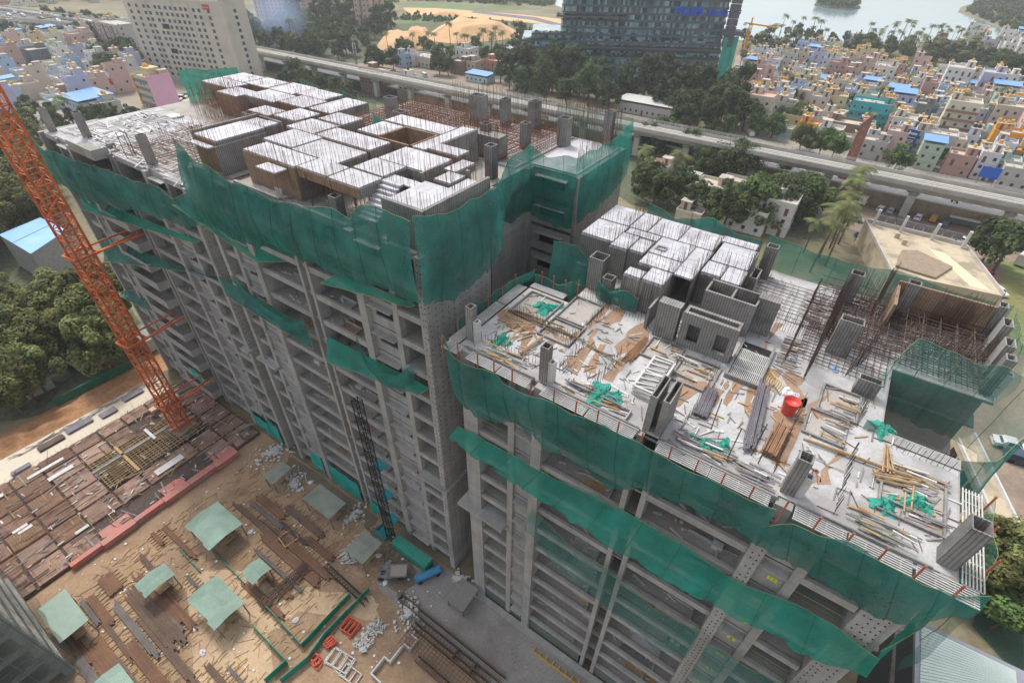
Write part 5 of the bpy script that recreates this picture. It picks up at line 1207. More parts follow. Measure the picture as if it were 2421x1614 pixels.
# ---- orange tower crane mast
x, y = uv2xy(-74.4, 15.6)
t = thing('tower_crane', 'orange lattice tower crane mast rising out of the picture at the left', 'crane', (x, y, .5), YAW + R(8))
lattice(t, 'm', 1.9, 0, 62, 1.35, .11, .05, M_ORANGE)
for k_ in range(10):
    lb = MB()
    for (a, b) in ((-.35, .35),): lb.box(-.3, -.24, -.1, -.04, k_ * 6 + .3, k_ * 6 + 6).box(.24, .3, -.1, -.04, k_ * 6 + .3, k_ * 6 + 6)
    for s_ in range(18): lb.box(-.24, .24, -.09, -.05, k_ * 6 + .5 + s_ * .33, k_ * 6 + .54 + s_ * .33)
    lb.build('ladder', M_ORANGE, t)
MB().box(-1.6, 1.6, -1.6, 1.6, -.5, .3).build('base_block', M_CONC, t)
for z in (5.6, 18.0, 31.6):
    col = MB()
    for (a, b) in (((-1.35, -1.35), (1.35, -1.35)), ((1.35, -1.35), (1.35, 1.35)), ((1.35, 1.35), (-1.35, 1.35)), ((-1.35, 1.35), (-1.35, -1.35))): col.bar((*a, z), (*b, z), .22, .3)
    col.build('tie_collar', M_ORANGE, t)
    for (a, b) in (((-1.3, 1.3), (-1.0, 7.0)), ((1.3, 1.3), (.6, 7.0)), ((1.3, -1.2), (1.6, 7.0))): MB().bar((*a, z), (*b, z), .16, .2).build('tie_arm', M_ORANGE, t)
# ---- plant and materials round the mud
M_BLUEV = mat('blue_machine', '#3a7fa8', .5, .1, .8, .05)
t = yard('water_tanker', 'small light blue wheeled tank parked by the tall block corner', 'tanker', -26.2, 19.6, 0, R(62))
MB().tube((0, 0, .75), (2.4, 0, .75), .5, 14).build('tank', M_BLUEV, t, smooth=False)
MB().box(-.9, -.02, -.4, .4, .3, 1.0).build('engine_box', M_BLUEV, t)
MB().box(-.9, 2.4, -.35, .35, .2, .29).build('chassis', M_BLK, t)
for u in (-.4, 1.9):
    for v in (-.5, .4): MB().tube((u, v, .28), (u, v + .12, .28), .28, 12).build('wheel', M_BLK, t)
t = yard('site_dumper', 'grey site dumper with open skip standing on the mud', 'dumper', -29.8, 17.6, 0, R(38))
M_DUMP = mat('dusty_grey_paint', '#7d7b7c', .7, .12, .8, .1)
sk = MB().hexa([(.2, -.55, .55), (1.9, -.55, .55), (1.9, .55, .55), (.2, .55, .55), (0, -.75, 1.3), (2.2, -.75, 1.3), (2.2, .75, 1.3), (0, .75, 1.3)])
sk.build('skip', M_DUMP, t)
MB().box(.12, 2.08, -.66, .66, 1.302, 1.31).build('load', M_SLAB, t)
for (a, b, c_, d_) in ((-.02, 2.22, -.8, -.7), (-.02, 2.22, .7, .8), (-.02, .08, -.7, .7), (2.12, 2.22, -.7, .7)): MB().box(a, b, c_, d_, 1.31, 1.38).build('skip_rim', M_DUMP, t)
MB().box(-1.3, -.1, -.55, .55, .45, .95).build('chassis', M_DUMP, t)
MB().box(-1.1, -.6, -.25, .25, .95, 1.1).build('seat', M_BLK, t)
MB().tube((-.35, 0, .95), (-.5, 0, 1.35), .03, 6).build('steering_column', M_BLK, t)
for (x, y) in ((-1.1, -.62), (-1.1, .5), (1.4, -.62), (1.4, .5)): MB().tube((x, y, .4), (x, y + .14, .4), .4, 14).build('wheel', M_BLK, t)
rb = MB()
for (x, y) in ((-1.25, -.5), (-1.25, .5), (-.15, -.5), (-.15, .5)): rb.tube((x, y, .95), (x, y, 1.9), .03, 5)
for (a, b) in (((-1.25, -.5), (-1.25, .5)), ((-.15, -.5), (-.15, .5)), ((-1.25, -.5), (-.15, -.5)), ((-1.25, .5), (-.15, .5))): rb.tube((*a, 1.9), (*b, 1.9), .03, 5)
rb.build('roll_frame', M_DUMP, t)
t = yard('block_stack', 'stack of pale concrete blocks on the mud beside the dumper', 'blocks', -31.6, 17.9, 0, R(-20))
for i in range(3):
    for j in range(5):
        for k_ in range(2):
            if k_ and (i + j) % 3 == 0: continue
            MB().box(j * .42, j * .42 + .4, i * .42, i * .42 + .4, k_ * .22, k_ * .22 + .21).build('block', M_CONC, t)
t = yard('timber_pile', 'pile of white dusty timber beside the grey green shed near the hoist', 'timber', -37.4, 15.2)
for i in range(60):
    u, v = rnd(0, 2.0), rnd(0, 3.4); a = rnd(-.5, .5) + 1.2
    MB().bar((u, v, .05 + rnd(0, .5)), (u + math.cos(a) * 1.2, v + math.sin(a) * 1.2, .05 + rnd(0, .5)), .12, .06).build('plank', M_GREYW, t)
# truss frames behind the V fence
t = yard('truss_frames', 'pile of dark steel truss frames inside the V of green fence', 'trusses', -38.8, 5.8, 0, R(87))
for i in range(7):
    tb = MB(); y = i * .22; z = .1 + (i % 3) * .25
    tb.bar((0, y, z), (6.6, y, z), .05).bar((0, y, z + .5), (6.6, y, z + .5), .05)
    for k_ in range(11): tb.bar((k_ * .6, y, z), (k_ * .6 + .3, y, z + .5), .035).bar((k_ * .6 + .3, y, z + .5), (k_ * .6 + .6, y, z), .035)
    tb.build('truss', M_REBARG, t)
t = yard('truss_frames', 'single long black lattice girder leading to the fence', 'trusses', -37.2, 13.4, 0, R(-2))
tb = MB()
for y in (0, .6): tb.bar((0, y, .2), (7.6, y, .2), .08).bar((0, y, .8), (7.6, y, .8), .08)
for k_ in range(15): tb.bar((k_ * .5, 0, .8), (k_ * .5 + .25, .6, .8), .05).bar((k_ * .5 + .25, .6, .8), (k_ * .5 + .5, 0, .8), .05).bar((k_ * .5, 0, .2), (k_ * .5, 0, .8), .05)
tb.build('girder', M_BLK, t)
# orange frames and white scaffold frames
M_OFR = mat('orange_frame', '#c4553a', .6, .12, 1.0, .05)
def frame_pile(label, x, y, mt, n, w, d, spread=.5):
    p = at(x, y, 0)
    t = thing('scaffold_frames', label, 'scaffold frames', (*p, 0), YAW)
    for i in range(n):
        rz = rnd(-.22, .22) if i else 0; z = .06 + i * .13
        fb_ = MB()
        for (a, b) in (((0, 0), (w, 0)), ((w, 0), (w, d)), ((w, d), (0, d)), ((0, d), (0, 0)), ((w / 3, 0), (w / 3, d)), ((2 * w / 3, 0), (2 * w / 3, d))): fb_.bar((a[0] - w / 2, a[1] - d / 2, 0), (b[0] - w / 2, b[1] - d / 2, 0), .1)
        fb_.build('frame', mt, t, (rnd(-spread, spread), rnd(-spread, spread), z), rz)
frame_pile('open square pile of orange frames by the green fence', 828, 1482, M_OFR, 4, 1.7, 1.5, .15)
frame_pile('tight heap of orange clamps left of the square frames', 781, 1520, M_OFR, 5, .9, .8, .2)
frame_pile('slanting orange frames near the bottom edge', 748, 1558, M_OFR, 4, 1.6, .7, .3)
frame_pile('white scaffold frames stacked near the bottom edge', 805, 1562, M_GREYW, 3, 2.8, 1.6, .12)
frame_pile('white scaffold frames leaning over the lower stack', 828, 1594, M_GREYW, 2, 2.2, 1.2, .12)
t = yard('formwork_scrap', 'long heap of silver aluminium formwork pieces', 'formwork', -27.6, 9.2)
for i in range(150):
    u, v = rnd(0, 1.8), rnd(0, 3.8); a = rnd(0, 3.1); l = rnd(.2, .6)
    MB().bar((u, v, .1 + rnd(0, .5)), (u + math.cos(a) * l, v + math.sin(a) * l, .1 + rnd(0, .5)), rnd(.06, .2), .06).build('piece', M_GREYW, t)
# ---- foundation walls in trenches at the bottom centre
t = yard('foundation_trench', 'long foundation trench walls with dark formwork near the bottom centre', 'foundation', -26.8, 9.0)
M_TR = mat('trench_board', '#5d4a3d', .9, .2, .6, .1)
for (a, b, c_, d_) in [(0, 15.5, 6.9, 7.02), (0, 15.5, 7.6, 7.72), (0, .12, 6.9, 7.7), (3.4, 14.5, 5.6, 5.72), (3.4, 14.5, 6.2, 6.32), (6.2, 14.4, 3.2, 3.3), (6.2, 14.4, 3.8, 3.9), (9.4, 9.5, 5.7, 7.0), (12, 12.1, 5.7, 7.0)]:
    MB().box(a, b, c_, d_, 0, .75).build('wall_form', M_TR, t)
tb = MB()
for i in range(24): u = 3.6 + i * .46; tb.bar((u, 3.3, .7), (u, 5.7, .7), .05); tb.bar((u, 5.7, .78), (u, 6.9, .78), .05)
for i in range(6): tb.bar((3.5, 3.6 + i * .4, .8), (14.4, 3.6 + i * .4, .8), .04)
stuff(tb.build('cross_props', M_REBARG, t))
t = yard('retaining_kerb', 'white stepped concrete kerb wall in the pale sand', 'kerb wall', -23.6, 8.6)
for (a, b, c_, d_) in [(0, .16, 0, 2.0), (.16, 1.0, 1.84, 2.0), (.84, 1.0, 2.0, 4.2), (1.0, 1.9, 4.04, 4.2), (1.74, 1.9, 4.2, 5.4), (0, 1.6, -.16, 0), (.9, 1.74, 5.24, 5.4)]:
    MB().box(a, b, c_, d_, 0, .7).build('wall', M_GREYW, t)
# yellow barrier, debris piles
t = yard('steel_barrier', 'long yellow steel barrier lying on the grey drive', 'barrier', -10.4, 20.6)
MB().box(0, 6.0, 0, .12, .05, .2).build('rail', mat('yellow_steel', '#c79a2b', .6, .1), t)
for i in range(8): MB().box(i * .82, i * .82 + .12, .12, .62, .05, .2).build('leg', mat('yellow_steel', '#c79a2b'), t)
for (u, v, n, sp, lab) in [(-24.5, 15.6, 130, 1.6, 'pale cement rubble spread at the edge of the drive'), (-22.2, 22.4, 70, .8, 'heap of white rubble in the gap between the blocks'), (-58.5, 20.8, 130, 2.2, 'heap of rubble at the foot of the gap between the far units'), (-51, 19.6, 110, 1.6, 'dark debris heap beside the farthest shed'), (-39.8, 20.7, 90, 1.2, 'debris heap below the teal sheet by the hoist')]:
    x, y = uv2xy(u, v); mb = MB()
    for _ in range(n):
        a, r = rnd(0, 6.28), abs(random.gauss(0, sp)); s_ = rnd(.1, .4)
        px_, py_ = r * math.cos(a), r * math.sin(a) * .6; mb.box(px_, px_ + s_, py_, py_ + s_ * .8, 0, s_ * .6 + max(0, .5 - r * .3))
    tag(stuff(mb.build('rubble', M_GREYW, None, (x, y, 0), rnd(0, 3))), lab, 'rubble')
# teal plastic, timber square, red crates
t = yard('timber_square', 'square open timber box lying among the upper stacks', 'timber frame', -45.6, 12.6, 0, R(-10))
for (a, b, c_, d_) in ((0, 2, 0, .12), (0, 2, 1.9, 2.02), (0, .12, .12, 1.9), (1.88, 2, .12, 1.9)): MB().box(a, b, c_, d_, 0, .4).build('board', M_WOOD, t)
# ---- person shapes: two workers in orange on the far roof, one in the yard
def worker(label, x, y, z, rz=0., h=1.68, vest='#d2491f', hat='#d7a92f', bend=0.0):
    t = thing('person', label, 'person', (x, y, z), rz)
    me = bpy.data.meshes.new('body')
    J = [((0, 0, .92), .15), ((0, 0, 1.15), .16), ((0, bend * .5, 1.38), .17), ((0, bend * .6, 1.5), .07), ((0, bend * .7, 1.62), .10), ((.1, 0, .88), .10), ((.11, .05, .5), .075), ((.11, .0, .08), .055), ((.11, .14, .04), .045),
         ((-.1, 0, .88), .10), ((-.11, -.05, .5), .075), ((-.11, -.1, .08), .055), ((-.11, .04, .04), .045), ((.2, bend * .5, 1.40), .065), ((.27, bend * .5 + .05, 1.15), .05), ((.24, bend + .22, .98), .04), ((-.2, bend * .5, 1.40), .065), ((-.28, bend * .5, 1.14), .05), ((-.25, bend + .16, .95), .04)]
    E_ = [(0, 1), (1, 2), (2, 3), (3, 4), (0, 5), (5, 6), (6, 7), (7, 8), (0, 9), (9, 10), (10, 11), (11, 12), (2, 13), (13, 14), (14, 15), (2, 16), (16, 17), (17, 18)]
    me.from_pydata([j[0] for j in J], E_, [])
    me.materials.append(mat('worker_cloth_' + vest, vest, .9, .1)); me.materials.append(mat('worker_trousers', '#39404f', .9, .1))
    o = inst('body', me, t, scale=h / 1.7)
    sk = o.modifiers.new('skin', 'SKIN'); 
    for i, sv_ in enumerate(me.skin_vertices[0].data): sv_.radius = (J[i][1], J[i][1] * .8); sv_.use_root = (i == 0)
    sd = o.modifiers.new('sub', 'SUBSURF'); sd.levels = sd.render_levels = 1
    MB().lathe([(.135, 0), (.13, .05), (.09, .11), (.0, .13)], 12).build('helmet', mat('helmet' + hat, hat, .4, .05), t, (0, bend * .7, 1.64 * h / 1.7))
    MB().box(-.14, .14, -.12, .12, .5, .9).build('trousers', mat('worker_trousers', '#39404f'), t)
    return t
x, y = at(540, 282, 45.2); worker('worker in orange with yellow helmet on the far unit roof', x, y, 42.1 + .05, .4)
x, y = uv2xy(-56.6, 33.9); worker('second worker in orange beside the first on the far roof', x, y, 42.1, 2.)
x, y = at(121, 1514, 0); worker('worker in orange crouching beside the lower left shed', x, y, 0, 1., bend=.18)
x, y = at(262, 1063, 0); worker('worker standing by the dark green hoarding under the trees', *uv2xy(-97.5, 15.5), 0, 1., vest='#b5442f')
# ================================================================== wider setting
K = 1.02934                                     # my notes were taken on a copy of the photograph 2352 px wide
def gp(x, y, z=0.0): return at(x * K, y * K, z)
def gpoly(L, z=0.0): return [gp(x, y, z) for x, y in L]
M_TOWNG = mat('town_dust', '#9c9183', .97, .14, .05, .12, .8, stain='#7c7568', stain_amt=.6, stain_scale=.04)
M_GRASS = mat('meadow_grass', '#68723c', .97, .2, .06, .15, .8, stain='#8b7d50', stain_amt=.6, stain_scale=.05)
M_DKGR = mat('dark_undergrowth', '#4a5234', .97, .22, .08, .15, .8, stain='#6a5d45', stain_amt=.5, stain_scale=.06)  # dark green-brown earth under the trees, its own colour
M_FIELDG = mat('green_field', '#5f7443', .97, .12, .05, .1, .6)
M_ASPH = mat('asphalt', '#6b6b6e', .9, .08, .15, .08, 2.0, stain='#5b5a5a', stain_amt=.4, stain_scale=.1)
M_DUSTRD = mat('dusty_road', '#8d7b69', .95, .12, .2, .1, 2.0, stain='#6d645c', stain_amt=.6, stain_scale=.12)
M_MOUND = mat('sand_mound', '#d0a87c', .98, .08, .05, .06, .5, bump=.3, stain='#b98f66', stain_amt=.5, stain_scale=.05)
M_VIA = mat('viaduct_concrete', '#b3b0a9', .9, .08, .3, .06, 3.0, stain='#97938b', stain_amt=.5, stain_scale=.2)
M_VIAD = mat('viaduct_deck', '#a59f95', .92, .1, .3, .08, 3.0)
M_STONE = mat('retaining_stone', '#8f7c64', .95, .18, .4, .15, 2.0, bump=.3, stain='#594b3b', stain_amt=.6, stain_scale=.25)
M_PINKROOF = mat('pink_roof', '#c89c8c', .9, .1, .5)
M_WATER = mat('lake_water', '#7f9396', .12, .05, .02, .02, .3, bump=.0, spec=.5)
ground('undergrowth_terrain', gpoly([(-60, 420), (60, 330), (360, 800), (330, 880), (60, 960), (-200, 1000), (-300, 700)]), -.045, M_DKGR)
ground('undergrowth_terrain', gpoly([(560, 60), (1300, 40), (1250, 250), (1450, 310), (1930, 420), (1900, 560), (1450, 470), (1200, 300), (700, 210), (560, 180)]), -.05, M_DKGR)
ground('town_ground', gpoly([(1650, 300), (1690, 130), (1760, 100), (2060, 140), (2300, 195), (2700, 260), (2700, 520), (2352, 480), (1900, 380)]), -.04, M_TOWNG)
ground('town_ground', gpoly([(-300, 110), (240, 60), (560, 170), (430, 250), (380, 290), (60, 330), (-300, 420)]), -.04, M_TOWNG)
ground('meadow_field', gpoly([(1985, 128), (2080, 138), (2200, 152), (2330, 170), (2420, 185), (2420, 215), (2260, 205), (2100, 175), (2020, 155)]), -.03, M_GRASS)
ground('green_field', gpoly([(900, 55), (960, 30), (1180, 55), (1150, 62), (1000, 52)]), -.03, M_FIELDG)
ground('green_field', gpoly([(890, 8), (960, 6), (1260, 20), (1230, 22), (1000, 22)]), -.03, M_FIELDG)
ground('sand_strip_field', gpoly([(925, 18), (1000, 19), (1200, 34), (1290, 44), (1290, 62), (1210, 52), (1060, 38), (940, 34)]), -.025, M_MOUND)
ground('far_road', gpoly([(1090, 25), (1230, 40), (1300, 58), (1300, 66), (1220, 46), (1080, 29)]), -.015, M_ASPH)
ground('yard_paving', gpoly([(560, 130), (900, 150), (1200, 190), (1190, 230), (900, 200), (560, 118)]), -.038, M_DUSTRD)
# lake
lake = [(1690, 92), (2352, 100), (2330, 84), (2262, 51), (2200, 29), (2208, 16), (2256, 3), (2250, -14), (2260, -60), (1160, -60), (1170, 2), (1230, 2), (1275, 12), (1400, 60), (1600, 80)]
tag(MB().sheet(gpoly(lake), -.02).build('lake_water', M_WATER), kind='structure')
# ---- metro viaduct: deck, parapets and piers (runs along u at v ~ 180)
VX0, VX1 = -620, 150
x0, y0 = uv2xy(0, 180)
t = thing('viaduct', 'long grey concrete rail viaduct crossing behind the site', 'viaduct', (x0, y0, 0), YAW)
def vcurve(u): return -((max(0, -u - 250) / 350.) ** 2) * 24
seg = 22.0
u = VX0
while u < VX1:
    a, b = u + .04, u + seg - .04; ca, cb = vcurve(a), vcurve(b)
    gb = MB().hexa([(a, -1.8 + ca, 7.4), (b, -1.8 + cb, 7.4), (b, 1.8 + cb, 7.4), (a, 1.8 + ca, 7.4), (a, -2.9 + ca, 9.3), (b, -2.9 + cb, 9.3), (b, 2.9 + cb, 9.3), (a, 2.9 + ca, 9.3)])
    gb.build('box_girder', M_VIA, t)
    db = MB().hexa([(a, -4.4 + ca, 9.31), (b, -4.4 + cb, 9.31), (b, 4.4 + cb, 9.31), (a, 4.4 + ca, 9.31), (a, -4.4 + ca, 9.6), (b, -4.4 + cb, 9.6), (b, 4.4 + cb, 9.6), (a, 4.4 + ca, 9.6)])
    db.build('deck_slab', M_VIAD, t)
    for (q0, q1) in ((-4.4, -4.15), (4.15, 4.4)):
        MB().hexa([(a, q0 + ca, 9.61), (b, q0 + cb, 9.61), (b, q1 + cb, 9.61), (a, q1 + ca, 9.61), (a, q0 + ca, 10.6), (b, q0 + cb, 10.6), (b, q1 + cb, 10.6), (a, q1 + ca, 10.6)]).build('parapet', M_VIA, t)
    for q0 in (-2.2, -.9, .6, 1.9):
        MB().hexa([(a, q0 + ca, 9.61), (b, q0 + cb, 9.61), (b, q0 + .35 + cb, 9.61), (a, q0 + .35 + ca, 9.61), (a, q0 + ca, 9.85), (b, q0 + cb, 9.85), (b, q0 + .35 + cb, 9.85), (a, q0 + .35 + ca, 9.85)]).build('track_plinth', mat('plinth_light', '#cdc9c1', .9, .06), t)
    u += seg
pm = MB().hexa([(-1.0, -1.0, 0), (1.0, -1.0, 0), (1.0, 1.0, 0), (-1.0, 1.0, 0), (-1.0, -1.0, 6.2), (1.0, -1.0, 6.2), (1.0, 1.0, 6.2), (-1.0, 1.0, 6.2)])
pm.hexa([(-1.0, -1.0, 6.21), (1.0, -1.0, 6.21), (1.0, 1.0, 6.21), (-1.0, 1.0, 6.21), (-1.2, -2.4, 7.2), (1.2, -2.4, 7.2), (1.2, 2.4, 7.2), (-1.2, 2.4, 7.2)]).box(-.5, .5, -1.6, 1.6, 7.2, 7.4)
pme = pm.mesh('pier', M_VIA)
for i in range(35):
    u = -597 + i * seg
    if u < VX1: inst('pier', pme, t, (u - 4 if u > -60 else u, vcurve(u) - .6, 0))
# steel handrail on the rear parapet
hb = MB()
for i in range(150): u = -170 + i * 2.0; hb.box(u, u + .08, 4.3, 4.38, 10.6, 11.6)
for z in (10.95, 11.25, 11.55): hb.box(-170, 130, 4.3, 4.38, z, z + .07)
stuff(hb.build('handrail', M_GREYW, t))
# ---- embankment road behind its stone retaining wall
x0, y0 = uv2xy(0, 181.8)
t = thing('retaining_wall', 'brown stone retaining wall of the embankment road under the viaduct', 'wall', (x0, y0, 0), YAW)
mw = [MB().box(0, 6.6, 0, .45, 0, 4.3).mesh('wall_panel', M_STONE), MB().box(-.15, .15, -.25, .0, 0, 4.35).mesh('buttress', M_STONE)]
for i in range(40): inst('wall_panel', mw[0], t, (-190 + i * 6.65, 0, rnd(-.05, .05))); inst('buttress', mw[1], t, (-190 + i * 6.65, 0, 0))
MB().box(-190, 75, -.05, .5, 4.36, 4.75).build('coping', M_VIA, t)
tag(MB().prism(uvpoly([(-420, 182.3), (75, 182.3), (75, 199), (-420, 199)]), 3.6, 4.3).build('embankment_road', M_ASPH), kind='structure')
mk = MB()
for i in range(60):
    for v in (187.5, 193): u = -200 + i * 4.6; mk.sheet(uvpoly([(u, v), (u + 2.0, v), (u + 2.0, v + .22), (u, v + .22)]), 4.306)
tag(mk.build('road_markings', M_GREYW), kind='structure')
for (u0, u1, v0, v1, nm, mt, z) in [(-30, 75, 160, 181.4, 'service_road', M_DUSTRD, -.02), (30, 75, 60, 161, 'side_road', M_DUSTRD, -.024), (-420, 75, 199, 207, 'verge_path', M_DUSTRD, -.022), (-200, 75, 207, 215, 'town_road', M_ASPH, -.018)]:
    ground(nm, uvpoly([(u0, v0), (u1, v0), (u1, v1), (u0, v1)]), z, mt)
ground('verge_lawn', uvpoly(wob([(37.5, 120), (40.5, 120), (42.5, 165), (38, 165)], .3)), -.01, M_GRASS)
# underpass opening in the wall
t = thing('underpass', 'dark arched underpass in the retaining wall near the picture edge', 'underpass', (*uv2xy(37, 181.0), 0), YAW)
MB().wall(-1, 9, -.2, .5, 0, 4.9, [(0.6, 7.4, -1, 3.4)]).build('portal', M_VIA, t)
MB().box(.7, 7.3, .3, .4, 0.05, 3.35).build('opening', M_DARK, t)  # dark plate whose colour stands for the shade inside the passage
# bus shelter
t = thing('bus_shelter', 'bus shelter with long grey roof against the retaining wall', 'bus shelter', (*uv2xy(25.5, 180.2), 0), YAW)
MB().box(0, 7, -.9, .9, 2.5, 2.65).build('roof', M_GREYW, t)
for u in (.3, 3.4, 6.6): MB().box(u, u + .12, .5, .62, 0, 2.5).build('post', M_STEEL, t)
MB().box(.3, 6.7, .3, .35, .9, 2.2).build('back_panel', mat('shelter_green', '#4c6b5e', .5, .1), t)
# ---- brown pylon with small openings
x, y = uv2xy(-3.4, 187.6)
t = thing('pylon', 'tall slim brown tower with paired square holes beside the viaduct', 'pylon', (x, y, 0), YAW)
M_PYL = mat('brown_pylon', '#8d5b4b', .85, .08, .5, .06, 4.0)
MB().hexa([(-1.5, -.8, 0), (1.5, -.8, 0), (1.5, .8, 0), (-1.5, .8, 0), (-1.2, -.7, 20.2), (1.2, -.7, 20.2), (1.2, .7, 20.2), (-1.2, .7, 20.2)]).build('shaft', M_PYL, t)
MB().hexa([(-1.2, -.7, 20.21), (1.2, -.7, 20.21), (1.2, .7, 20.21), (-1.2, .7, 20.21), (.9, -.7, 23.2), (1.15, -.7, 23.2), (1.15, .7, 23.2), (.9, .7, 23.2)]).build('tip', M_PYL, t)
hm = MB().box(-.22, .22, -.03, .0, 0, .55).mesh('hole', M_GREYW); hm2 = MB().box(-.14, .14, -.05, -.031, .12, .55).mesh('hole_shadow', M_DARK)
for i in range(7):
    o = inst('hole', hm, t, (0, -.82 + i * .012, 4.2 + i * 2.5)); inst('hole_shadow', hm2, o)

# ---- stepped glass office
OL, OR_ = Vector((*gp(1196, 185), 0)), Vector((*gp(1632, 198), 0))
od = (OR_ - OL); OW = od.length; oa = math.atan2(od.y, od.x)
t = thing('office_building', 'stepped dark glass office with planted terraces and blue rooftop lettering', 'office building', OL, oa)
M_FASC = mat('office_fascia', '#5d5a62', .7, .08, .3, .05, 3.0)
def glass_mat(name, c1, c2, sx):
    mt = bpy.data.materials.new(name); mt.use_nodes = True
    n, l = mt.node_tree.nodes, mt.node_tree.links; b = n['Principled BSDF']
    tc = n.new('ShaderNodeTexCoord'); mp = n.new('ShaderNodeMapping'); mp.inputs['Scale'].default_value = (sx, sx, .35)
    l.new(tc.outputs['Object'], mp.inputs['Vector'])
    wn = n.new('ShaderNodeTexWhiteNoise'); vm = n.new('ShaderNodeVectorMath'); vm.operation = 'FLOOR'
    l.new(mp.outputs[0], vm.inputs[0]); l.new(vm.outputs[0], wn.inputs['Vector'])
    no = n.new('ShaderNodeTexNoise'); no.inputs['Scale'].default_value = .12; l.new(tc.outputs['Object'], no.inputs['Vector'])
    ad = n.new('ShaderNodeMath'); ad.operation = 'MULTIPLY'; l.new(wn.outputs['Value'], ad.inputs[0]); l.new(no.outputs['Fac'], ad.inputs[1])
    rp = n.new('ShaderNodeValToRGB'); rp.color_ramp.elements[0].color = (*hexc(c1), 1); rp.color_ramp.elements[1].color = (*hexc(c2), 1); rp.color_ramp.elements[0].position = .12; rp.color_ramp.elements[1].position = .55
    l.new(ad.outputs[0], rp.inputs['Fac']); l.new(rp.outputs[0], b.inputs['Base Color'])
    b.inputs['Roughness'].default_value = .12; b.inputs['Specular IOR Level'].default_value = .6
    MATS[name] = mt; return mt
M_OGL = glass_mat('office_glass', '#2a4650', '#8fb4b8', .9)
M_PLANT = mat('terrace_green', '#4c5f33', .95, .3, .5, .2, 3.0)
FH = 3.05
def s2(f): return f * OW
NF = 15
for k_ in range(NF):
    z = k_ * FH
    if k_ < 6: L0 = 0.0
    elif k_ < 7: L0 = .05
    else: L0 = .205
    R0 = 1.0
    fb0 = 0.0
    if k_ < 4: front = [(s2(L0), 0), (s2(.38), -4.0), (s2(.58), -6.0), (s2(.66), -3.0), (s2(R0), -3.0)]
    elif k_ < 6: front = [(s2(L0), 0), (s2(.24), -1.5), (s2(.30), -1.0), (s2(.62), -1.0), (s2(R0), -2.0)]
    elif k_ < 9: front = [(s2(L0), 1.0), (s2(.35), .5), (s2(R0), .8)]
    else: front = [(s2(L0), 1.4), (s2(R0), 1.4)]
    back = [(s2(R0) + 7, 30), (s2(L0), 34)]
    MB().prism(front + back, z + .95, z + FH - .001).build('glass_storey', M_OGL, t)
    fr_ = [(p[0], p[1] - .35) for p in front] + [(back[0][0] + .4, back[0][1]), (back[1][0] - .4, back[1][1])]
    fr_[0] = (fr_[0][0] - .4, fr_[0][1]); fr_[len(front) - 1] = (fr_[len(front) - 1][0] + .5, fr_[len(front) - 1][1])
    MB().prism(fr_, z, z + .949).build('fascia_band', M_FASC, t)
    mb = MB()
    for (p, q_) in zip(front, front[1:]):
        L = math.hypot(q_[0] - p[0], q_[1] - p[1]); n = int(L / 3.0)
        for i in range(n):
            x_, y_ = p[0] + (q_[0] - p[0]) * i / n, p[1] + (q_[1] - p[1]) * i / n
            mb.box(x_ - .04, x_ + .04, y_ - .14, y_ + .01, z + .95, z + FH - .001)
    stuff(mb.build('mullions', M_FASC, t))
for (a, b, z, y) in [(0.0, .24, 6 * FH, 0), (.05, .35, 7 * FH, .3), (.17, .52, 9.6 * FH, -1.2), (.24, .62, 4 * FH, -3.6), (.30, 1.0, 5.4 * FH, -3.2), (.6, 1.0, 4.0 * FH, -4.6)]:
    MB().box(s2(a), s2(b), y - .6, y + 3.2, z, z + .75).build('terrace', M_FASC, t)
    pb = MB()
    for _ in range(int((b - a) * OW * 3)):
        x_, y_, s_ = rnd(s2(a) + .5, s2(b) - .5), rnd(y - .3, y + 1.6), rnd(.25, .6)
        for _q in range(5): 
            c = Vector((x_ + rnd(-.3, .3), y_ + rnd(-.3, .3), z + .75 + rnd(.1, s_ + .4)))
            pb.quad(c + Vector((-s_, 0, -s_ * .3)), c + Vector((0, -s_, 0)), c + Vector((s_, 0, s_ * .4)), c + Vector((0, s_, .1)))
    stuff(pb.build('terrace_planting', M_PLANT, t))
for k_ in range(9): MB().box(s2(1.0) + 1.0, s2(1.0) + 5.5, -1.0, 1.6, 18 + k_ * FH, 18 + k_ * FH + FH - .35).build('stair_panel', M_FASC, t)
MB().box(s2(.985), s2(1.0) + 9.5, -2.2, 6, 23.2, 25.0).build('terrace', M_FASC, t)
NETX = MB().grid(lambda i, j: (s2(1.0) + .6 + i * 8.6, -2.2 + i * 5 + .2 * math.sin(i * 14), j * 22.5), 14, 10)
NETX.build('scaffold_net', mat('office_net', '#2f9a86', .9, .15, .3, .05, 3.0), t)
def text(s_, size, mt, parent, loc, rot, ext=.02, bold=0.0, align='LEFT', name='lettering'):
    c = bpy.data.curves.new(name, 'FONT'); c.body = s_; c.size = size; c.extrude = ext; c.offset = bold; c.align_x = align
    c.materials.append(mt); q_ = bpy.data.objects.new(name, c); COL.objects.link(q_)
    dg = bpy.context.evaluated_depsgraph_get(); me = bpy.data.meshes.new_from_object(q_.evaluated_get(dg)); bpy.data.objects.remove(q_)
    o = bpy.data.objects.new(name, me); o.location = loc; o.rotation_euler = rot; o.parent = parent; COL.objects.link(o); return o
M_BLUEL = mat('blue_letters', '#1757d6', .4, .03, 1.0, 0)
text('PHILIPS', 4.3, M_BLUEL, t, (s2(.745), .9, 31.2), (R(90), 0, 0), .15, .10)
text('ಫಿಲಿಪ್ಸ್', 3.7, M_BLUEL, t, (s2(.905), .9, 31.0), (R(90), 0, 0), .15, .06)

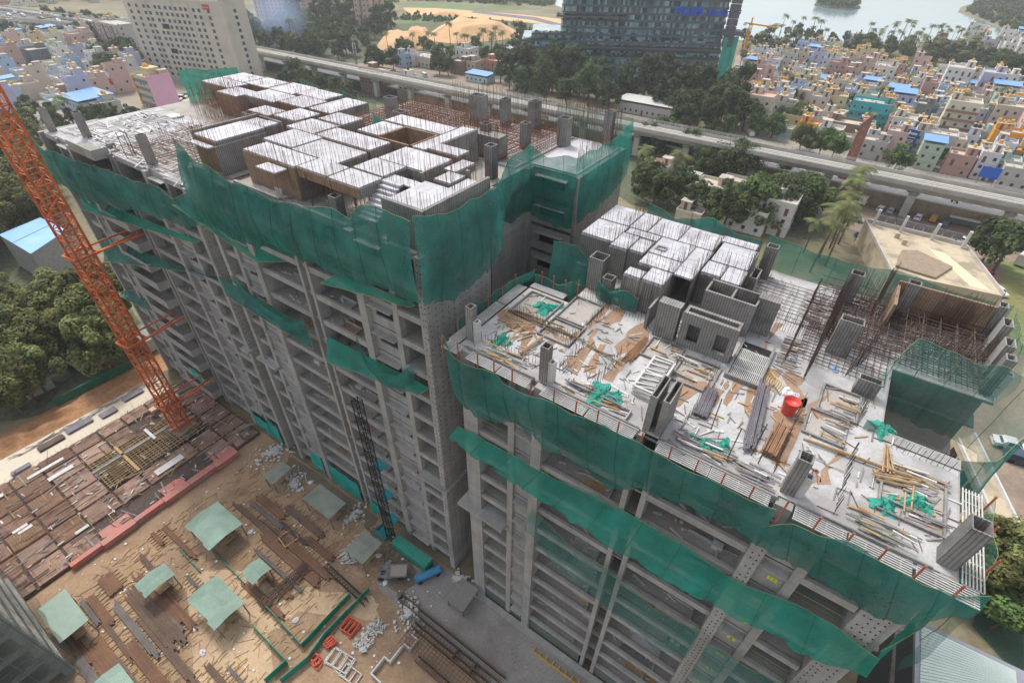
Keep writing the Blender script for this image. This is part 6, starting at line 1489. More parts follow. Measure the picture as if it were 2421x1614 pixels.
# ---- cream slab hotel at the left
HL, HR = Vector((-191, 293, 0)), Vector((-133, 271, 0))
hd = HR - HL; HW = hd.length; ha = math.atan2(hd.y, hd.x)
t = thing('hotel_building', 'tall cream slab building with rows of small dark windows', 'building', HL, ha)
M_CREAM = mat('cream_render', '#c6bdb0', .9, .06, .15, .05, 2.0, stain='#a89e90', stain_amt=.4, stain_scale=.12)
HH = 34.5
MB().box(0, HW, 0, 14, 0, HH).build('walls', M_CREAM, t)
MB().box(-.2, HW + .2, -.2, .3, HH + .01, HH + 1.0).build('parapet', M_CREAM, t)
MB().box(HW - .3, HW + .2, .31, 14, HH + .01, HH + 1.0).build('parapet', M_CREAM, t)
MB().box(12, 46, 3, 12, HH + .02, HH + 3.4).build('roof_pavilion', mat('navy_metal', '#33404c', .6, .08), t)
MB().box(48, HW - 1, 2, 12, HH + .02, HH + 3.8).build('roof_tank_room', M_CREAM, t)
wm = MB(); wm.box(-.95, .95, -.06, .0, -.1, 1.55); wm.cur = 1; wm.box(-.82, .82, -.08, -.061, .02, 1.45); wme = wm.mesh('window', M_GREYW, mat('dark_pane', '#3d4a50', .15, .1, 1, 0, spec=.6))
xs = [3.6, 8.4] + [13.2, 16.2, 20.4, 23.2, 27.0, 30.2, 33.4, 36.6, 39.6, 44.4, 47.8, 53.4]
for r_ in range(12):
    for i, x_ in enumerate(xs):
        if r_ in (8, 4) and i in (4, 5): continue
        inst('window', wme, t, (x_, 0, 2.0 + r_ * 2.62))
for r_ in (8, 4): MB().box(21.0, 25.4, -.05, .0, 1.8 + r_ * 2.62, 3.9 + r_ * 2.62).build('loggia_dark_fill', M_DARK, t)  # flat dark plates; the shade of the recesses is painted on the face
for x_ in (15.0, 31.8, 42): MB().tube((x_, -.12, 0), (x_, -.12, HH), .1, 5).build('drain_pipe', mat('pipe_grey', '#a5a29c', .8), t)
for r_ in range(12): inst('window', wme, t, (HW + .0, 7.0, 2.0 + r_ * 2.62), R(90))
MB().box(50.4, 54.6, -.2, -.05, HH - 2.4, HH - .4).build('red_sign', mat('red_sign', '#b33a34', .6, .05), t)
text('ibis hotel', .9, M_PAPER, t, (50.7, -.22, HH - 1.7), (R(90), 0, 0), .01)
MB().box(54.8, 60.5, -.2, .0, HH + 1.0, HH + 5.4).build('white_sign', M_PAPER, t)
text('hotel', 1.5, M_BLUEL, t, (55.6, -.22, HH + 2.6), (R(90), 0, 0), .01)

# ---- pinkish apartment slabs behind the trees
M_APT = mat('pinkish_render', '#bfa699', .9, .06, .15, .05, 2.0)
M_APTD = mat('apartment_grey', '#857b78', .9, .06, .15, .05, 2.0)
aw = MB(); aw.cur = 0; aw.box(-.5, .5, -.04, .0, 0, 1.2); awm = aw.mesh('window', mat('apt_pane', '#544d4c', .3, .1, 1, 0))
def apartment(label, pL, pR, depth, hgt, cols, side=None, floors=7):
    a, b = Vector((*gp(*pL), 0)), Vector((*gp(*pR), 0)); d_ = b - a; W = d_.length
    t = thing('apartment_building', label, 'building', a, math.atan2(d_.y, d_.x), 'pinkish apartment slabs behind the trees')
    MB().box(0, W, 0, depth, 0, hgt).build('walls', M_APT, t)
    MB().box(-.3, W + .3, -.3, depth, hgt + .01, hgt + .9).build('parapet', M_APT, t)
    MB().box(W * .36, W * .5, -.25, -.01, 0, hgt).build('stair_strip', M_APTD, t)
    MB().box(0, W, -.1, -.01, 0, 3.4).build('base_band', M_APTD, t)
    fh = (hgt - 3) / floors
    for r_ in range(floors):
        for c_ in range(cols): inst('window', awm, t, (W * (c_ + .5) / cols, -.0, 3.4 + r_ * fh))
        for c_ in range(int(depth / 4)): inst('window', awm, t, (W, 2 + c_ * 4, 3.4 + r_ * fh), R(90))
    for c_ in range(1, int(depth / 8)): MB().box(W, W + .6, c_ * 8, c_ * 8 + 1.6, 0, hgt).build('pier_strip', M_APTD if c_ % 2 else M_APT, t)
    return t
apartment('beige pink apartment slab nearest the sand heaps', (822, 75), (858, 76), 50, 26, 4)
apartment('beige pink apartment slab at the left end of the row', (595, 58), (650, 62), 46, 21, 6)
apartment('beige pink apartment slab in the middle of the row', (655, 30), (720, 36), 40, 24, 6)
apartment('beige pink apartment slab half hidden behind the tall trees', (725, 28), (800, 34), 40, 26, 6)
# ---- sand heaps
def mound(label, L, h, peak=.5):
    P_ = gpoly(L); cx_ = sum(p[0] for p in P_) / len(P_); cy_ = sum(p[1] for p in P_) / len(P_)
    n = len(P_); sd = rnd(0, 50)
    def fn(i, j):
        a = i * n; k0 = int(a) % n; f = a - int(a); p, q_ = P_[k0], P_[(k0 + 1) % n]
        ex, ey = p[0] + (q_[0] - p[0]) * f - cx_, p[1] + (q_[1] - p[1]) * f - cy_
        r_ = 1 - j
        hh = h * min(1, j * 1.9) * (.9 + .2 * NZ.noise(Vector((ex * r_ * .12 + sd, ey * r_ * .12, 0)))) + .5 * NZ.noise(Vector((ex * r_ * .5 + sd, ey * r_ * .5, 3))) * min(1, j * 4)
        return (ex * r_, ey * r_, hh - .05)
    return tag(MB().grid(fn, 64, 14).build('sand_heap', M_MOUND, None, (cx_, cy_, 0), smooth=True), label, 'sand heap')
mound('broad flat-topped sand heap behind the coconut palms', [(965, 92), (1040, 100), (1120, 95), (1200, 88), (1195, 76), (1120, 62), (1010, 60)], 9.5)
mound('steep sand heap left of the palms beside blue sheeting', [(865, 122), (935, 126), (975, 108), (960, 92), (910, 84), (868, 100)], 8.0)
mound('low sand heap between the two large heaps', [(925, 92), (985, 96), (1000, 84), (960, 76), (930, 80)], 6.0)
mound('distant low sand heap on the open field', [(990, 36), (1060, 40), (1065, 34), (1000, 30)], 3.0)
# yellow crane far right of the office
x, y = gp(1705, 133)
t = thing('tower_crane', 'small yellow crane standing far behind beside the lake trees', 'crane', (x, y, 0), R(-20))
M_YEL = mat('crane_yellow', '#d69a2c', .6, .08, 1.0, 0)
lattice(t, 'm', 1.8, 0, 19, 1.8, .18, .1, M_YEL)
MB().bar((-4, 0, 19), (16, 0, 17.4), 1.0, .8).build('jib', M_YEL, t)
MB().bar((0, 0, 19), (0, 0, 22), .8).build('apex', M_YEL, t)
MB().box(-4.6, -2.6, -.6, .6, 17.6, 18.8).build('counterweight', M_PAPER, t)
# cell mast
x, y = at(848, 185, 0)
t = thing('cell_mast', 'slim grey telecom mast with white panel antennas on the brown building plot', 'mast', (x, y, 0))
lattice(t, 'm', .8, 0, 15.5, 1.0, .06, .04, M_STEEL)
for z in (11.5, 13.5, 15):
    for a in (0, 2.1, 4.2): MB().box(-.12, .12, -.08, .08, 0, 1.4).build('antenna', M_PAPER, t, (.8 * math.cos(a), .8 * math.sin(a), z), a)
# ---- flyover with traffic in the far upper left
t = thing('flyover', 'wide road flyover crossing the upper left of the picture', 'flyover', (*gp(0, 34, 9), 0))
A_, B_ = Vector((*gp(-60, 24, 9), 9)), Vector((*gp(330, 62, 9), 9)); o0 = Vector((*gp(0, 34, 9), 0))
d_ = (B_ - A_); n_ = Vector((-d_.y, d_.x, 0)).normalized() * 13
for (a, b, mt, nm, z0, z1) in ((-1, 1, M_ASPH, 'deck', -.8, 0), (-1.03, -1.0, M_VIA, 'parapet', -1.6, 1.0), (1.0, 1.03, M_VIA, 'parapet', -1.6, 1.0), (-.02, .02, M_VIA, 'median', 0.01, .7)):
    P_ = [A_ + n_ * a, B_ + n_ * a, B_ + n_ * b, A_ + n_ * b]
    MB().hexa([p - o0 + Vector((0, 0, z0)) for p in P_] + [p - o0 + Vector((0, 0, z1)) for p in P_]).build(nm, mt, t)
for i in range(9):
    c = A_.lerp(B_, (i + .5) / 9) - o0
    for s_ in (-.6, .6): MB().box(-1, 1, -1, 1, 0, 8.2).build('pier', M_VIA, t, (c.x + n_.x * s_, c.y + n_.y * s_, 0))
# blurred yellow crane counterweight box hanging in front at the very top is part of another crane: its jib tip
# ================================================================== houses
M_WFR = mat('window_frame_pale', '#c9c3b8', .8, .05)
M_WPN = mat('window_pane_dark', '#3b3f43', .25, .1, 1, 0, spec=.5)
M_DOORB = mat('brown_shutter', '#6d4a36', .8, .1)
M_TANKY = mat('yellow_tank', '#d6a24a', .5, .06, 1, 0)
M_TANKB = mat('black_tank', '#2a2b2e', .5, .06, 1, 0)
M_ROOFC = mat('roof_screed', '#b9b0a3', .95, .12, .5, .1, 3.0, stain='#8f867b', stain_amt=.6, stain_scale=.3)
M_BLUER = mat('blue_sheet_roof', '#6f9bc6', .5, .07, .5, .04, 3.0, stripe=('X', 2.4, .15, .5))
WCOL = {'white': '#d6d3cf', 'cream': '#d9cfae', 'pale grey': '#b8b4ae', 'sky blue': '#8fb4da', 'pale blue': '#b3c6dc', 'yellow': '#d2b878', 'turquoise': '#35aab0', 'pink': '#d3a59a', 'salmon': '#c08a78', 'coral': '#c4705e', 'mint': '#b5cfae', 'lilac': '#aeb0d6', 'tan': '#bfa98c', 'slate': '#6c727e', 'orange': '#dd9a3a', 'brown': '#94684a', 'beige': '#c8b9a2', 'aqua': '#a4d0d2'}
def soft(h, k_=.34):
    c = hexc(h); g_ = (c[0] + c[1] + c[2]) / 3; return tuple(x * (1 - k_) + g_ * k_ for x in c)
def wallmat(c): return mat('wall_' + c.replace(' ', '_'), soft(WCOL[c]) if c not in ('turquoise', 'orange') else hexc(WCOL[c]), .92, .07, .25, .06, 3.0, stain='#8a8378', stain_amt=.25, stain_scale=.25)
wb = MB(); wb.box(-.55, .55, -.05, 0, 0, 1.15); wb.cur = 1; wb.box(-.45, .45, -.07, -.051, .08, 1.07); WIN = wb.mesh('window', M_WFR, M_WPN)
db_ = MB(); db_.box(-.45, .45, -.05, 0, 0, 2.0); DOOR = db_.mesh('door', M_DOORB)
tk = MB(); tk.lathe([(.55, 0), (.58, .1), (.55, .5), (.58, .9), (.5, 1.05), (.2, 1.15), (.15, 1.25)], 10); TANKY = tk.mesh('water_tank', M_TANKY); 
tk = MB(); tk.lathe([(.55, 0), (.58, .1), (.55, .5), (.58, .9), (.5, 1.05), (.2, 1.15), (.15, 1.25)], 10); TANKB = tk.mesh('water_tank', M_TANKB)
NUMW = {1: 'single storey', 2: 'two storey', 3: 'three storey', 4: 'four storey', 5: 'five storey', 6: 'six storey'}
placed = []
def house(x, y, w, d, fl, colr, label=None, rz=0.0, fh=2.9, tanks=2, roof=None, balc=None, group=None, extra=None, tankm=None, trim=None, xy=None):
    """x, y: photograph pixel of the middle of the front wall's foot"""
    cx_, cy_ = xy if xy else at(x, y, 0)
    t = thing('house', label, 'house', (cx_, cy_, 0), YAW + rz, group)
    placed.append((cx_ - UY * d / 2, cy_ + UX * d / 2, max(w, d) / 2))
    wm_ = wallmat(colr); H_ = fl * fh
    MB().box(-w / 2, w / 2, 0, d, 0, H_).build('walls', wm_, t)
    if roof == 'sheet':
        MB().hexa([(-w / 2 - .4, -.5, H_ + .9), (w / 2 + .4, -.5, H_ + .9), (w / 2 + .4, d + .4, H_ + .9), (-w / 2 - .4, d + .4, H_ + .9), (-w / 2 - .4, -.5, H_ + .97), (w / 2 + .4, -.5, H_ + .97), (w / 2 + .4, d + .4, H_ + 1.5), (-w / 2 - .4, d + .4, H_ + 1.5)]).build('roof', extra or M_BLUER, t)
        for q_ in (-1, 1): MB().box(q_ * (w / 2 - .2) - .06, q_ * (w / 2 - .2) + .06, .1, .25, H_, H_ + .9).build('post', M_STEEL, t)
        MB().box(-w / 2, w / 2, d * .5, d, H_ + .01, H_ + .88).build('upper_wall', wm_, t)
    else:
        MB().box(-w / 2 + .16, w / 2 - .16, .16, d - .16, H_ + .005, H_ + .05).build('roof', M_ROOFC if roof != 'pink' else M_PINKROOF, t)
        pb = MB(); ph = .85
        pb.box(-w / 2 - .05, w / 2 + .05, -.05, .12, H_ + .003, H_ + ph).box(-w / 2 - .05, w / 2 + .05, d - .12, d + .05, H_ + .003, H_ + ph).box(-w / 2 - .05, -w / 2 + .12, .12, d - .12, H_ + .003, H_ + ph).box(w / 2 - .12, w / 2 + .05, .12, d - .12, H_ + .003, H_ + ph)
        pb.build('parapet', wm_, t)
        sw, sd_ = min(3.2, w * .4), min(3.6, d * .45); sx = random.choice((-1, 1)) * (w / 2 - sw / 2 - .2)
        if w > 5:
            MB().box(sx - sw / 2, sx + sw / 2, d - sd_ - .2, d - .2, H_ + .06, H_ + 2.3).build('stair_room', wm_, t)
            MB().box(sx - sw / 2 - .2, sx + sw / 2 + .2, d - sd_ - .4, d - .05, H_ + 2.31, H_ + 2.45).build('stair_room_roof', M_ROOFC, t)
            inst('door', DOOR, t, (sx, d - sd_ - .2, H_ + .1))
            tz = H_ + 2.46; ty = d - sd_ / 2 - .2; tx = sx
        else: tz, ty, tx = H_ + .06, d * .6, 0
        for i in range(tanks):
            sc_ = rnd(.75, 1.1); inst('water_tank', tankm or (TANKY if random.random() < .85 else TANKB), t, (tx - (tanks - 1) * .62 + i * 1.25, ty + rnd(-.3, .3), tz), 0, sc_)
        rb = MB()
        for _ in range(int(rnd(1, 6))):
            a, b = rnd(-w / 2 + .4, w / 2 - 1), rnd(.4, d - 1.2); rb.box(a, a + rnd(.3, 1.4), b, b + rnd(.3, 1.0), H_ + .055, H_ + .055 + rnd(.1, .7))
        stuff(rb.build('roof_clutter', random.choice((M_ROOFC, M_BLUER, M_GREYW, M_STEEL)), t))
    cu, _cv = xy2uv(cx_, cy_)
    sgn = 1 if cu < 0 else -1
    nw = max(1, int(w / 2.6)); nd = max(1, int(d / 3.6))
    tm = trim or wm_
    for k_ in range(fl):
        z = k_ * fh
        if k_ or balc: MB().box(-w / 2 - .12, w / 2 + .12, -.18 if not balc else -1.0, -.001, z - .08, z + .07).build('floor_band', tm, t)
        if balc and k_: 
            MB().box(-w / 2 - .12, w / 2 + .12, -1.0, -.9, z + .071, z + .8).build('balcony_front', tm, t)
        for i in range(nw):
            if random.random() < .12: continue
            px_ = -w / 2 + w * (i + .5) / nw
            if random.random() < .25: inst('door', DOOR, t, (px_, 0, z + .1))
            else: inst('window', WIN, t, (px_, 0, z + .95))
        for i in range(nd):
            if random.random() < .35: continue
            inst('window', WIN, t, (sgn * w / 2, d * (i + .5) / nd, z + .95), R(90) * sgn)
    return t
T4 = lambda x, y: (1800 + x / 3.787, y / 3.787)
def h4(px, py, *a, **k_):
    X, Y = T4(px, py); return house(X, Y, *a, **k_)
GR = 'houses of the town beyond the viaduct'
# --- houses one can single out in the town beyond the viaduct
h4(905, 1135, 14.5, 9, 3, 'turquoise', 'turquoise house with long open balconies and zigzag stair', balc=True, tanks=4, group=GR)
h4(1015, 835, 9.5, 11, 4, 'white', 'tall white house with dark red panel beside the meadow', group=GR, tanks=3)
h4(1650, 900, 10.5, 13, 5, 'white', 'tallest white house with grey glass strips by the meadow', fh=2.7, group=GR, tanks=0)
h4(1960, 905, 8.5, 13, 4, 'lilac', 'tall lilac grey house right of the tallest white house', group=GR, tankm=None)
h4(745, 785, 6, 8, 3, 'salmon', 'plain salmon house left of a coconut palm', group=GR, tanks=0)
h4(240, 748, 8.5, 7, 1, 'coral', 'low coral house with a long row of yellow tanks', group=GR, tanks=6)
h4(510, 770, 8, 8, 1, 'yellow', 'yellow house under a bright blue sheet roof', roof='sheet', group=GR)
h4(545, 610, 9, 7, 3, 'tan', 'blank tan gabled house near the lake trees', group=GR, tanks=2)
h4(800, 655, 9, 8, 2, 'slate', 'slate grey house behind the salmon house', group=GR)
h4(235, 1185, 7.5, 7, 2, 'yellow', 'yellow two storey house by the big dark tree', group=GR)
h4(400, 1265, 9, 6, 2, 'orange', 'deep yellow shop with yellow signboards near the viaduct', group=GR, tanks=2)
h4(690, 1260, 11.5, 9, 2, 'brown', 'brown pink house with a broad stepped gable before the turquoise house', group=GR, tanks=1)
h4(1270, 1110, 7, 7, 2, 'sky blue', 'bright sky blue house left of the grey blue one', group=GR)
h4(1370, 1150, 6, 8, 3, 'slate', 'blank grey blue wall house in mid town', group=GR, tanks=1)
h4(1190, 1290, 8, 9, 3, 'cream', 'cream three storey house left of the blue billboard', group=GR)
h4(1110, 1160, 5.5, 7, 2, 'mint', 'mint green house beside the cream one', group=GR)
h4(1640, 1290, 10, 10, 5, 'cream', 'tall cream house with brown balcony bands', balc=True, group=GR, tanks=5, trim=wallmat('brown'))
h4(1880, 1200, 9.5, 9, 3, 'lilac', 'lilac blue house with blue roof shelter in mid town', group=GR)
h4(2090, 1250, 10.5, 10, 4, 'beige', 'beige grey house with outside stair near the picture edge', group=GR, tanks=5)
h4(2080, 1420, 8.5, 7, 3, 'orange', 'deep yellow shop with dark blue band and yellow tanks', group=GR, tanks=3)
h4(2200, 1515, 9.5, 6, 2, 'orange', 'deep yellow shop front with red lettering at the edge', group=GR, tanks=0)
h4(1450, 1440, 12.5, 8, 3, 'pale grey', 'grey house with pale blue balcony edges beside the billboard', balc=True, group=GR, tanks=4, trim=wallmat('pale blue'))
h4(950, 1430, 8, 7, 2, 'pale grey', 'grey two storey house beside the brown pylon', group=GR, tanks=0)
h4(2290, 1360, 7, 10, 5, 'pink', 'pale pink tall house leaning at the picture edge', group=GR, tanks=1)
h4(1660, 1450, 7.5, 6, 1, 'orange', 'low deep yellow house with flat roof by the viaduct', group=GR, tanks=1)
h4(1830, 1500, 7, 5, 1, 'yellow', 'low yellow house with rounded sign by the viaduct', group=GR, tanks=0)
h4(2100, 960, 10, 8, 3, 'cream', 'cream house with blue ridge roof near the meadow', roof='sheet', group=GR)
h4(60, 640, 10, 8, 2, 'white', 'white flat house at the left end of the town', group=GR, tanks=1)
h4(200, 625, 6, 7, 2, 'cream', 'small cream house with yellow tanks left of the tan house', group=GR, tanks=3)
h4(1200, 700, 6.5, 8, 2, 'slate', 'slate house with maroon panel right of the tall white house', group=GR)
t = h4(2200, 470, 12, 12, 3, 'white', 'white house with dark windows at the far right lake edge', group=GR, tanks=1)
h4(1890, 360, 13, 9, 3, 'white', 'white block with blue windows by the lake', group=GR, tanks=0)
h4(2150, 430, 8, 9, 3, 'tan', 'tan house among white ones by the lake', group=GR, tanks=1)
h4(2330, 560, 12, 12, 4, 'white', 'large white flats at the right picture edge below the lake', group=GR, tanks=0)
X, Y = 1200 + 2170 / 3.787, 1180 / 3.787
house(X, Y, 9.5, 10, 4, 'beige', 'beige house with pink roof and blue band standing by the viaduct', roof='pink', fh=3.2, tanks=1, balc=True, group=GR)
# --- the rest of the town, set out in crooked rows
cols = ['white', 'white', 'cream', 'cream', 'pale grey', 'pale grey', 'sky blue', 'pale blue', 'yellow', 'pink', 'salmon', 'mint', 'lilac', 'tan', 'beige', 'beige', 'aqua', 'white']
used_lab = {}
def auto_label(c, fl, feat, zone):
    base = f'{c} {NUMW[fl]} house {feat} {zone}'
    return base
FEAT = ['with yellow roof tanks', 'with blue sheet roof', 'with empty flat terrace', 'with front balconies', 'with single roof tank']
def fill(poly_px, n, mind, zone_fn, group, flr=(1, 3), tries=4000):
    P_ = poly_px; xs_ = [p[0] for p in P_]; ys_ = [p[1] for p in P_]; made = 0
    def inside(x, y):
        c = False; j = len(P_) - 1
        for i in range(len(P_)):
            if (P_[i][1] > y) != (P_[j][1] > y) and x < (P_[j][0] - P_[i][0]) * (y - P_[i][1]) / (P_[j][1] - P_[i][1]) + P_[i][0]: c = not c
            j = i
        return c
    for _ in range(tries):
        if made >= n: break
        x, y = rnd(min(xs_), max(xs_)), rnd(min(ys_), max(ys_))
        if not inside(x, y): continue
        X, Y = at(x * K, y * K, 0)
        w, d_ = rnd(5.0, 8.5), rnd(5.5, 8)
        c_ = (X - UY * d_ / 2, Y + UX * d_ / 2)
        if any(math.hypot(c_[0] - p[0], c_[1] - p[1]) < max(mind, p[2] + 2.9) for p in placed): continue
        colr = random.choice(cols); fl = random.choice(range(flr[0], flr[1] + 1)); f_ = random.choice((0, 0, 0, 2, 2, 3, 4, 0, 4, 1, 2, 0))
        lab = auto_label(colr, fl, FEAT[f_], zone_fn(x, y))
        house(0, 0, w, d_, fl, colr, lab, rnd(-.12, .12), rnd(2.7, 3.1), {0: int(rnd(1, 3.6)), 1: 0, 2: 0, 3: 1, 4: 1}[f_], 'sheet' if f_ == 1 else None, f_ == 3, group, xy=(X, Y))
        made += 1
    return made
def zone_r(x, y):
    if y < 175: return 'on the lake side of the town'
    if x < 1900: return 'left of the turquoise house'
    if x < 2060: return 'round the turquoise house' if y < 330 else 'between pylon and turquoise house'
    if y < 250: return 'below the tallest white house'
    return 'between billboard and picture edge'
nR = fill([(1690, 190), (1720, 140), (1870, 128), (2060, 170), (2230, 195), (2352, 215), (2352, 455), (2150, 400), (1960, 355), (1760, 310), (1700, 250)], 260, 7.0, zone_r, GR)
fill([(2140, 120), (2352, 95), (2352, 150), (2250, 130)], 10, 9, lambda x, y: 'at the far right by the lake', GR, (2, 4))
fill([(1880, 118), (1990, 75), (2010, 80), (1900, 125)], 3, 9, lambda x, y: 'among the palms by the lake', GR, (1, 1))
# --- left-hand town
GL = 'houses of the town at the upper left'
Z1 = lambda x, y: (x / 3.787, y / 3.787)
def h1(px, py, *a, **k_): X, Y = Z1(px, py); return house(X, Y, *a, **k_)
t = h1(700, 1050, 17, 13, 2, 'pale blue', 'long pale blue building under a bright blue sheet roof', fh=3.2, roof='sheet', group=GL)
h1(880, 1075, 9, 9, 2, 'pale grey', 'bare grey concrete house with two yellow tanks', group=GL, tanks=2)
t = h1(1350, 965, 13, 10, 4, 'yellow', 'orange yellow building with pink side and blue glass bands', fh=3.0, group=GL, tanks=0)
MB().box(6.52, 6.6, .0, 10, 0, 13.2).build('pink_side', mat('pink_side', '#dda9c4', .9, .06), t)
for k_ in range(4): MB().box(-4.6, 6.2, -.1, -.02, 1.0 + k_ * 3, 2.3 + k_ * 3).build('glass_band', mat('blue_band', '#5b6f8e', .3, .1), t)
for k_ in range(22): MB().box(-6.4, -4.9, -.5, -.05, .6 + k_ * .55, .75 + k_ * .55).build('louvre', wallmat('orange'), t)
MB().box(-3.0, 3.0, 3, 8, 12.1, 15.2).build('roof_room', wallmat('yellow'), t); MB().lathe([(1.2, 0), (1.2, .6), (.6, 1.3), (0, 1.6)], 12).build('dome', wallmat('orange'), t, (-1.5, 5, 15.2))
h1(300, 620, 12, 11, 3, 'slate', 'grey four-window house at the left side of the town', group=GL)
h1(690, 520, 9, 12, 4, 'pink', 'pinkish house with a white roof canopy', group=GL, tanks=0)
h1(420, 400, 10, 8, 3, 'pale blue', 'house with sky blue roof rooms in a row', group=GL, roof='sheet')
t = h1(550, 830, 11, 9, 2, 'white', 'white building with yellow mural panel and blue end', group=GL, tanks=0)
MB().box(-1.5, 4.0, -.2, -.13, 1.6, 5.6).build('mural_panel', wallmat('yellow'), t)
h1(1010, 660, 8, 8, 3, 'tan', 'tan house with rust coloured roof above the red hoarding', group=GL)
h1(180, 760, 9, 8, 2, 'pale blue', 'pale blue house with dark tank near the crane top', group=GL, tankm=TANKB)
h1(800, 840, 9, 8, 2, 'mint', 'pale mint house behind the blue roofed building', group=GL)
h1(200, 890, 10, 8, 2, 'beige', 'beige house with blue shelter behind the crane', group=GL)
X, Y = 1050 / 3.787, 500 / 3.787
t = house(X, Y, 30, 12, 6, 'pale grey', 'long grey flats with brick red piers beside the cream hotel', fh=2.7, tanks=3, group=GL)
for q_ in range(6): MB().box(-14 + q_ * 5.4, -12.6 + q_ * 5.4, -.35, -.05, 0, 16).build('pier', wallmat('salmon') if q_ % 2 else wallmat('brown'), t)
nL = fill([(-20, 260), (-20, 90), (90, 85), (200, 110), (300, 165), (320, 190), (250, 225), (220, 250), (130, 265)], 62, 9.0, lambda x, y: 'behind the crane top' if x < 90 else ('below the cream hotel' if x > 200 else 'amid the upper left town'), GL, (1, 4))
fill([(-20, 70), (290, 75), (290, 90), (200, 95), (-20, 85)], 8, 12, lambda x, y: 'below the flyover', GL, (1, 3))
fill([(-20, 20), (300, 5), (300, -10), (-20, -10)], 22, 14, lambda x, y: 'beyond the flyover', GL, (1, 3))
# --- houses along the viaduct in the middle
GM = 'buildings along the viaduct in the middle'
Z2_ = lambda x, y: (600 + x / 3.787, y / 3.787)
def h2(px, py, *a, **k_): X, Y = Z2_(px, py); return house(X, Y, *a, **k_)
h2(1060, 835, 15, 10, 3, 'brown', 'mustard brown building with blue roof tank before the viaduct', fh=3.0, tanks=0, group=GM)
h2(1365, 890, 9, 8, 3, 'white', 'white building half hidden by rebar before the viaduct', group=GM, tanks=1, tankm=TANKB)
h2(1500, 600, 18, 12, 1, 'beige', 'fuel station with a flat tan canopy beyond the viaduct', fh=4.5, tanks=0, group=GM)
h2(1870, 600, 10, 9, 3, 'white', 'white villa with curved roof room beyond the viaduct', group=GM, tanks=1)
h2(1810, 665, 9, 7, 2, 'brown', 'brick brown shop with white roof sheets by the villa', group=GM, tanks=0)
h2(1930, 670, 8, 8, 2, 'tan', 'blank tan house right of the brick brown shop', group=GM, tanks=0)
h2(2120, 660, 11, 9, 2, 'coral', 'red tiled house behind two poles beyond the viaduct', roof='pink', group=GM, tanks=0)
h2(1990, 740, 14, 7, 1, 'aqua', 'blue sheet roofed shed row by the viaduct', roof='sheet', group=GM)
h2(1300, 600, 7, 7, 2, 'sky blue', 'sky blue little house beside the fuel station', group=GM, tanks=1)
h2(1390, 590, 7, 6, 2, 'white', 'small white house left of the fuel station', group=GM)
h2(1300, 500, 6, 5, 2, 'pale grey', 'small grey house beneath the coconut palms', group=GM, tanks=0)
h2(1640, 520, 8, 6, 1, 'beige', 'low shed behind the dark tree by the sand heaps', roof='sheet', group=GM, extra=M_GREYW)
h2(2260, 500, 14, 10, 1, 'pale grey', 'low warehouse with pale roof left of the office', roof='sheet', group=GM, extra=M_GREYW)
h2(40, 360, 9, 9, 3, 'lilac', 'lilac house by the road left of the smoke', group=GM)
t = house(1200 + 1220 / 3.787, 1040 / 3.787, 26, 9, 1, 'pale grey', 'long low shed with pale roof below the office trees', roof='sheet', fh=4.2, group=GM, extra=M_GREYW)
t = thing('water_tower', 'small domed concrete kiosk tower among the office trees', 'tower', (*at(1200 + 1460 / 3.787, 925 / 3.787), 0), YAW)
MB().lathe([(2.6, 0), (2.6, 4.0), (3.0, 4.1), (2.8, 4.4), (1.2, 5.4), (.5, 5.7), (.4, 6.2)], 14).build('drum', wallmat('beige'), t)
for a in range(8): MB().box(-.2, .2, -2.75, -2.55, .5, 3.8).build('rib', M_WFR, t, (0, 0, 0), a * math.pi / 4)
# --- between the site and the viaduct
GS = 'low buildings between the site and the viaduct'
Z7 = lambda x, y: (1440 + x / 3.2, 330 + y / 3.2)
def h7(px, py, *a, **k_): X, Y = Z7(px, py); return house(X, Y, *a, **k_)
h7(580, 640, 7, 5, 1, 'beige', 'small flat roofed hut behind the white formwork', tanks=0, group=GS)
h7(1000, 700, 10, 7, 2, 'white', 'white parapet house seen over the rear netting', tanks=0, group=GS)
h7(1220, 720, 7, 8, 3, 'white', 'white house with two black roof tanks before the big tree', tankm=TANKB, tanks=2, group=GS)
h7(540, 400, 8, 6, 1, 'cream', 'roofless cream room beside the coconut palm', tanks=0, group=GS)
h7(740, 440, 9, 8, 1, 'cream', 'roofless cream building with rubble on its slab', tanks=0, group=GS)
h7(1000, 420, 14, 6, 1, 'beige', 'long low beige building with open cell rooms', tanks=0, group=GS)
h7(330, 270, 9, 6, 1, 'beige', 'low hut with brown pink roof near the viaduct pier', roof='pink', tanks=0, group=GS)
# big beige flat building right behind the rear net
x, y = uv2xy(6.0, 128.5)
t = thing('flat_building', 'wide beige flat roofed building with four stub pillars behind the rear net', 'building', (x, y, 0), YAW)
M_BB = mat('stained_beige', '#b9aa90', .95, .12, .3, .12, 3.0, stain='#867c6c', stain_amt=.75, stain_scale=.22)
MB().prism([(0, 24), (21.5, 23.2), (28.0, 2.0), (8.0, -1.0)], 0, 6).build('walls', M_BB, t)
MB().prism([(8.5, 2), (16, 1.2), (19, 9), (12, 13), (9, 11)], 6.0, 6.5).build('roof_slab_patch', mat('brown_patch', '#8f7d68', .95, .15), t)
MB().prism([(14, 17), (17.5, 16.5), (26, 2.6), (22.5, 2.4)], 6.004, 6.03).build('roof_strip', mat('pale_strip', '#d2c4a6', .95, .08), t)
for (a, b, c_, d_) in (((0, 24), (21.5, 23.2), .5, 1.0),): MB().bar((*a, 6.4), (*b, 6.4), .3, .9).build('parapet', M_VIA, t)
MB().bar((21.5, 23.2, 6.3), (28.0, 2.0, 6.3), .3, .7).build('parapet', M_VIA, t)
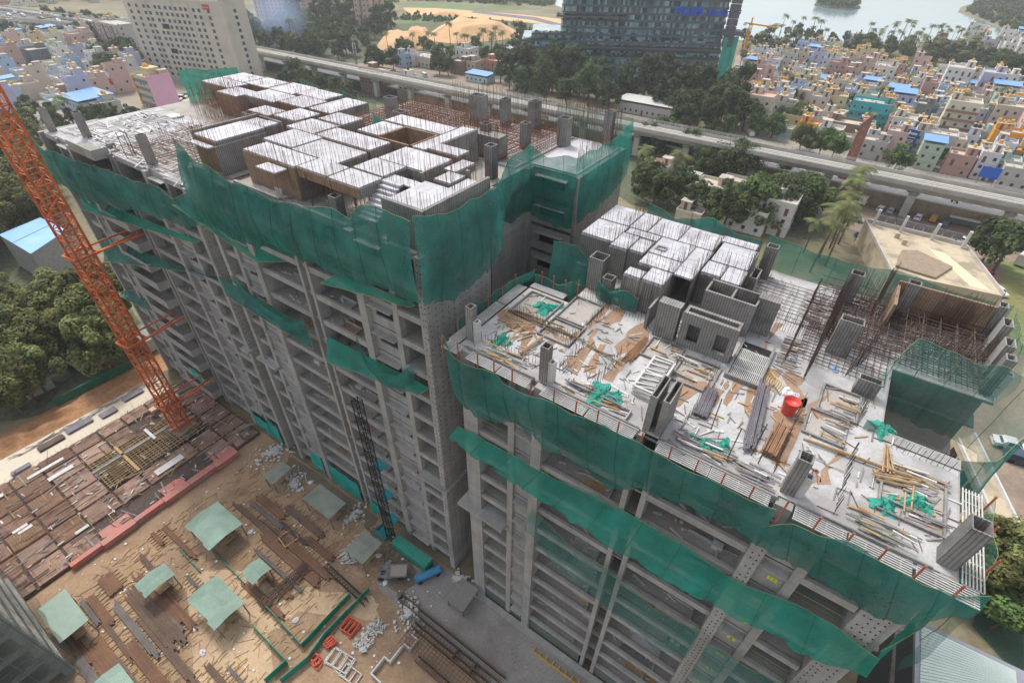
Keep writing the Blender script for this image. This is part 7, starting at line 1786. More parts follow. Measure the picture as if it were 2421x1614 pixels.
MB().bar((0, 24, 6.3), (8.0, -1.0, 6.3), .3, .7).build('parapet', M_VIA, t)
for (u, v) in ((2.0, 22.9), (8.0, 22.6), (14.6, 22.4), (20.8, 22.0)): MB().box(u - .3, u + .3, v - .3, v + .3, 6, 10.2).build('pillar', M_GREYW, t)
for (u, v) in ((7.5, 18.5), (9.2, 15.5)): MB().box(u - .5, u + .5, v - .3, v + .3, 6.01, 7.2).build('stub', M_BB, t)
for i in range(9): MB().box(2.4 + i * 2.0, 4.2 + i * 2.0, 24.2, 24.4, 6.9, 8.4).build('hoarding_board', M_STEEL, t)
# --- billboards
x, y = at(1800 + 1245 / 3.787, 1425 / 3.787)
t = thing('billboard', 'tall blue billboard with white figures leaning over the town beside the viaduct', 'billboard', (x, y, 0), YAW + R(-6))
MB().box(-1.9, 1.9, 0, .3, 1.2, 10.2).build('panel', mat('billboard_blue', '#2f4f96', .6, .04, 1, 0), t)
for q_ in (-1.5, 1.5): MB().box(q_ - .12, q_ + .12, .31, .6, 0, 10).build('post', M_STEEL, t)
bm = MB()
for (a, b, c_, d_) in ((-1.2, 1.3, 8.6, 9.3), (-1.1, 1.2, 7.5, 7.8), (-1.3, 1.1, 6.6, 6.9), (-1.2, 1.2, 6.1, 6.35), (-1.2, 1.2, 1.7, 2.1), (-1.0, .8, 2.3, 2.5)): bm.box(a, b, -.03, -.002, c_, d_)
bm.lathe([(.9, 0), (.9, .04)], 12, (0, 0, 0)) if False else bm.box(-.8, .9, -.03, -.002, 3.2, 5.2)
bm.build('print', M_PAPER, t)
x, y = at(1010 / 3.787, 830 / 3.787)
t = thing('billboard', 'red and white hoarding facing the cream hotel in the upper left town', 'billboard', (x, y, 0), YAW + R(4))
MB().box(-4, 4, 0, .3, .5, 9).build('panel', M_PAPER, t); MB().box(-4, 4, -.03, -.002, 3.6, 6.4).build('red_band', mat('red_sign', '#b33a34'), t)
text('SALE', 1.8, M_PAPER, t, (-2.2, -.06, 4.2), (R(90), 0, 0), .01) if False else None
x, y = at(2101 + 1180 / 4.2, 300 + 620 / 4.2)
t = thing('billboard', 'long bright blue banner with portraits along the viaduct at the picture edge', 'banner', (x, y, 0), YAW)
MB().box(-9, 12, 0, .2, 2.2, 5.6).build('panel', mat('banner_blue', '#2c63c4', .6, .05, 1, 0), t)
for i in range(5): MB().box(-3.6 + i * 2.6, -1.8 + i * 2.6, -.03, -.002, 2.6, 4.2).build('portrait', M_PAPER, t)
for i in range(6): MB().box(-8.6 + i * 4, -8.4 + i * 4, .21, .4, 0, 5.4).build('post', M_STEEL, t)
x, y = at(2101 + 1150 / 4.2, 300 + 700 / 4.2)
t = thing('barrier_board', 'black and yellow chevron barrier by the viaduct', 'barrier', (*uv2xy(46, 200), 4.3), YAW)
MB().box(-8, 10, 0, .15, 0, 1.2).build('board', M_BLACK, t)
for i in range(12): MB().hexa([(-7.8 + i * 1.45, -.02, .15), (-7.2 + i * 1.45, -.02, .15), (-7.2 + i * 1.45, -.003, .15), (-7.8 + i * 1.45, -.003, .15), (-7.3 + i * 1.45, -.02, 1.05), (-6.7 + i * 1.45, -.02, 1.05), (-6.7 + i * 1.45, -.003, 1.05), (-7.3 + i * 1.45, -.003, 1.05)]).build('chevron', mat('yellow_steel', '#c79a2b'), t)
# shop lettering (as it stands on the yellow shops, too small to read fully)
# ================================================================== trees
M_BARK = mat('bark', '#5d4c3d', .95, .2, 1.0, .1, 6.0)
def leafmat(name, dark, light, sc_=.45):
    mt = bpy.data.materials.new(name); mt.use_nodes = True
    n, l = mt.node_tree.nodes, mt.node_tree.links; b = n['Principled BSDF']; b.inputs['Roughness'].default_value = .75; b.inputs['Specular IOR Level'].default_value = .15
    geo = n.new('ShaderNodeNewGeometry'); tc = n.new('ShaderNodeTexCoord')
    no = n.new('ShaderNodeTexNoise'); no.inputs['Scale'].default_value = sc_; no.inputs['Detail'].default_value = 4; l.new(geo.outputs['Position'], no.inputs['Vector'])
    oi = n.new('ShaderNodeObjectInfo')
    rp = n.new('ShaderNodeMapRange'); rp.inputs['From Min'].default_value = .35; rp.inputs['From Max'].default_value = .65; l.new(no.outputs['Fac'], rp.inputs['Value'])
    mx = n.new('ShaderNodeMix'); mx.data_type = 'RGBA'; mx.inputs[6].default_value = (*hexc(dark), 1); mx.inputs[7].default_value = (*hexc(light), 1); l.new(rp.outputs[0], mx.inputs[0])
    hs = n.new('ShaderNodeHueSaturation'); l.new(mx.outputs[2], hs.inputs['Color'])
    m1 = n.new('ShaderNodeMapRange'); m1.inputs['To Min'].default_value = .75; m1.inputs['To Max'].default_value = 1.25; l.new(oi.outputs['Random'], m1.inputs['Value']); l.new(m1.outputs[0], hs.inputs['Value'])
    m2 = n.new('ShaderNodeMapRange'); m2.inputs['To Min'].default_value = .485; m2.inputs['To Max'].default_value = .515; l.new(oi.outputs['Random'], m2.inputs['Value']); l.new(m2.outputs[0], hs.inputs['Hue'])
    l.new(hs.outputs[0], b.inputs['Base Color'])
    tr = n.new('ShaderNodeBsdfTranslucent'); l.new(hs.outputs[0], tr.inputs['Color'])
    ms = n.new('ShaderNodeMixShader'); ms.inputs[0].default_value = .25; l.new(b.outputs[0], ms.inputs[1]); l.new(tr.outputs[0], ms.inputs[2]); l.new(ms.outputs[0], n['Material Output'].inputs['Surface'])
    return mt
L_DARK = leafmat('leaf_dark', '#3b4830', '#66744a')
L_MID = leafmat('leaf_mid', '#465a36', '#748850')
L_OLIVE = leafmat('leaf_olive', '#4b5132', '#8a8c58')
L_PALM = leafmat('leaf_palm', '#4d5537', '#858a58')
def crown_mesh(name, mt, R_, H_, clumps, leaves, ls, z0, seed, flat=1.0):
    """a crown of many small leaf faces gathered in clumps; R_ radius, H_ crown height, z0 its foot"""
    rs = random.Random(seed); mb = MB()
    cs = []
    for i in range(clumps):
        a = rs.uniform(0, 6.283); q_ = rs.random() ** .5
        zz = rs.uniform(.05, 1.0)
        rr = R_ * q_ * (1 - .55 * abs(zz - .38) ** 1.3 * 1.6)
        cs.append((Vector((rr * math.cos(a), rr * math.sin(a), z0 + zz * H_)), R_ * rs.uniform(.20, .38)))
    per = leaves // clumps
    for c, cr in cs:
        for _ in range(per):
            d_ = Vector((rs.gauss(0, 1), rs.gauss(0, 1), rs.gauss(.25, 1) * flat)).normalized()
            p = c + d_ * cr * rs.uniform(.6, 1.0)
            nrm = (d_ + Vector((rs.uniform(-.6, .6), rs.uniform(-.6, .6), rs.uniform(.0, .8)))).normalized()
            x_ = nrm.cross(Vector((rs.uniform(-1, 1), rs.uniform(-1, 1), rs.uniform(-1, 1)))).normalized(); y_ = nrm.cross(x_)
            s_ = ls * rs.uniform(.6, 1.4)
            mb.quad(p - x_ * s_, p + y_ * s_ * .7 + nrm * s_ * .2, p + x_ * s_, p - y_ * s_ * .7 + nrm * s_ * .2)
    return mb.mesh(name, mt)
def trunk_mesh(name, h, r, limbs, spread, seed):
    rs = random.Random(seed); mb = MB()
    p = Vector((0, 0, -.2)); q_ = Vector((rs.uniform(-.3, .3), rs.uniform(-.3, .3), h * .55))
    mb.tube(p, q_, r, 7, r * .7)
    for i in range(limbs):
        a = 6.283 * i / limbs + rs.uniform(-.4, .4); e = Vector((math.cos(a) * spread * rs.uniform(.4, .8), math.sin(a) * spread * rs.uniform(.4, .8), h * rs.uniform(.8, 1.15)))
        mb.tube(q_ - Vector((0, 0, r)), e, r * .5, 5, r * .15)
    return mb.mesh(name, M_BARK)
class TreeKind:
    def __init__(s, nm, variants): s.nm, s.v = nm, variants
def bvar(mt, n, R_, H_, clumps, leaves, ls, z0, th, tr, seed): return [(trunk_mesh('trunk', th, tr, 5, R_ * .7, seed + i), crown_mesh('crown', mt, R_, H_, clumps, leaves, ls, z0, seed + 31 * i)) for i in range(n)]
BROAD = TreeKind('leafy_tree', bvar(L_DARK, 4, 4.2, 6.0, 26, 2200, .34, 2.6, 6.0, .28, 11))
BRIGHT = TreeKind('leafy_tree', bvar(L_MID, 4, 4.2, 5.2, 24, 2200, .34, 2.4, 5.4, .26, 57))
RAIN = TreeKind('spreading_tree', bvar(L_DARK, 3, 8.0, 6.2, 44, 6000, .38, 3.2, 7.0, .5, 91))
OLIVE = TreeKind('mango_tree', bvar(L_OLIVE, 4, 4.6, 6.4, 34, 7000, .24, 3.6, 8.0, .3, 133))
TALL = TreeKind('tall_tree', bvar(L_DARK, 3, 3.4, 10.0, 34, 3000, .34, 2.4, 9.0, .3, 171))
SHRUB = TreeKind('bush', bvar(L_MID, 2, 1.8, 1.6, 9, 500, .22, .2, 1.2, .1, 211))
def palm_mesh(seed, h, fr=16, fl=3.4):
    rs = random.Random(seed); tb = MB(); cb = MB()
    bend = Vector((rs.uniform(-.8, .8), rs.uniform(-.8, .8), 0)); pts = [Vector((0, 0, -.2)) + bend * (t_ * t_) + Vector((0, 0, h * t_)) for t_ in (0, .25, .5, .75, 1)]
    for i, (p, q_) in enumerate(zip(pts, pts[1:])): tb.tube(p, q_, .2 - i * .025, 6, .18 - i * .025, caps=False)
    top = pts[-1]
    for i in range(fr):
        a = 6.283 * i / fr + rs.uniform(-.2, .2); up = rs.uniform(-.25, .95); L = fl * rs.uniform(.8, 1.1)
        prev = top.copy(); d_ = Vector((math.cos(a), math.sin(a), up)).normalized()
        side = Vector((-math.sin(a), math.cos(a), 0)); n = 9
        for k_ in range(n):
            d_.z -= .17; d_.normalize(); nx = prev + d_ * (L / n)
            w_ = (.75 * math.sin(math.pi * min(1, (k_ + 1.2) / n * .95)) + .08) * fl / 3.4
            for s_ in (-1, 1):
                for h_ in (0, .5):
                    b0 = prev.lerp(nx, h_); b1 = prev.lerp(nx, h_ + .38)
                    tip = b0 + side * s_ * w_ + d_ * w_ * .5 + Vector((0, 0, -.22 * w_))
                    cb.quad(b0, b1, tip + d_ * .06, tip)
            prev = nx
    return tb.mesh('trunk', M_BARK), cb.mesh('crown', L_PALM)
PALM = TreeKind('coconut_palm', [palm_mesh(5, 9), palm_mesh(8, 10.5), palm_mesh(13, 8, 14), palm_mesh(21, 11.5)])
tree_at = []
def tree(kind, X, Y, s_, label, group, z=0.0):
    tr_, cr_ = random.choice(kind.v)
    t = thing(kind.nm, label, 'tree' if kind is not SHRUB else 'bush', (X, Y, z), rnd(0, 6.28), group)
    t.scale = (s_ * rnd(.92, 1.08), s_ * rnd(.92, 1.08), s_ * rnd(.9, 1.12))
    inst('trunk', tr_, t); inst('crown', cr_, t)
    tree_at.append((X, Y))
    return t
def trees(kind, pts, s_, label, group, var=.2):
    for p in pts: X, Y = gp(*p); tree(kind, X, Y, s_ * rnd(1 - var, 1 + var), label, group)
def scatter(kind, poly, n, mind, s_, label, group, var=.25, avoid=True, tries=3000):
    xs_ = [p[0] for p in poly]; ys_ = [p[1] for p in poly]; made = 0; mine = []
    for _ in range(tries):
        if made >= n: break
        x, y = rnd(min(xs_), max(xs_)), rnd(min(ys_), max(ys_)); c = False; j = len(poly) - 1
        for i in range(len(poly)):
            if (poly[i][1] > y) != (poly[j][1] > y) and x < (poly[j][0] - poly[i][0]) * (y - poly[i][1]) / (poly[j][1] - poly[i][1]) + poly[i][0]: c = not c
            j = i
        if not c: continue
        X, Y = gp(x, y)
        if any(math.hypot(X - p[0], Y - p[1]) < mind for p in mine): continue
        if avoid and any(math.hypot(X - p[0], Y - p[1]) < p[2] + 2.0 for p in placed): continue
        mine.append((X, Y)); tree(kind, X, Y, s_ * rnd(1 - var, 1 + var), label, group); made += 1
    return made
G1 = 'dark trees in front of the glass office'
trees(TALL, [(1150, 190), (1190, 203), (1228, 203), (1268, 210), (1310, 218), (1350, 228), (1385, 236), (1440, 236), (1475, 238), (1510, 242), (1550, 247), (1590, 252), (1625, 258), (1660, 262), (1690, 266), (1170, 205), (1250, 212), (1330, 222), (1210, 198), (1290, 212), (1370, 230), (1420, 236), (1495, 238), (1530, 243), (1570, 248), (1610, 254), (1645, 258)], 1.35, 'tall dark tree in the row before the glass office', G1)
trees(BROAD, [(1300, 240), (1250, 233), (1395, 255), (1205, 222), (1350, 246), (1530, 262), (1560, 275), (1600, 290), (1640, 296), (1680, 292), (1705, 302), (1625, 312), (1580, 300), (1655, 280)], 1.45, 'dark leafy tree between the glass office and the viaduct', G1)
trees(BRIGHT, [(1290, 222), (1620, 300), (1670, 312), (1740, 310), (1640, 318)], 1.0, 'lighter green tree beside the viaduct before the office', G1)
trees(RAIN, [(1812, 292)], 1.0, 'big dark rounded tree standing in the town left of the turquoise house', None)
trees(BRIGHT, [(1770, 318), (1850, 350), (1880, 357), (1910, 362), (2050, 395), (1835, 345)], 1.0, 'green tree on the town side of the viaduct', 'trees on the town side of the viaduct')
G2 = 'trees between the site and the viaduct'
trees(BROAD, [(1478, 352), (1505, 362), (1520, 345), (1545, 362), (1580, 370), (1490, 335)], 1.15, 'dark leafy tree left of the viaduct pier behind the site', G2)
trees(RAIN, [(1625, 400), (1680, 405), (1655, 390)], .95, 'wide spreading dark tree under the viaduct', G2)
trees(BROAD, [(1475, 455), (1500, 470), (1530, 480), (1555, 460), (1590, 490), (1480, 430), (1640, 515), (1660, 525)], 1.2, 'leafy tree growing behind the white formwork', G2)
trees(RAIN, [(1780, 505), (1810, 480)], 1.0, 'big bright spreading tree in front of the retaining wall', G2)
trees(BRIGHT, [(1745, 500), (1700, 500), (1690, 520), (1845, 480), (1720, 520), (1760, 525), (1840, 510)], 1.35, 'green tree near the house with black roof tanks', G2)
trees(BRIGHT, [(1790, 415)], .8, 'small sparse tree by the retaining wall', None)
trees(PALM, [(1470, 420), (1545, 440)], 1.35, 'coconut palm by the cream roofless rooms', 'coconut palms behind the site')
trees(PALM, [(1845, 580), (1880, 590), (1905, 570), (1915, 545), (1935, 520), (1860, 625), (1895, 610), (1925, 560)], 1.3, 'coconut palm in the cluster beside the beige flat building', 'coconut palms beside the beige flat building')
trees(PALM, [(1213, 300), (1190, 320), (1250, 320)], .9, 'coconut palm behind the rebar of the tall block', 'coconut palms behind the tall block')
trees(BROAD, [(660, 205), (700, 212), (740, 218), (775, 226), (690, 200), (1180, 330), (1240, 335), (1300, 345), (800, 240)], 1.1, 'green tree between the far unit and the viaduct', 'trees between the far unit and the viaduct')
trees(BROAD, [(2255, 600), (2280, 625)], 1.25, 'rounded green tree by the side road at the right', 'trees by the side road')
G3 = 'trees beyond the viaduct in the middle'
scatter(BROAD, [(565, 70), (640, 60), (830, 60), (850, 120), (790, 150), (640, 135), (570, 110)], 46, 5.5, 1.25, 'dark tree in the smoky wood below the pink apartments', G3)
scatter(PALM, [(570, 95), (790, 95), (800, 150), (680, 140), (580, 115)], 14, 6, 1.1, 'coconut palm standing in the smoky wood', G3)
scatter(TALL, [(640, 45), (830, 45), (830, 70), (650, 70)], 14, 6, 1.5, 'tall dark tree before the pink apartment slabs', G3)
trees(TALL, [(868, 70), (878, 82), (888, 66), (900, 74), (862, 90)], 1.5, 'tall tree right of the nearest apartment slab', G3)
trees(PALM, [(893, 123), (950, 112), (985, 108), (1000, 112), (1035, 112), (1052, 118), (1075, 110), (1090, 118), (1110, 112), (1128, 118), (1140, 112), (1155, 118), (1100, 125), (1130, 128), (1165, 122), (1070, 122)], 1.15, 'coconut palm in the row before the sand heaps', G3)
trees(BROAD, [(925, 130), (938, 142), (1010, 172), (905, 165), (880, 160), (860, 162), (1030, 175), (1010, 158), (1190, 100), (1200, 115), (1180, 135), (1150, 140), (1195, 85)], 1.1, 'dark round tree among the buildings beyond the viaduct', G3)
scatter(BRIGHT, [(960, 115), (1180, 118), (1190, 150), (1050, 140)], 16, 5, .8, 'bright green tree behind the fuel station', G3)
scatter(SHRUB, [(900, 45), (1180, 60), (1230, 75), (1190, 60), (960, 38)], 40, 5, 1.6, 'bush on the sandy field', G3)
# lake side, right
G4 = 'trees of the lake shore'
scatter(PALM, [(1960, 122), (1970, 95), (2060, 78), (2190, 85), (2260, 110), (2290, 150), (2200, 150), (2040, 132)], 80, 5.0, .95, 'coconut palm in the dense grove before the lake', 'palm grove before the lake', avoid=False)
scatter(BROAD, [(1950, 122), (1965, 100), (2280, 140), (2330, 165), (2240, 168), (2050, 136)], 46, 5.5, .85, 'dark tree at the foot of the palm grove', G4, avoid=False)
scatter(BROAD, [(1700, 92), (1760, 80), (1950, 92), (1970, 115), (1880, 125), (1700, 140)], 40, 6.0, .72, 'tree between the office and the lake', G4)
scatter(PALM, [(1690, 110), (1780, 90), (1900, 100), (1850, 140), (1700, 190)], 18, 6.0, .95, 'coconut palm between the office and the town', G4)
trees(PALM, [(1815, 78), (1835, 80), (1862, 82), (1878, 84), (1790, 80)], 1.2, 'coconut palm standing against the lake', G4)
scatter(BROAD, [(2280, 170), (2352, 185), (2400, 200), (2400, 240), (2330, 210)], 12, 7, 1.3, 'dark tree on the right edge above the town', G4)
scatter(PALM, [(1700, 200), (1900, 200), (2300, 240), (2340, 330), (2000, 330), (1750, 280)], 15, 14, .95, 'coconut palm standing between the town houses', 'coconut palms in the town', avoid=False)
scatter(BROAD, [(1700, 180), (1900, 180), (2300, 230), (2340, 400), (2000, 370), (1750, 300)], 16, 14, .75, 'small dark tree between the town houses', 'trees in the town', avoid=False)
scatter(SHRUB, [(1990, 132), (2330, 172), (2400, 210), (2250, 200), (2050, 165)], 30, 6, 1.2, 'bush on the meadow beside the town', 'bushes on the meadow')
# left side
G5 = 'trees round the upper left town'
scatter(BROAD, [(-20, 95), (290, 95), (330, 150), (330, 200), (250, 190), (220, 130), (100, 100), (-20, 110)], 55, 6, 1.1, 'dark tree round the flats left of the cream hotel', G5, avoid=False)
scatter(BROAD, [(60, 270), (200, 270), (300, 280), (380, 300), (200, 310), (60, 320)], 14, 6, .8, 'tree behind the far unit deck at the left', G5)
scatter(PALM, [(60, 285), (160, 280), (240, 290), (140, 310), (60, 310)], 7, 6, .9, 'coconut palm by the blue roofed building', G5, avoid=False)
scatter(BROAD, [(-20, 5), (320, 0), (320, -12), (-20, -10)], 26, 14, 1.4, 'far dark tree beyond the flyover', G5, avoid=False)
scatter(BROAD, [(100, 50), (290, 62), (290, 90), (60, 80)], 16, 8, 1.0, 'dark tree below the flyover', G5, avoid=False)
G6 = 'mango trees left of the site'
placed += [(-108, 103, 15), (-100, 95, 10), (-92, 88, 8)]
scatter(OLIVE, [(-60, 420), (40, 360), (100, 430), (215, 620), (300, 800), (290, 850), (215, 870), (140, 860), (60, 900), (-80, 960)], 64, 5.6, 1.25, 'olive green mango tree in the thick stand left of the crane', G6)
trees(OLIVE, [(85, 925), (50, 945), (110, 905)], .85, 'small round dark green tree by the orange soil bank', 'small trees by the soil bank')
scatter(PALM, [(20, 600), (180, 640), (220, 700), (60, 760)], 7, 7, .8, 'coconut palm hidden among the mango trees', G6)
scatter(OLIVE, [(-60, 330), (70, 320), (120, 440), (40, 470), (-60, 470)], 12, 6, 1.2, 'olive tree behind the orange crane mast', G6)
# bottom right
trees(OLIVE, [(2228, 1300), (2250, 1335), (2212, 1362)], .95, 'yellowish green tree below the right corner of the deck', 'trees at the lower right')
trees(BRIGHT, [(2250, 1405), (2275, 1440), (2235, 1385)], .62, 'dark green small tree beside the ribbed roof', 'trees at the lower right')
# far woods that read as one mass
def wood(name, poly, n, ls, h, label, mt=L_DARK, base=0.0):
    P_ = gpoly(poly); rs = random.Random(len(name) + n); mb = MB(); xs_ = [p[0] for p in P_]; ys_ = [p[1] for p in P_]; made = 0
    while made < n:
        x, y = rs.uniform(min(xs_), max(xs_)), rs.uniform(min(ys_), max(ys_)); c = False; j = len(P_) - 1
        for i in range(len(P_)):
            if (P_[i][1] > y) != (P_[j][1] > y) and x < (P_[j][0] - P_[i][0]) * (y - P_[i][1]) / (P_[j][1] - P_[i][1]) + P_[i][0]: c = not c
            j = i
        if not c: continue
        hh = h * (.7 + .6 * NZ.noise(Vector((x * .06, y * .06, 0))) + rs.uniform(-.1, .1)); R_ = h * .42
        for _ in range(26):
            d_ = Vector((rs.gauss(0, 1), rs.gauss(0, 1), rs.gauss(.2, 1))).normalized(); p = Vector((x, y, base + max(1.0, hh - R_))) + d_ * R_ * rs.uniform(.5, 1)
            if p.z < base: p.z = base + .3
            x_ = d_.cross(Vector((rs.uniform(-1, 1), rs.uniform(-1, 1), rs.uniform(-1, 1)))).normalized(); y_ = d_.cross(x_)
            mb.quad(p - x_ * ls, p + y_ * ls * .7, p + x_ * ls, p - y_ * ls * .7)
        made += 1
    return tag(stuff(mb.build(name, mt)), label, 'wood')
wood('forest', [(880, 8), (960, 2), (1270, 16), (1275, -10), (880, -14)], 420, 1.3, 9, 'far dark wood along the top of the picture before the lake')
wood('forest', [(2212, 22), (2262, 8), (2256, -8), (2420, -10), (2420, 118), (2352, 86), (2270, 50)], 520, 1.3, 8, 'wooded far bank of the lake at the top right')
# the island
P_ = gpoly([(1868, 12), (1900, 20), (1950, 24), (1976, 20), (1965, 6), (1920, 0), (1885, 2)])
cx_, cy_ = sum(p[0] for p in P_) / len(P_), sum(p[1] for p in P_) / len(P_)
t = thing('lake_island', 'small wooded island in the lake', 'island', (cx_, cy_, -.02))
MB().prism([(p[0] - cx_, p[1] - cy_) for p in wob(P_, 1.5)], 0, .7).build('shore', M_DKGR, t)
rs = random.Random(3); mb = MB()
for _ in range(150):
    a, q_ = rs.uniform(0, 6.28), rs.random() ** .5 * .9; k0 = rs.randrange(len(P_)); e = P_[k0]; f = P_[(k0 + 1) % len(P_)]; s_ = rs.random()
    bx, by = (e[0] + (f[0] - e[0]) * s_ - cx_) * q_, (e[1] + (f[1] - e[1]) * s_ - cy_) * q_
    for _k in range(30):
        d_ = Vector((rs.gauss(0, 1), rs.gauss(0, 1), rs.gauss(.2, 1))).normalized(); p = Vector((bx, by, 4 + 3.5 * (1 - q_))) + d_ * 3.4 * rs.uniform(.5, 1); p.z = max(.6, p.z)
        x_ = d_.cross(Vector((rs.uniform(-1, 1), rs.uniform(-1, 1), rs.uniform(-1, 1)))).normalized(); y_ = d_.cross(x_)
        mb.quad(p - x_ * 1.1, p + y_ * .8, p + x_ * 1.1, p - y_ * .8)
stuff(mb.build('foliage', L_DARK, t))
# ================================================================== vehicles
M_TYRE = mat('tyre', '#222223', .9, .1, 1, 0)
M_GLASSC = mat('car_glass', '#2b3238', .12, .05, 1, 0, spec=.6)
def car_mesh(col_, L=4.1, W=1.7, Hh=1.48, kind='hatch'):
    """body shell with bonnet, cabin taper and boot; returns meshes for body, glass, wheel, lights"""
    c = mat('carpaint_' + col_, col_, .3, .03, 1, 0, spec=.5)
    prof = {'hatch': [(-L / 2, .45), (-L / 2 + .05, .85), (-L / 2 + .25, Hh - .1), (-L / 2 + .7, Hh), (L * .08, Hh), (L * .26, .95), (L / 2 - .15, .80), (L / 2, .6), (L / 2, .35), (-L / 2, .30)],
            'sedan': [(-L / 2, .45), (-L / 2 + .03, .9), (-L / 2 + .7, .98), (-L / 2 + 1.25, Hh), (L * .05, Hh), (L * .24, .95), (L / 2 - .15, .80), (L / 2, .6), (L / 2, .35), (-L / 2, .30)]}[kind]
    mb = MB(); n = len(prof)
    def wid(z): return W / 2 if z < .95 else W / 2 - (z - .95) * .32
    b = len(mb.v)
    for s_ in (-1, 1):
        for (x, z) in prof: mb.v.append((x, s_ * wid(z), z))
    mb.f.append(tuple(range(b, b + n))); mb.f.append(tuple(range(b + n, b + 2 * n))[::-1]); mb.mi += [0, 0]
    for i in range(n):
        j = (i + 1) % n; mb.f.append((b + i, b + n + i, b + n + j, b + j)); mb.mi.append(0)
    body = mb.mesh('body', c)
    g = MB()
    w0, w1 = W / 2 - .12, W / 2 - .22
    if kind == 'hatch': fx0, fx1, rx0, rx1 = L * .255, L * .09, -L / 2 + .08, -L / 2 + .27
    else: fx0, fx1, rx0, rx1 = L * .235, L * .06, -L / 2 + .72, -L / 2 + 1.22
    zt, zb = Hh - .06, .98
    o = .012
    g.quad((fx0 + o, -w0, zb), (fx0 + o, w0, zb), (fx1 + o, w1, zt + o), (fx1 + o, -w1, zt + o))
    g.quad((rx0 - o, w0, zb + .03), (rx0 - o, -w0, zb + .03), (rx1 - o, -w1, zt), (rx1 - o, w1, zt))
    for s_ in (-1, 1):
        y0, y1 = s_ * (wid(zb) + .012), s_ * (wid(zt) + .012)
        g.quad((rx1 + .2, y0, zb), (fx0 - .25, y0, zb), (fx1 - .12, y1, zt), (rx1 + .3, y1, zt))
    glass = g.mesh('glass', M_GLASSC)
    wh = MB().tube((0, -.1, 0), (0, .1, 0), .31, 12).mesh('wheel', M_TYRE)
    hl = MB().box(-.03, .03, -.17, .17, -.06, .06).mesh('headlight', M_PAPER)
    tl = MB().box(-.03, .03, -.14, .14, -.08, .08).mesh('tail_light', mat('tail_red', '#8e1d1a', .4, .05))
    return body, glass, wh, hl, tl, L, W
CARS = {}
def car(X, Y, rz, col_, label, group, kind='hatch', z=0.0, s_=1.0):
    key = (col_, kind)
    if key not in CARS: CARS[key] = car_mesh(col_, 4.1 if kind == 'hatch' else 4.4, 1.7, 1.5 if kind == 'hatch' else 1.45, kind)
    body, glass, wh, hl, tl, L, W = CARS[key]
    t = thing('car', label, 'car', (X, Y, z), rz, group); t.scale = (s_, s_, s_)
    inst('body', body, t); inst('glass', glass, t)
    for x in (-L * .3, L * .31):
        for y in (-W / 2 + .08, W / 2 - .08): inst('wheel', wh, t, (x, y, .31))
    for y in (-.55, .55): inst('headlight', hl, t, (L / 2 - .02, y, .66)); inst('tail_light', tl, t, (-L / 2 + .01, y, .78))
    return t
CW, CS, CB, CR_, CG = '#d8d8d6', '#a9acb0', '#26282c', '#a02622', '#55606e'
GS_ = 'cars on the service road under the viaduct'
def uvcar(x, y, rz, *a, **k_): X, Y = at(x, y); return car(X, Y, YAW + rz, *a, **k_)
Z8_ = lambda x, y: (1800 + x / 3.787, 400 + y / 3.787)
uvcar(*Z8_(1065, 370), R(78), CW, 'white hatchback left of the slim pier on the service road', GS_)
uvcar(*Z8_(1155, 385), R(80), CS, 'silver hatchback beside the white one under the viaduct', GS_)
uvcar(*Z8_(1400, 445), R(80), CW, 'white hatchback right of the viaduct pier', GS_)
uvcar(*Z8_(1640, 500), R(80), CG, 'dark jeep like car beside the bus shelter', GS_)
uvcar(*Z8_(1790, 650), R(-5), CW, 'white car driving along the service road before the round tree', GS_, kind='sedan')
uvcar(*Z8_(835, 460), R(-8), CS, 'silver car parked beside the palms', GS_)
uvcar(*Z8_(905, 620), R(-18), '#4a6da8', 'blue car parked tight against the beige building', GS_)
uvcar(*Z8_(915, 670), R(-20), CG, 'dark grey car parked in front of the blue one', GS_, kind='sedan')
uvcar(*Z8_(2015, 960), R(-50), CR_, 'red hatchback behind the beige flat building', GS_)
uvcar(*Z8_(2110, 1110), R(-52), CW, 'white hatchback parked on the grass verge', GS_)
uvcar(*Z8_(1900, 1270), R(-20), CW, 'white car seen through the rear net, upper of two', GS_)
uvcar(*Z8_(1920, 1340), R(-20), CW, 'white car seen through the rear net, lower of two', GS_)
def boxcar(name, label, cat, X, Y, rz, L, W, Hh, c1, c2, win=True, z=0.0, group=None):
    t = thing(name, label, cat, (X, Y, z), rz, group)
    c = mat('paint_' + c1, c1, .4, .05, 1, 0); d_ = mat('paint_' + c2, c2, .4, .05, 1, 0)
    MB().hexa([(-L / 2, -W / 2, .45), (L / 2, -W / 2, .45), (L / 2, W / 2, .45), (-L / 2, W / 2, .45), (-L / 2, -W / 2 + .08, Hh), (L / 2 - .35, -W / 2 + .08, Hh), (L / 2 - .35, W / 2 - .08, Hh), (-L / 2, W / 2 - .08, Hh)]).build('body', c, t)
    MB().box(-L / 2 + .2, L / 2 - .6, -W / 2 + .2, W / 2 - .2, Hh + .002, Hh + .12).build('roof', d_, t)
    if win:
        for s_ in (-1, 1): MB().box(-L / 2 + .3, L / 2 - .6, s_ * (W / 2 - .02) - .02, s_ * (W / 2 - .02) + .02, Hh * .56, Hh * .86).build('window_band', M_GLASSC, t)
        MB().box(L / 2 - .2, L / 2 - .12, -W / 2 + .25, W / 2 - .25, Hh * .55, Hh * .85).build('windscreen', M_GLASSC, t)
    for x in (-L * .32, L * .32):
        for y in (-W / 2, W / 2 - .2): MB().tube((x, y, .42), (x, y + .2, .42), .42, 12).build('wheel', M_TYRE, t)
    return t
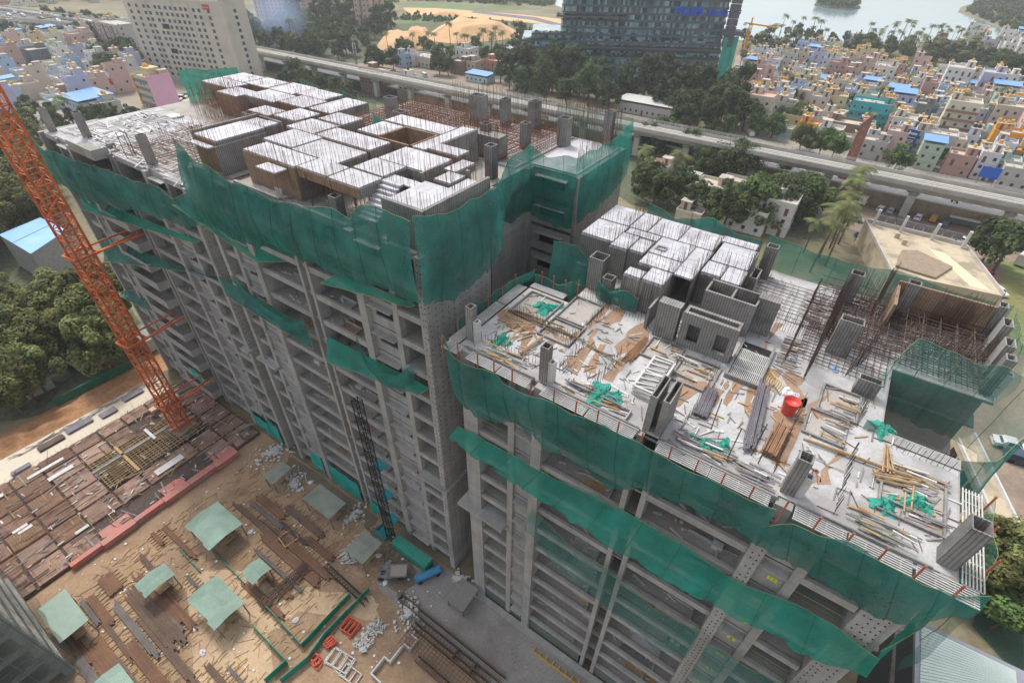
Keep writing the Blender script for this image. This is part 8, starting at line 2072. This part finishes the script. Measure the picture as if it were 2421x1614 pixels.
X, Y = at(*Z8_(915, 300)); boxcar('minibus', 'white minibus with green windows beside the retaining wall', 'bus', X, Y, YAW + R(80), 6.2, 2.1, 2.5, '#d8d6cd', '#e6e4dc')
X, Y = at(*Z8_(1530, 465)); boxcar('small_truck', 'small yellow and grey truck under the viaduct', 'truck', X, Y, YAW + R(80), 3.6, 1.6, 2.0, '#b58a36', '#9a8f80', False)
X, Y = at(*Z8_(2310, 690)); boxcar('school_bus', 'yellow school bus at the right picture edge', 'bus', X, Y, YAW + R(-8), 6.6, 2.3, 2.7, '#d79a24', '#e0a83a')
X, Y = at(*Z8_(2345, 830)); boxcar('city_bus', 'white and red bus cut by the right picture edge', 'bus', X, Y, YAW + R(72), 8.5, 2.5, 3.0, '#d5d0c8', '#c7c5c0')
for (px_, py_, z, lab) in [(2195, 612, 0, 'green and yellow auto rickshaw on the side road'), (1345, 205, 4.3, 'green and yellow auto rickshaw behind the pier on the embankment road'), (365, 110, 4.3, 'green and yellow auto rickshaw left of the pylon on the embankment road')]:
    X, Y = at(*Z8_(px_, py_), z); 
    t = boxcar('auto_rickshaw', lab, 'rickshaw', X, Y, YAW + R(175), 2.6, 1.3, 1.7, '#2f6b45', '#d8b23a', True, z, 'auto rickshaws')
for (px_, py_, z, lab) in [(1725, 300, 4.3, 'motorcycle with two riders on the embankment road right of the pier'), (1190, 470, 0, 'motorcycle with a rider beside the leaning pillar'), (280, 1105 - 1000, 4.3, 'motorcycle with a rider just left of the rickshaw on the embankment road')]:
    X, Y = at(*Z8_(px_, py_), z)
    t = thing('motorcycle', lab, 'motorcycle', (X, Y, z), YAW + R(175))
    for x in (-.62, .62): MB().tube((x, -.05, .3), (x, .05, .3), .3, 12).build('wheel', M_TYRE, t)
    MB().bar((-.5, 0, .55), (.45, 0, .7), .22, .28).build('frame', M_BLK, t); MB().bar((.45, 0, .65), (.6, 0, 1.0), .06).build('fork', M_BLK, t)
    worker(lab.replace('motorcycle with', 'rider on the motorcycle,').replace(' a rider', '').replace(' two riders', ''), X, Y, z + .15, YAW, 1.35, '#3b4a63', '#2a2a2c')
# cars parked in the lot beside the hotel
GP = 'cars in the parking lot behind the far unit'
rc = [CW, CW, CS, CG, CB, CW, CS]
for i in range(11):
    x, y = 390 + i * 6.2, 252 - i * 2.9
    X, Y = at(x + 6, y - 3); car(X, Y, YAW + R(60), random.choice(rc), 'car in the packed row of the parking lot by the pink sided building', GP, random.choice(('hatch', 'sedan')))
    if i % 2: X, Y = at(x + 10, y + 12 - 16); car(X, Y, YAW + R(60), random.choice(rc), 'car in the packed row of the parking lot by the pink sided building', GP)
X, Y = at(370, 258); car(X, Y, YAW + R(20), CR_, 'dark red car at the near end of the parking lot', GP, 'sedan')
X, Y = at(446, 255); car(X, Y, YAW + R(-10), CB, 'black car alone in the parking lot by the far unit net', GP, 'sedan')
ground('parking_lot_path', [at(330, 268), at(372, 246), at(470, 222), at(480, 262), at(420, 276)], -.02, M_BEIGE)
# traffic on the flyover
GF = 'cars on the flyover at the upper left'
for i in range(34):
    f = rnd(.02, .98); s_ = rnd(-.85, .85)
    c = A_.lerp(B_, f) + n_ * s_
    car(c.x, c.y, math.atan2(d_.y, d_.x) if False else math.atan2((B_ - A_).y, (B_ - A_).x) + (math.pi if s_ > 0 else 0), random.choice(rc), 'distant car in the traffic on the flyover', GF, random.choice(('hatch', 'sedan')), 9.0)
# cars on the road behind the office edge, van at the fuel station
X, Y = at(600 + 1530 / 3.787, 690 / 3.787); boxcar('minivan', 'silver minivan at the fuel station', 'van', X, Y, R(-60), 4.6, 1.8, 2.0, '#b9bcc0', '#c9cccf')
X, Y = at(1200 + 2170 / 3.787, 1215 / 3.787); boxcar('pickup_truck', 'white pickup with yellow front by the pink roofed house', 'truck', X, Y, YAW + R(-60), 4.6, 1.9, 1.9, '#cfcdc6', '#bab8b2', False)

# ================================================================== lower right corner: neighbouring roof, wall, lane
x, y = uv2xy(14.6, 12.0)
t = thing('neighbour_building', 'building with pale ribbed roof and grey frame at the lower right', 'building', (*at(2195, 1478, 12), 0), 0)
c0 = Vector((*at(2195, 1478, 12), 0))
C_ = [Vector((*at(px_, py_, 12), 0)) - c0 for px_, py_ in ((2165, 1462), (2421, 1585), (2440, 1700), (2160, 1720))]
MB().prism([(p.x, p.y) for p in C_], 0, 11.6).build('walls', mat('dark_steel_wall', '#4a4e52', .7, .1, .4, .08, 4.0), t)
inner = [Vector((*at(px_, py_, 12), 0)) - c0 for px_, py_ in ((2178, 1480), (2400, 1586), (2410, 1680), (2172, 1690))]
MB().prism([(p.x, p.y) for p in C_], 11.61, 12.0).build('roof_frame', mat('roof_frame_grey', '#9a9aa3', .6, .06), t)
e0 = (inner[1] - inner[0]).normalized(); e1 = Vector((-e0.y, e0.x, 0)); Lr = (inner[1] - inner[0]).length; n_rib = 26
side = (inner[3] - inner[0]); W_r = side.length
for i in range(n_rib):
    p = inner[0] + side * (i / n_rib); q_ = inner[1] + (inner[2] - inner[1]) * (i / n_rib); p2 = inner[0] + side * ((i + .82) / n_rib); q2 = inner[1] + (inner[2] - inner[1]) * ((i + .82) / n_rib)
    MB().hexa([(p.x, p.y, 12.005), (q_.x, q_.y, 12.005), (q2.x, q2.y, 12.005), (p2.x, p2.y, 12.005), (p.x, p.y, 12.1), (q_.x, q_.y, 12.1), (q2.x, q2.y, 12.1), (p2.x, p2.y, 12.1)]).build('roof_rib', mat('pale_mint_sheet', '#cfdcd2', .6, .05, .4), t)
tt = thing('steel_shed', 'narrow grey steel shed beside the ribbed roof', 'shed', (*at(2130, 1500, 8), 0), 0)
c1 = Vector((*at(2130, 1500, 8), 0))
P_ = [Vector((*at(px_, py_, 8), 0)) - c1 for px_, py_ in ((2120, 1450), (2152, 1452), (2150, 1640), (2095, 1660))]
MB().prism([(p.x, p.y) for p in P_], 0, 8).build('walls', mat('dark_steel_wall', '#4a4e52'), tt)
MB().prism([(p.x, p.y) for p in P_], 8.01, 8.2).build('roof', mat('rust_grey_sheet', '#7a756e', .8, .15, .5, .1, 4.0), tt)
# lane and boundary wall on the right
ground('lane_road', [at(2330, 830), at(2421, 800), at(2600, 1300), at(2600, 1500), at(2421, 1560), at(2400, 1380), at(2290, 1080)], -.025, M_DUSTRD)
ground('green_lane_path', [at(2330, 1320), at(2421, 1500), at(2421, 1614), at(2300, 1480)], -.02, mat('green_mat', '#2c4b36', .95, .15))
t = thing('lane_building', 'long grey concrete building with dark window openings right of the deck', 'building', (*at(2300, 1150, 6), 0), 0)
c2 = Vector((*at(2300, 1150, 6), 0))
P_ = [Vector((*at(px_, py_, 6), 0)) - c2 for px_, py_ in ((2262, 1040), (2300, 1028), (2455, 1345), (2400, 1350))]
MB().prism([(p.x, p.y) for p in P_], 0, 6).build('walls', M_BB, t)
a_, b_ = P_[0], P_[3]
for i in range(9):
    c = a_.lerp(b_, (i + .6) / 9.5); dd = (b_ - a_).normalized(); nn = Vector((dd.y, -dd.x, 0)); nn = nn if (c + c2 + nn).length < (c + c2).length else -nn
    w_ = MB().box(-.8, .8, -.06, .06, 3.2, 5.0).build('window', M_DARK, t, (c.x + nn.x * .08, c.y + nn.y * .08, 0), math.atan2(dd.y, dd.x))
MB().bar((P_[1].x, P_[1].y, 6.3), (P_[2].x, P_[2].y, 6.3), .25, .6).build('parapet', M_GREYW, t)
MB().bar((P_[0].x, P_[0].y, 6.3), (P_[3].x, P_[3].y, 6.3), .25, .6).build('parapet', M_GREYW, t)
GR_ = 'cars in the lane at the right'
X, Y = at(2385, 1057); car(X, Y, R(-25), CW, 'white saloon car with dark windows in the lane right of the deck', GR_, 'sedan', 0, 1.15)
X, Y = at(2412, 1092); car(X, Y, R(-28), '#39455c', 'dark blue car behind the white saloon in the lane', GR_, 'hatch', 0, 1.15)
X, Y = at(2385, 1372); car(X, Y, R(120), CW, 'white hatchback half in shade at the lower right edge', GR_, 'hatch', 0, 1.1)
# ================================================================== left: blue roofed house under the crane, sheds under the trees
t = thing('blue_roof_house', 'house with a broad sky blue sheet roof behind the crane mast', 'house', (*at(10, 570, 8), 0), 0)
c3 = Vector((*at(10, 570, 8), 0))
P_ = [Vector((*at(px_, py_, 8), 0)) - c3 for px_, py_ in ((-2, 556), (94, 516), (155, 545), (72, 600))]
MB().prism([(p.x, p.y) for p in P_], 0, 7.9).build('walls', mat('wall_grey_l', '#93918d', .9, .1), t)
MB().prism([(p.x * 1.02, p.y * 1.02) for p in P_], 7.91, 8.1).build('roof', mat('sky_sheet', '#82aee0', .5, .05, .4, .03, 3.0, stain='#9fc3ea', stain_amt=.4), t)
q0, q1 = P_[0].lerp(P_[3], .45), P_[1].lerp(P_[2], .5)
MB().bar((q0.x, q0.y, 8.14), (q1.x, q1.y, 8.14), .12, .06).build('ridge_line', M_STEEL, t)
for (u, v, w_, d_, lab) in [(-104, 22, 6, 4, 'small green roofed hut hidden under the mango trees'), (-101, 28, 4, 5, 'grey hut roof between trees and crane'), (-108, 12, 5, 4, 'grey sheet hut under the left trees'), (-106, 4, 4, 4, 'white walled hut near the left picture edge')]:
    x, y = uv2xy(u, v); tt = thing('hut', lab, 'hut', (x, y, 0), YAW)
    MB().box(0, w_, 0, d_, 0, 2.6).build('walls', wallmat('pale grey'), tt); MB().box(-.3, w_ + .3, -.3, d_ + .3, 2.61, 2.72).build('roof', M_SHEDG, tt)
    inst('door', DOOR, tt, (w_ / 2, 0, .02))
# ================================================================== neighbouring scaffolded building at the lower left edge
x, y = at(-150, 1500, 16)
t = thing('scaffolded_building', 'grey concrete building behind dark scaffold netting in the lower left corner', 'building', (x, y, 0), YAW + R(0))
cu, cv = xy2uv(x, y)
def q2(px_, py_, z): u_, v_ = atuv(px_, py_, z); return (u_ - cu, v_ - cv, z)
e = q2(60, 1330, 12)
u1 = q2(110, 1500, 14)[0]; 
for k_ in range(6):
    z = 1.5 + k_ * 3.0
    MB().box(-16, 0, -14, 3.2, z - .2, z).build('floor_slab', M_SLAB, t)
    MB().box(-.3, .02, -14, 3.2, z + .01, z + .55).build('edge_beam', M_CONC, t)
    MB().box(-16, -.31, 2.9, 3.22, z + .01, z + .55).build('edge_beam', M_CONC, t)
for v in (-13.6, -8.5, -3.4, 2.4): MB().box(-.6, .06, v, v + .8, 0, 17.5).build('column', M_CONC, t)
MB().box(-15.6, -4, -13.6, -1, 0, 16.4).build('light_block_core', M_WALLIN, t)
sb = MB()
for i in range(9):
    v = -13.5 + i * 2.1; sb.tube((1.3, v, 0), (1.3, v, 19), .03, 4, caps=False)
for k_ in range(9): sb.tube((1.3, -13.8, 1.8 + k_ * 2), (1.3, 3.8, 1.8 + k_ * 2), .03, 4, caps=False)
stuff(sb.build('scaffold', M_STEEL, t))
M_NETD = mat('grey_net', '#41605c', .9, .2, .4, .05, 20.0, alpha=.34, transl=.3, spec=.02)
MB().grid(lambda i, j: (1.45 + .15 * math.sin(i * 20), -13.8 + i * 17.6, 1 + j * 18), 40, 8).build('scaffold_net', M_NETD, t)
MB().grid(lambda i, j: (-12 + i * 13.4, 4.0 + .12 * math.sin(i * 20), 1 + j * 18), 30, 8).build('scaffold_net', M_NETD, t)
# smoke drifting over the smoky wood is thin blue haze: one small closed volume
X, Y = gp(640, 105)
sm = MB()
sm.lathe([(4, 0), (14, 5), (20, 12), (19, 20), (11, 28), (3, 31)], 18)
o = sm.build('smoke', None, None, (X + 4, Y, 1))
o.data.materials.clear()
ms_ = bpy.data.materials.new('blue_smoke'); ms_.use_nodes = True
nn_ = ms_.node_tree.nodes; ll_ = ms_.node_tree.links; nn_.remove(nn_['Principled BSDF'])
pv = nn_.new('ShaderNodeVolumePrincipled'); pv.inputs['Color'].default_value = (.55, .68, .95, 1)
tc_ = nn_.new('ShaderNodeTexCoord'); mp_ = nn_.new('ShaderNodeMapping'); mp_.inputs['Location'].default_value = (0, 0, -.75); mp_.inputs['Scale'].default_value = (.05, .05, .05); ll_.new(tc_.outputs['Object'], mp_.inputs['Vector'])
gr_ = nn_.new('ShaderNodeTexGradient'); gr_.gradient_type = 'SPHERICAL'; ll_.new(mp_.outputs[0], gr_.inputs['Vector'])
mm_ = nn_.new('ShaderNodeMath'); mm_.operation = 'MULTIPLY'; mm_.inputs[1].default_value = .05; ll_.new(gr_.outputs['Fac'], mm_.inputs[0]); ll_.new(mm_.outputs[0], pv.inputs['Density'])
ll_.new(pv.outputs[0], nn_['Material Output'].inputs['Volume'])
o.data.materials.append(ms_)
tag(o, 'thin blue smoke drifting over the trees left of the sand heaps', 'smoke', kind='stuff')

# ================================================================== labels: look-alikes in a row are told apart by their order in the photograph
ORD = ['leftmost', 'second', 'third', 'fourth', 'fifth', 'sixth', 'seventh', 'eighth', 'ninth', 'tenth', 'eleventh', 'twelfth', 'thirteenth', 'fourteenth', 'fifteenth', 'sixteenth', 'seventeenth', 'eighteenth', 'nineteenth', 'twentieth']
by = {}
for o in COL.objects:
    if o.parent is None and 'label' in o: by.setdefault(o['label'], []).append(o)
def px_of(o):
    p = o.location - Vector((0, 0, CAM_H)); return p.dot(CR) / max(.1, p.dot(CF))
for lab, L in by.items():
    n = len(L)
    if 1 < n <= 20 and len(lab.split()) <= 12:
        L.sort(key=px_of)
        for i, o in enumerate(L):
            o['label'] = lab + (', ' + ORD[i] + (' of its row' if i == 0 else ' from the left') if n > 2 else (', left one of two' if i == 0 else ', right one of two'))

# ================================================================== haze: one even box of air round everything
hz = MB().box(-1400, 1400, -120, 1140, -2.0, 72.0).build('haze', None)
hz.data.materials.clear()
mh = bpy.data.materials.new('haze_air'); mh.use_nodes = True
nh = mh.node_tree.nodes; nh.remove(nh['Principled BSDF'])
pv = nh.new('ShaderNodeVolumePrincipled'); pv.inputs['Color'].default_value = (.86, .90, .95, 1); pv.inputs['Density'].default_value = .00022; pv.inputs['Anisotropy'].default_value = .2
mh.node_tree.links.new(pv.outputs[0], nh['Material Output'].inputs['Volume'])
hz.data.materials.append(mh)
tag(hz, 'thin even haze filling the air over the city', 'haze', kind='stuff')
sc.cycles.volume_bounces = 1
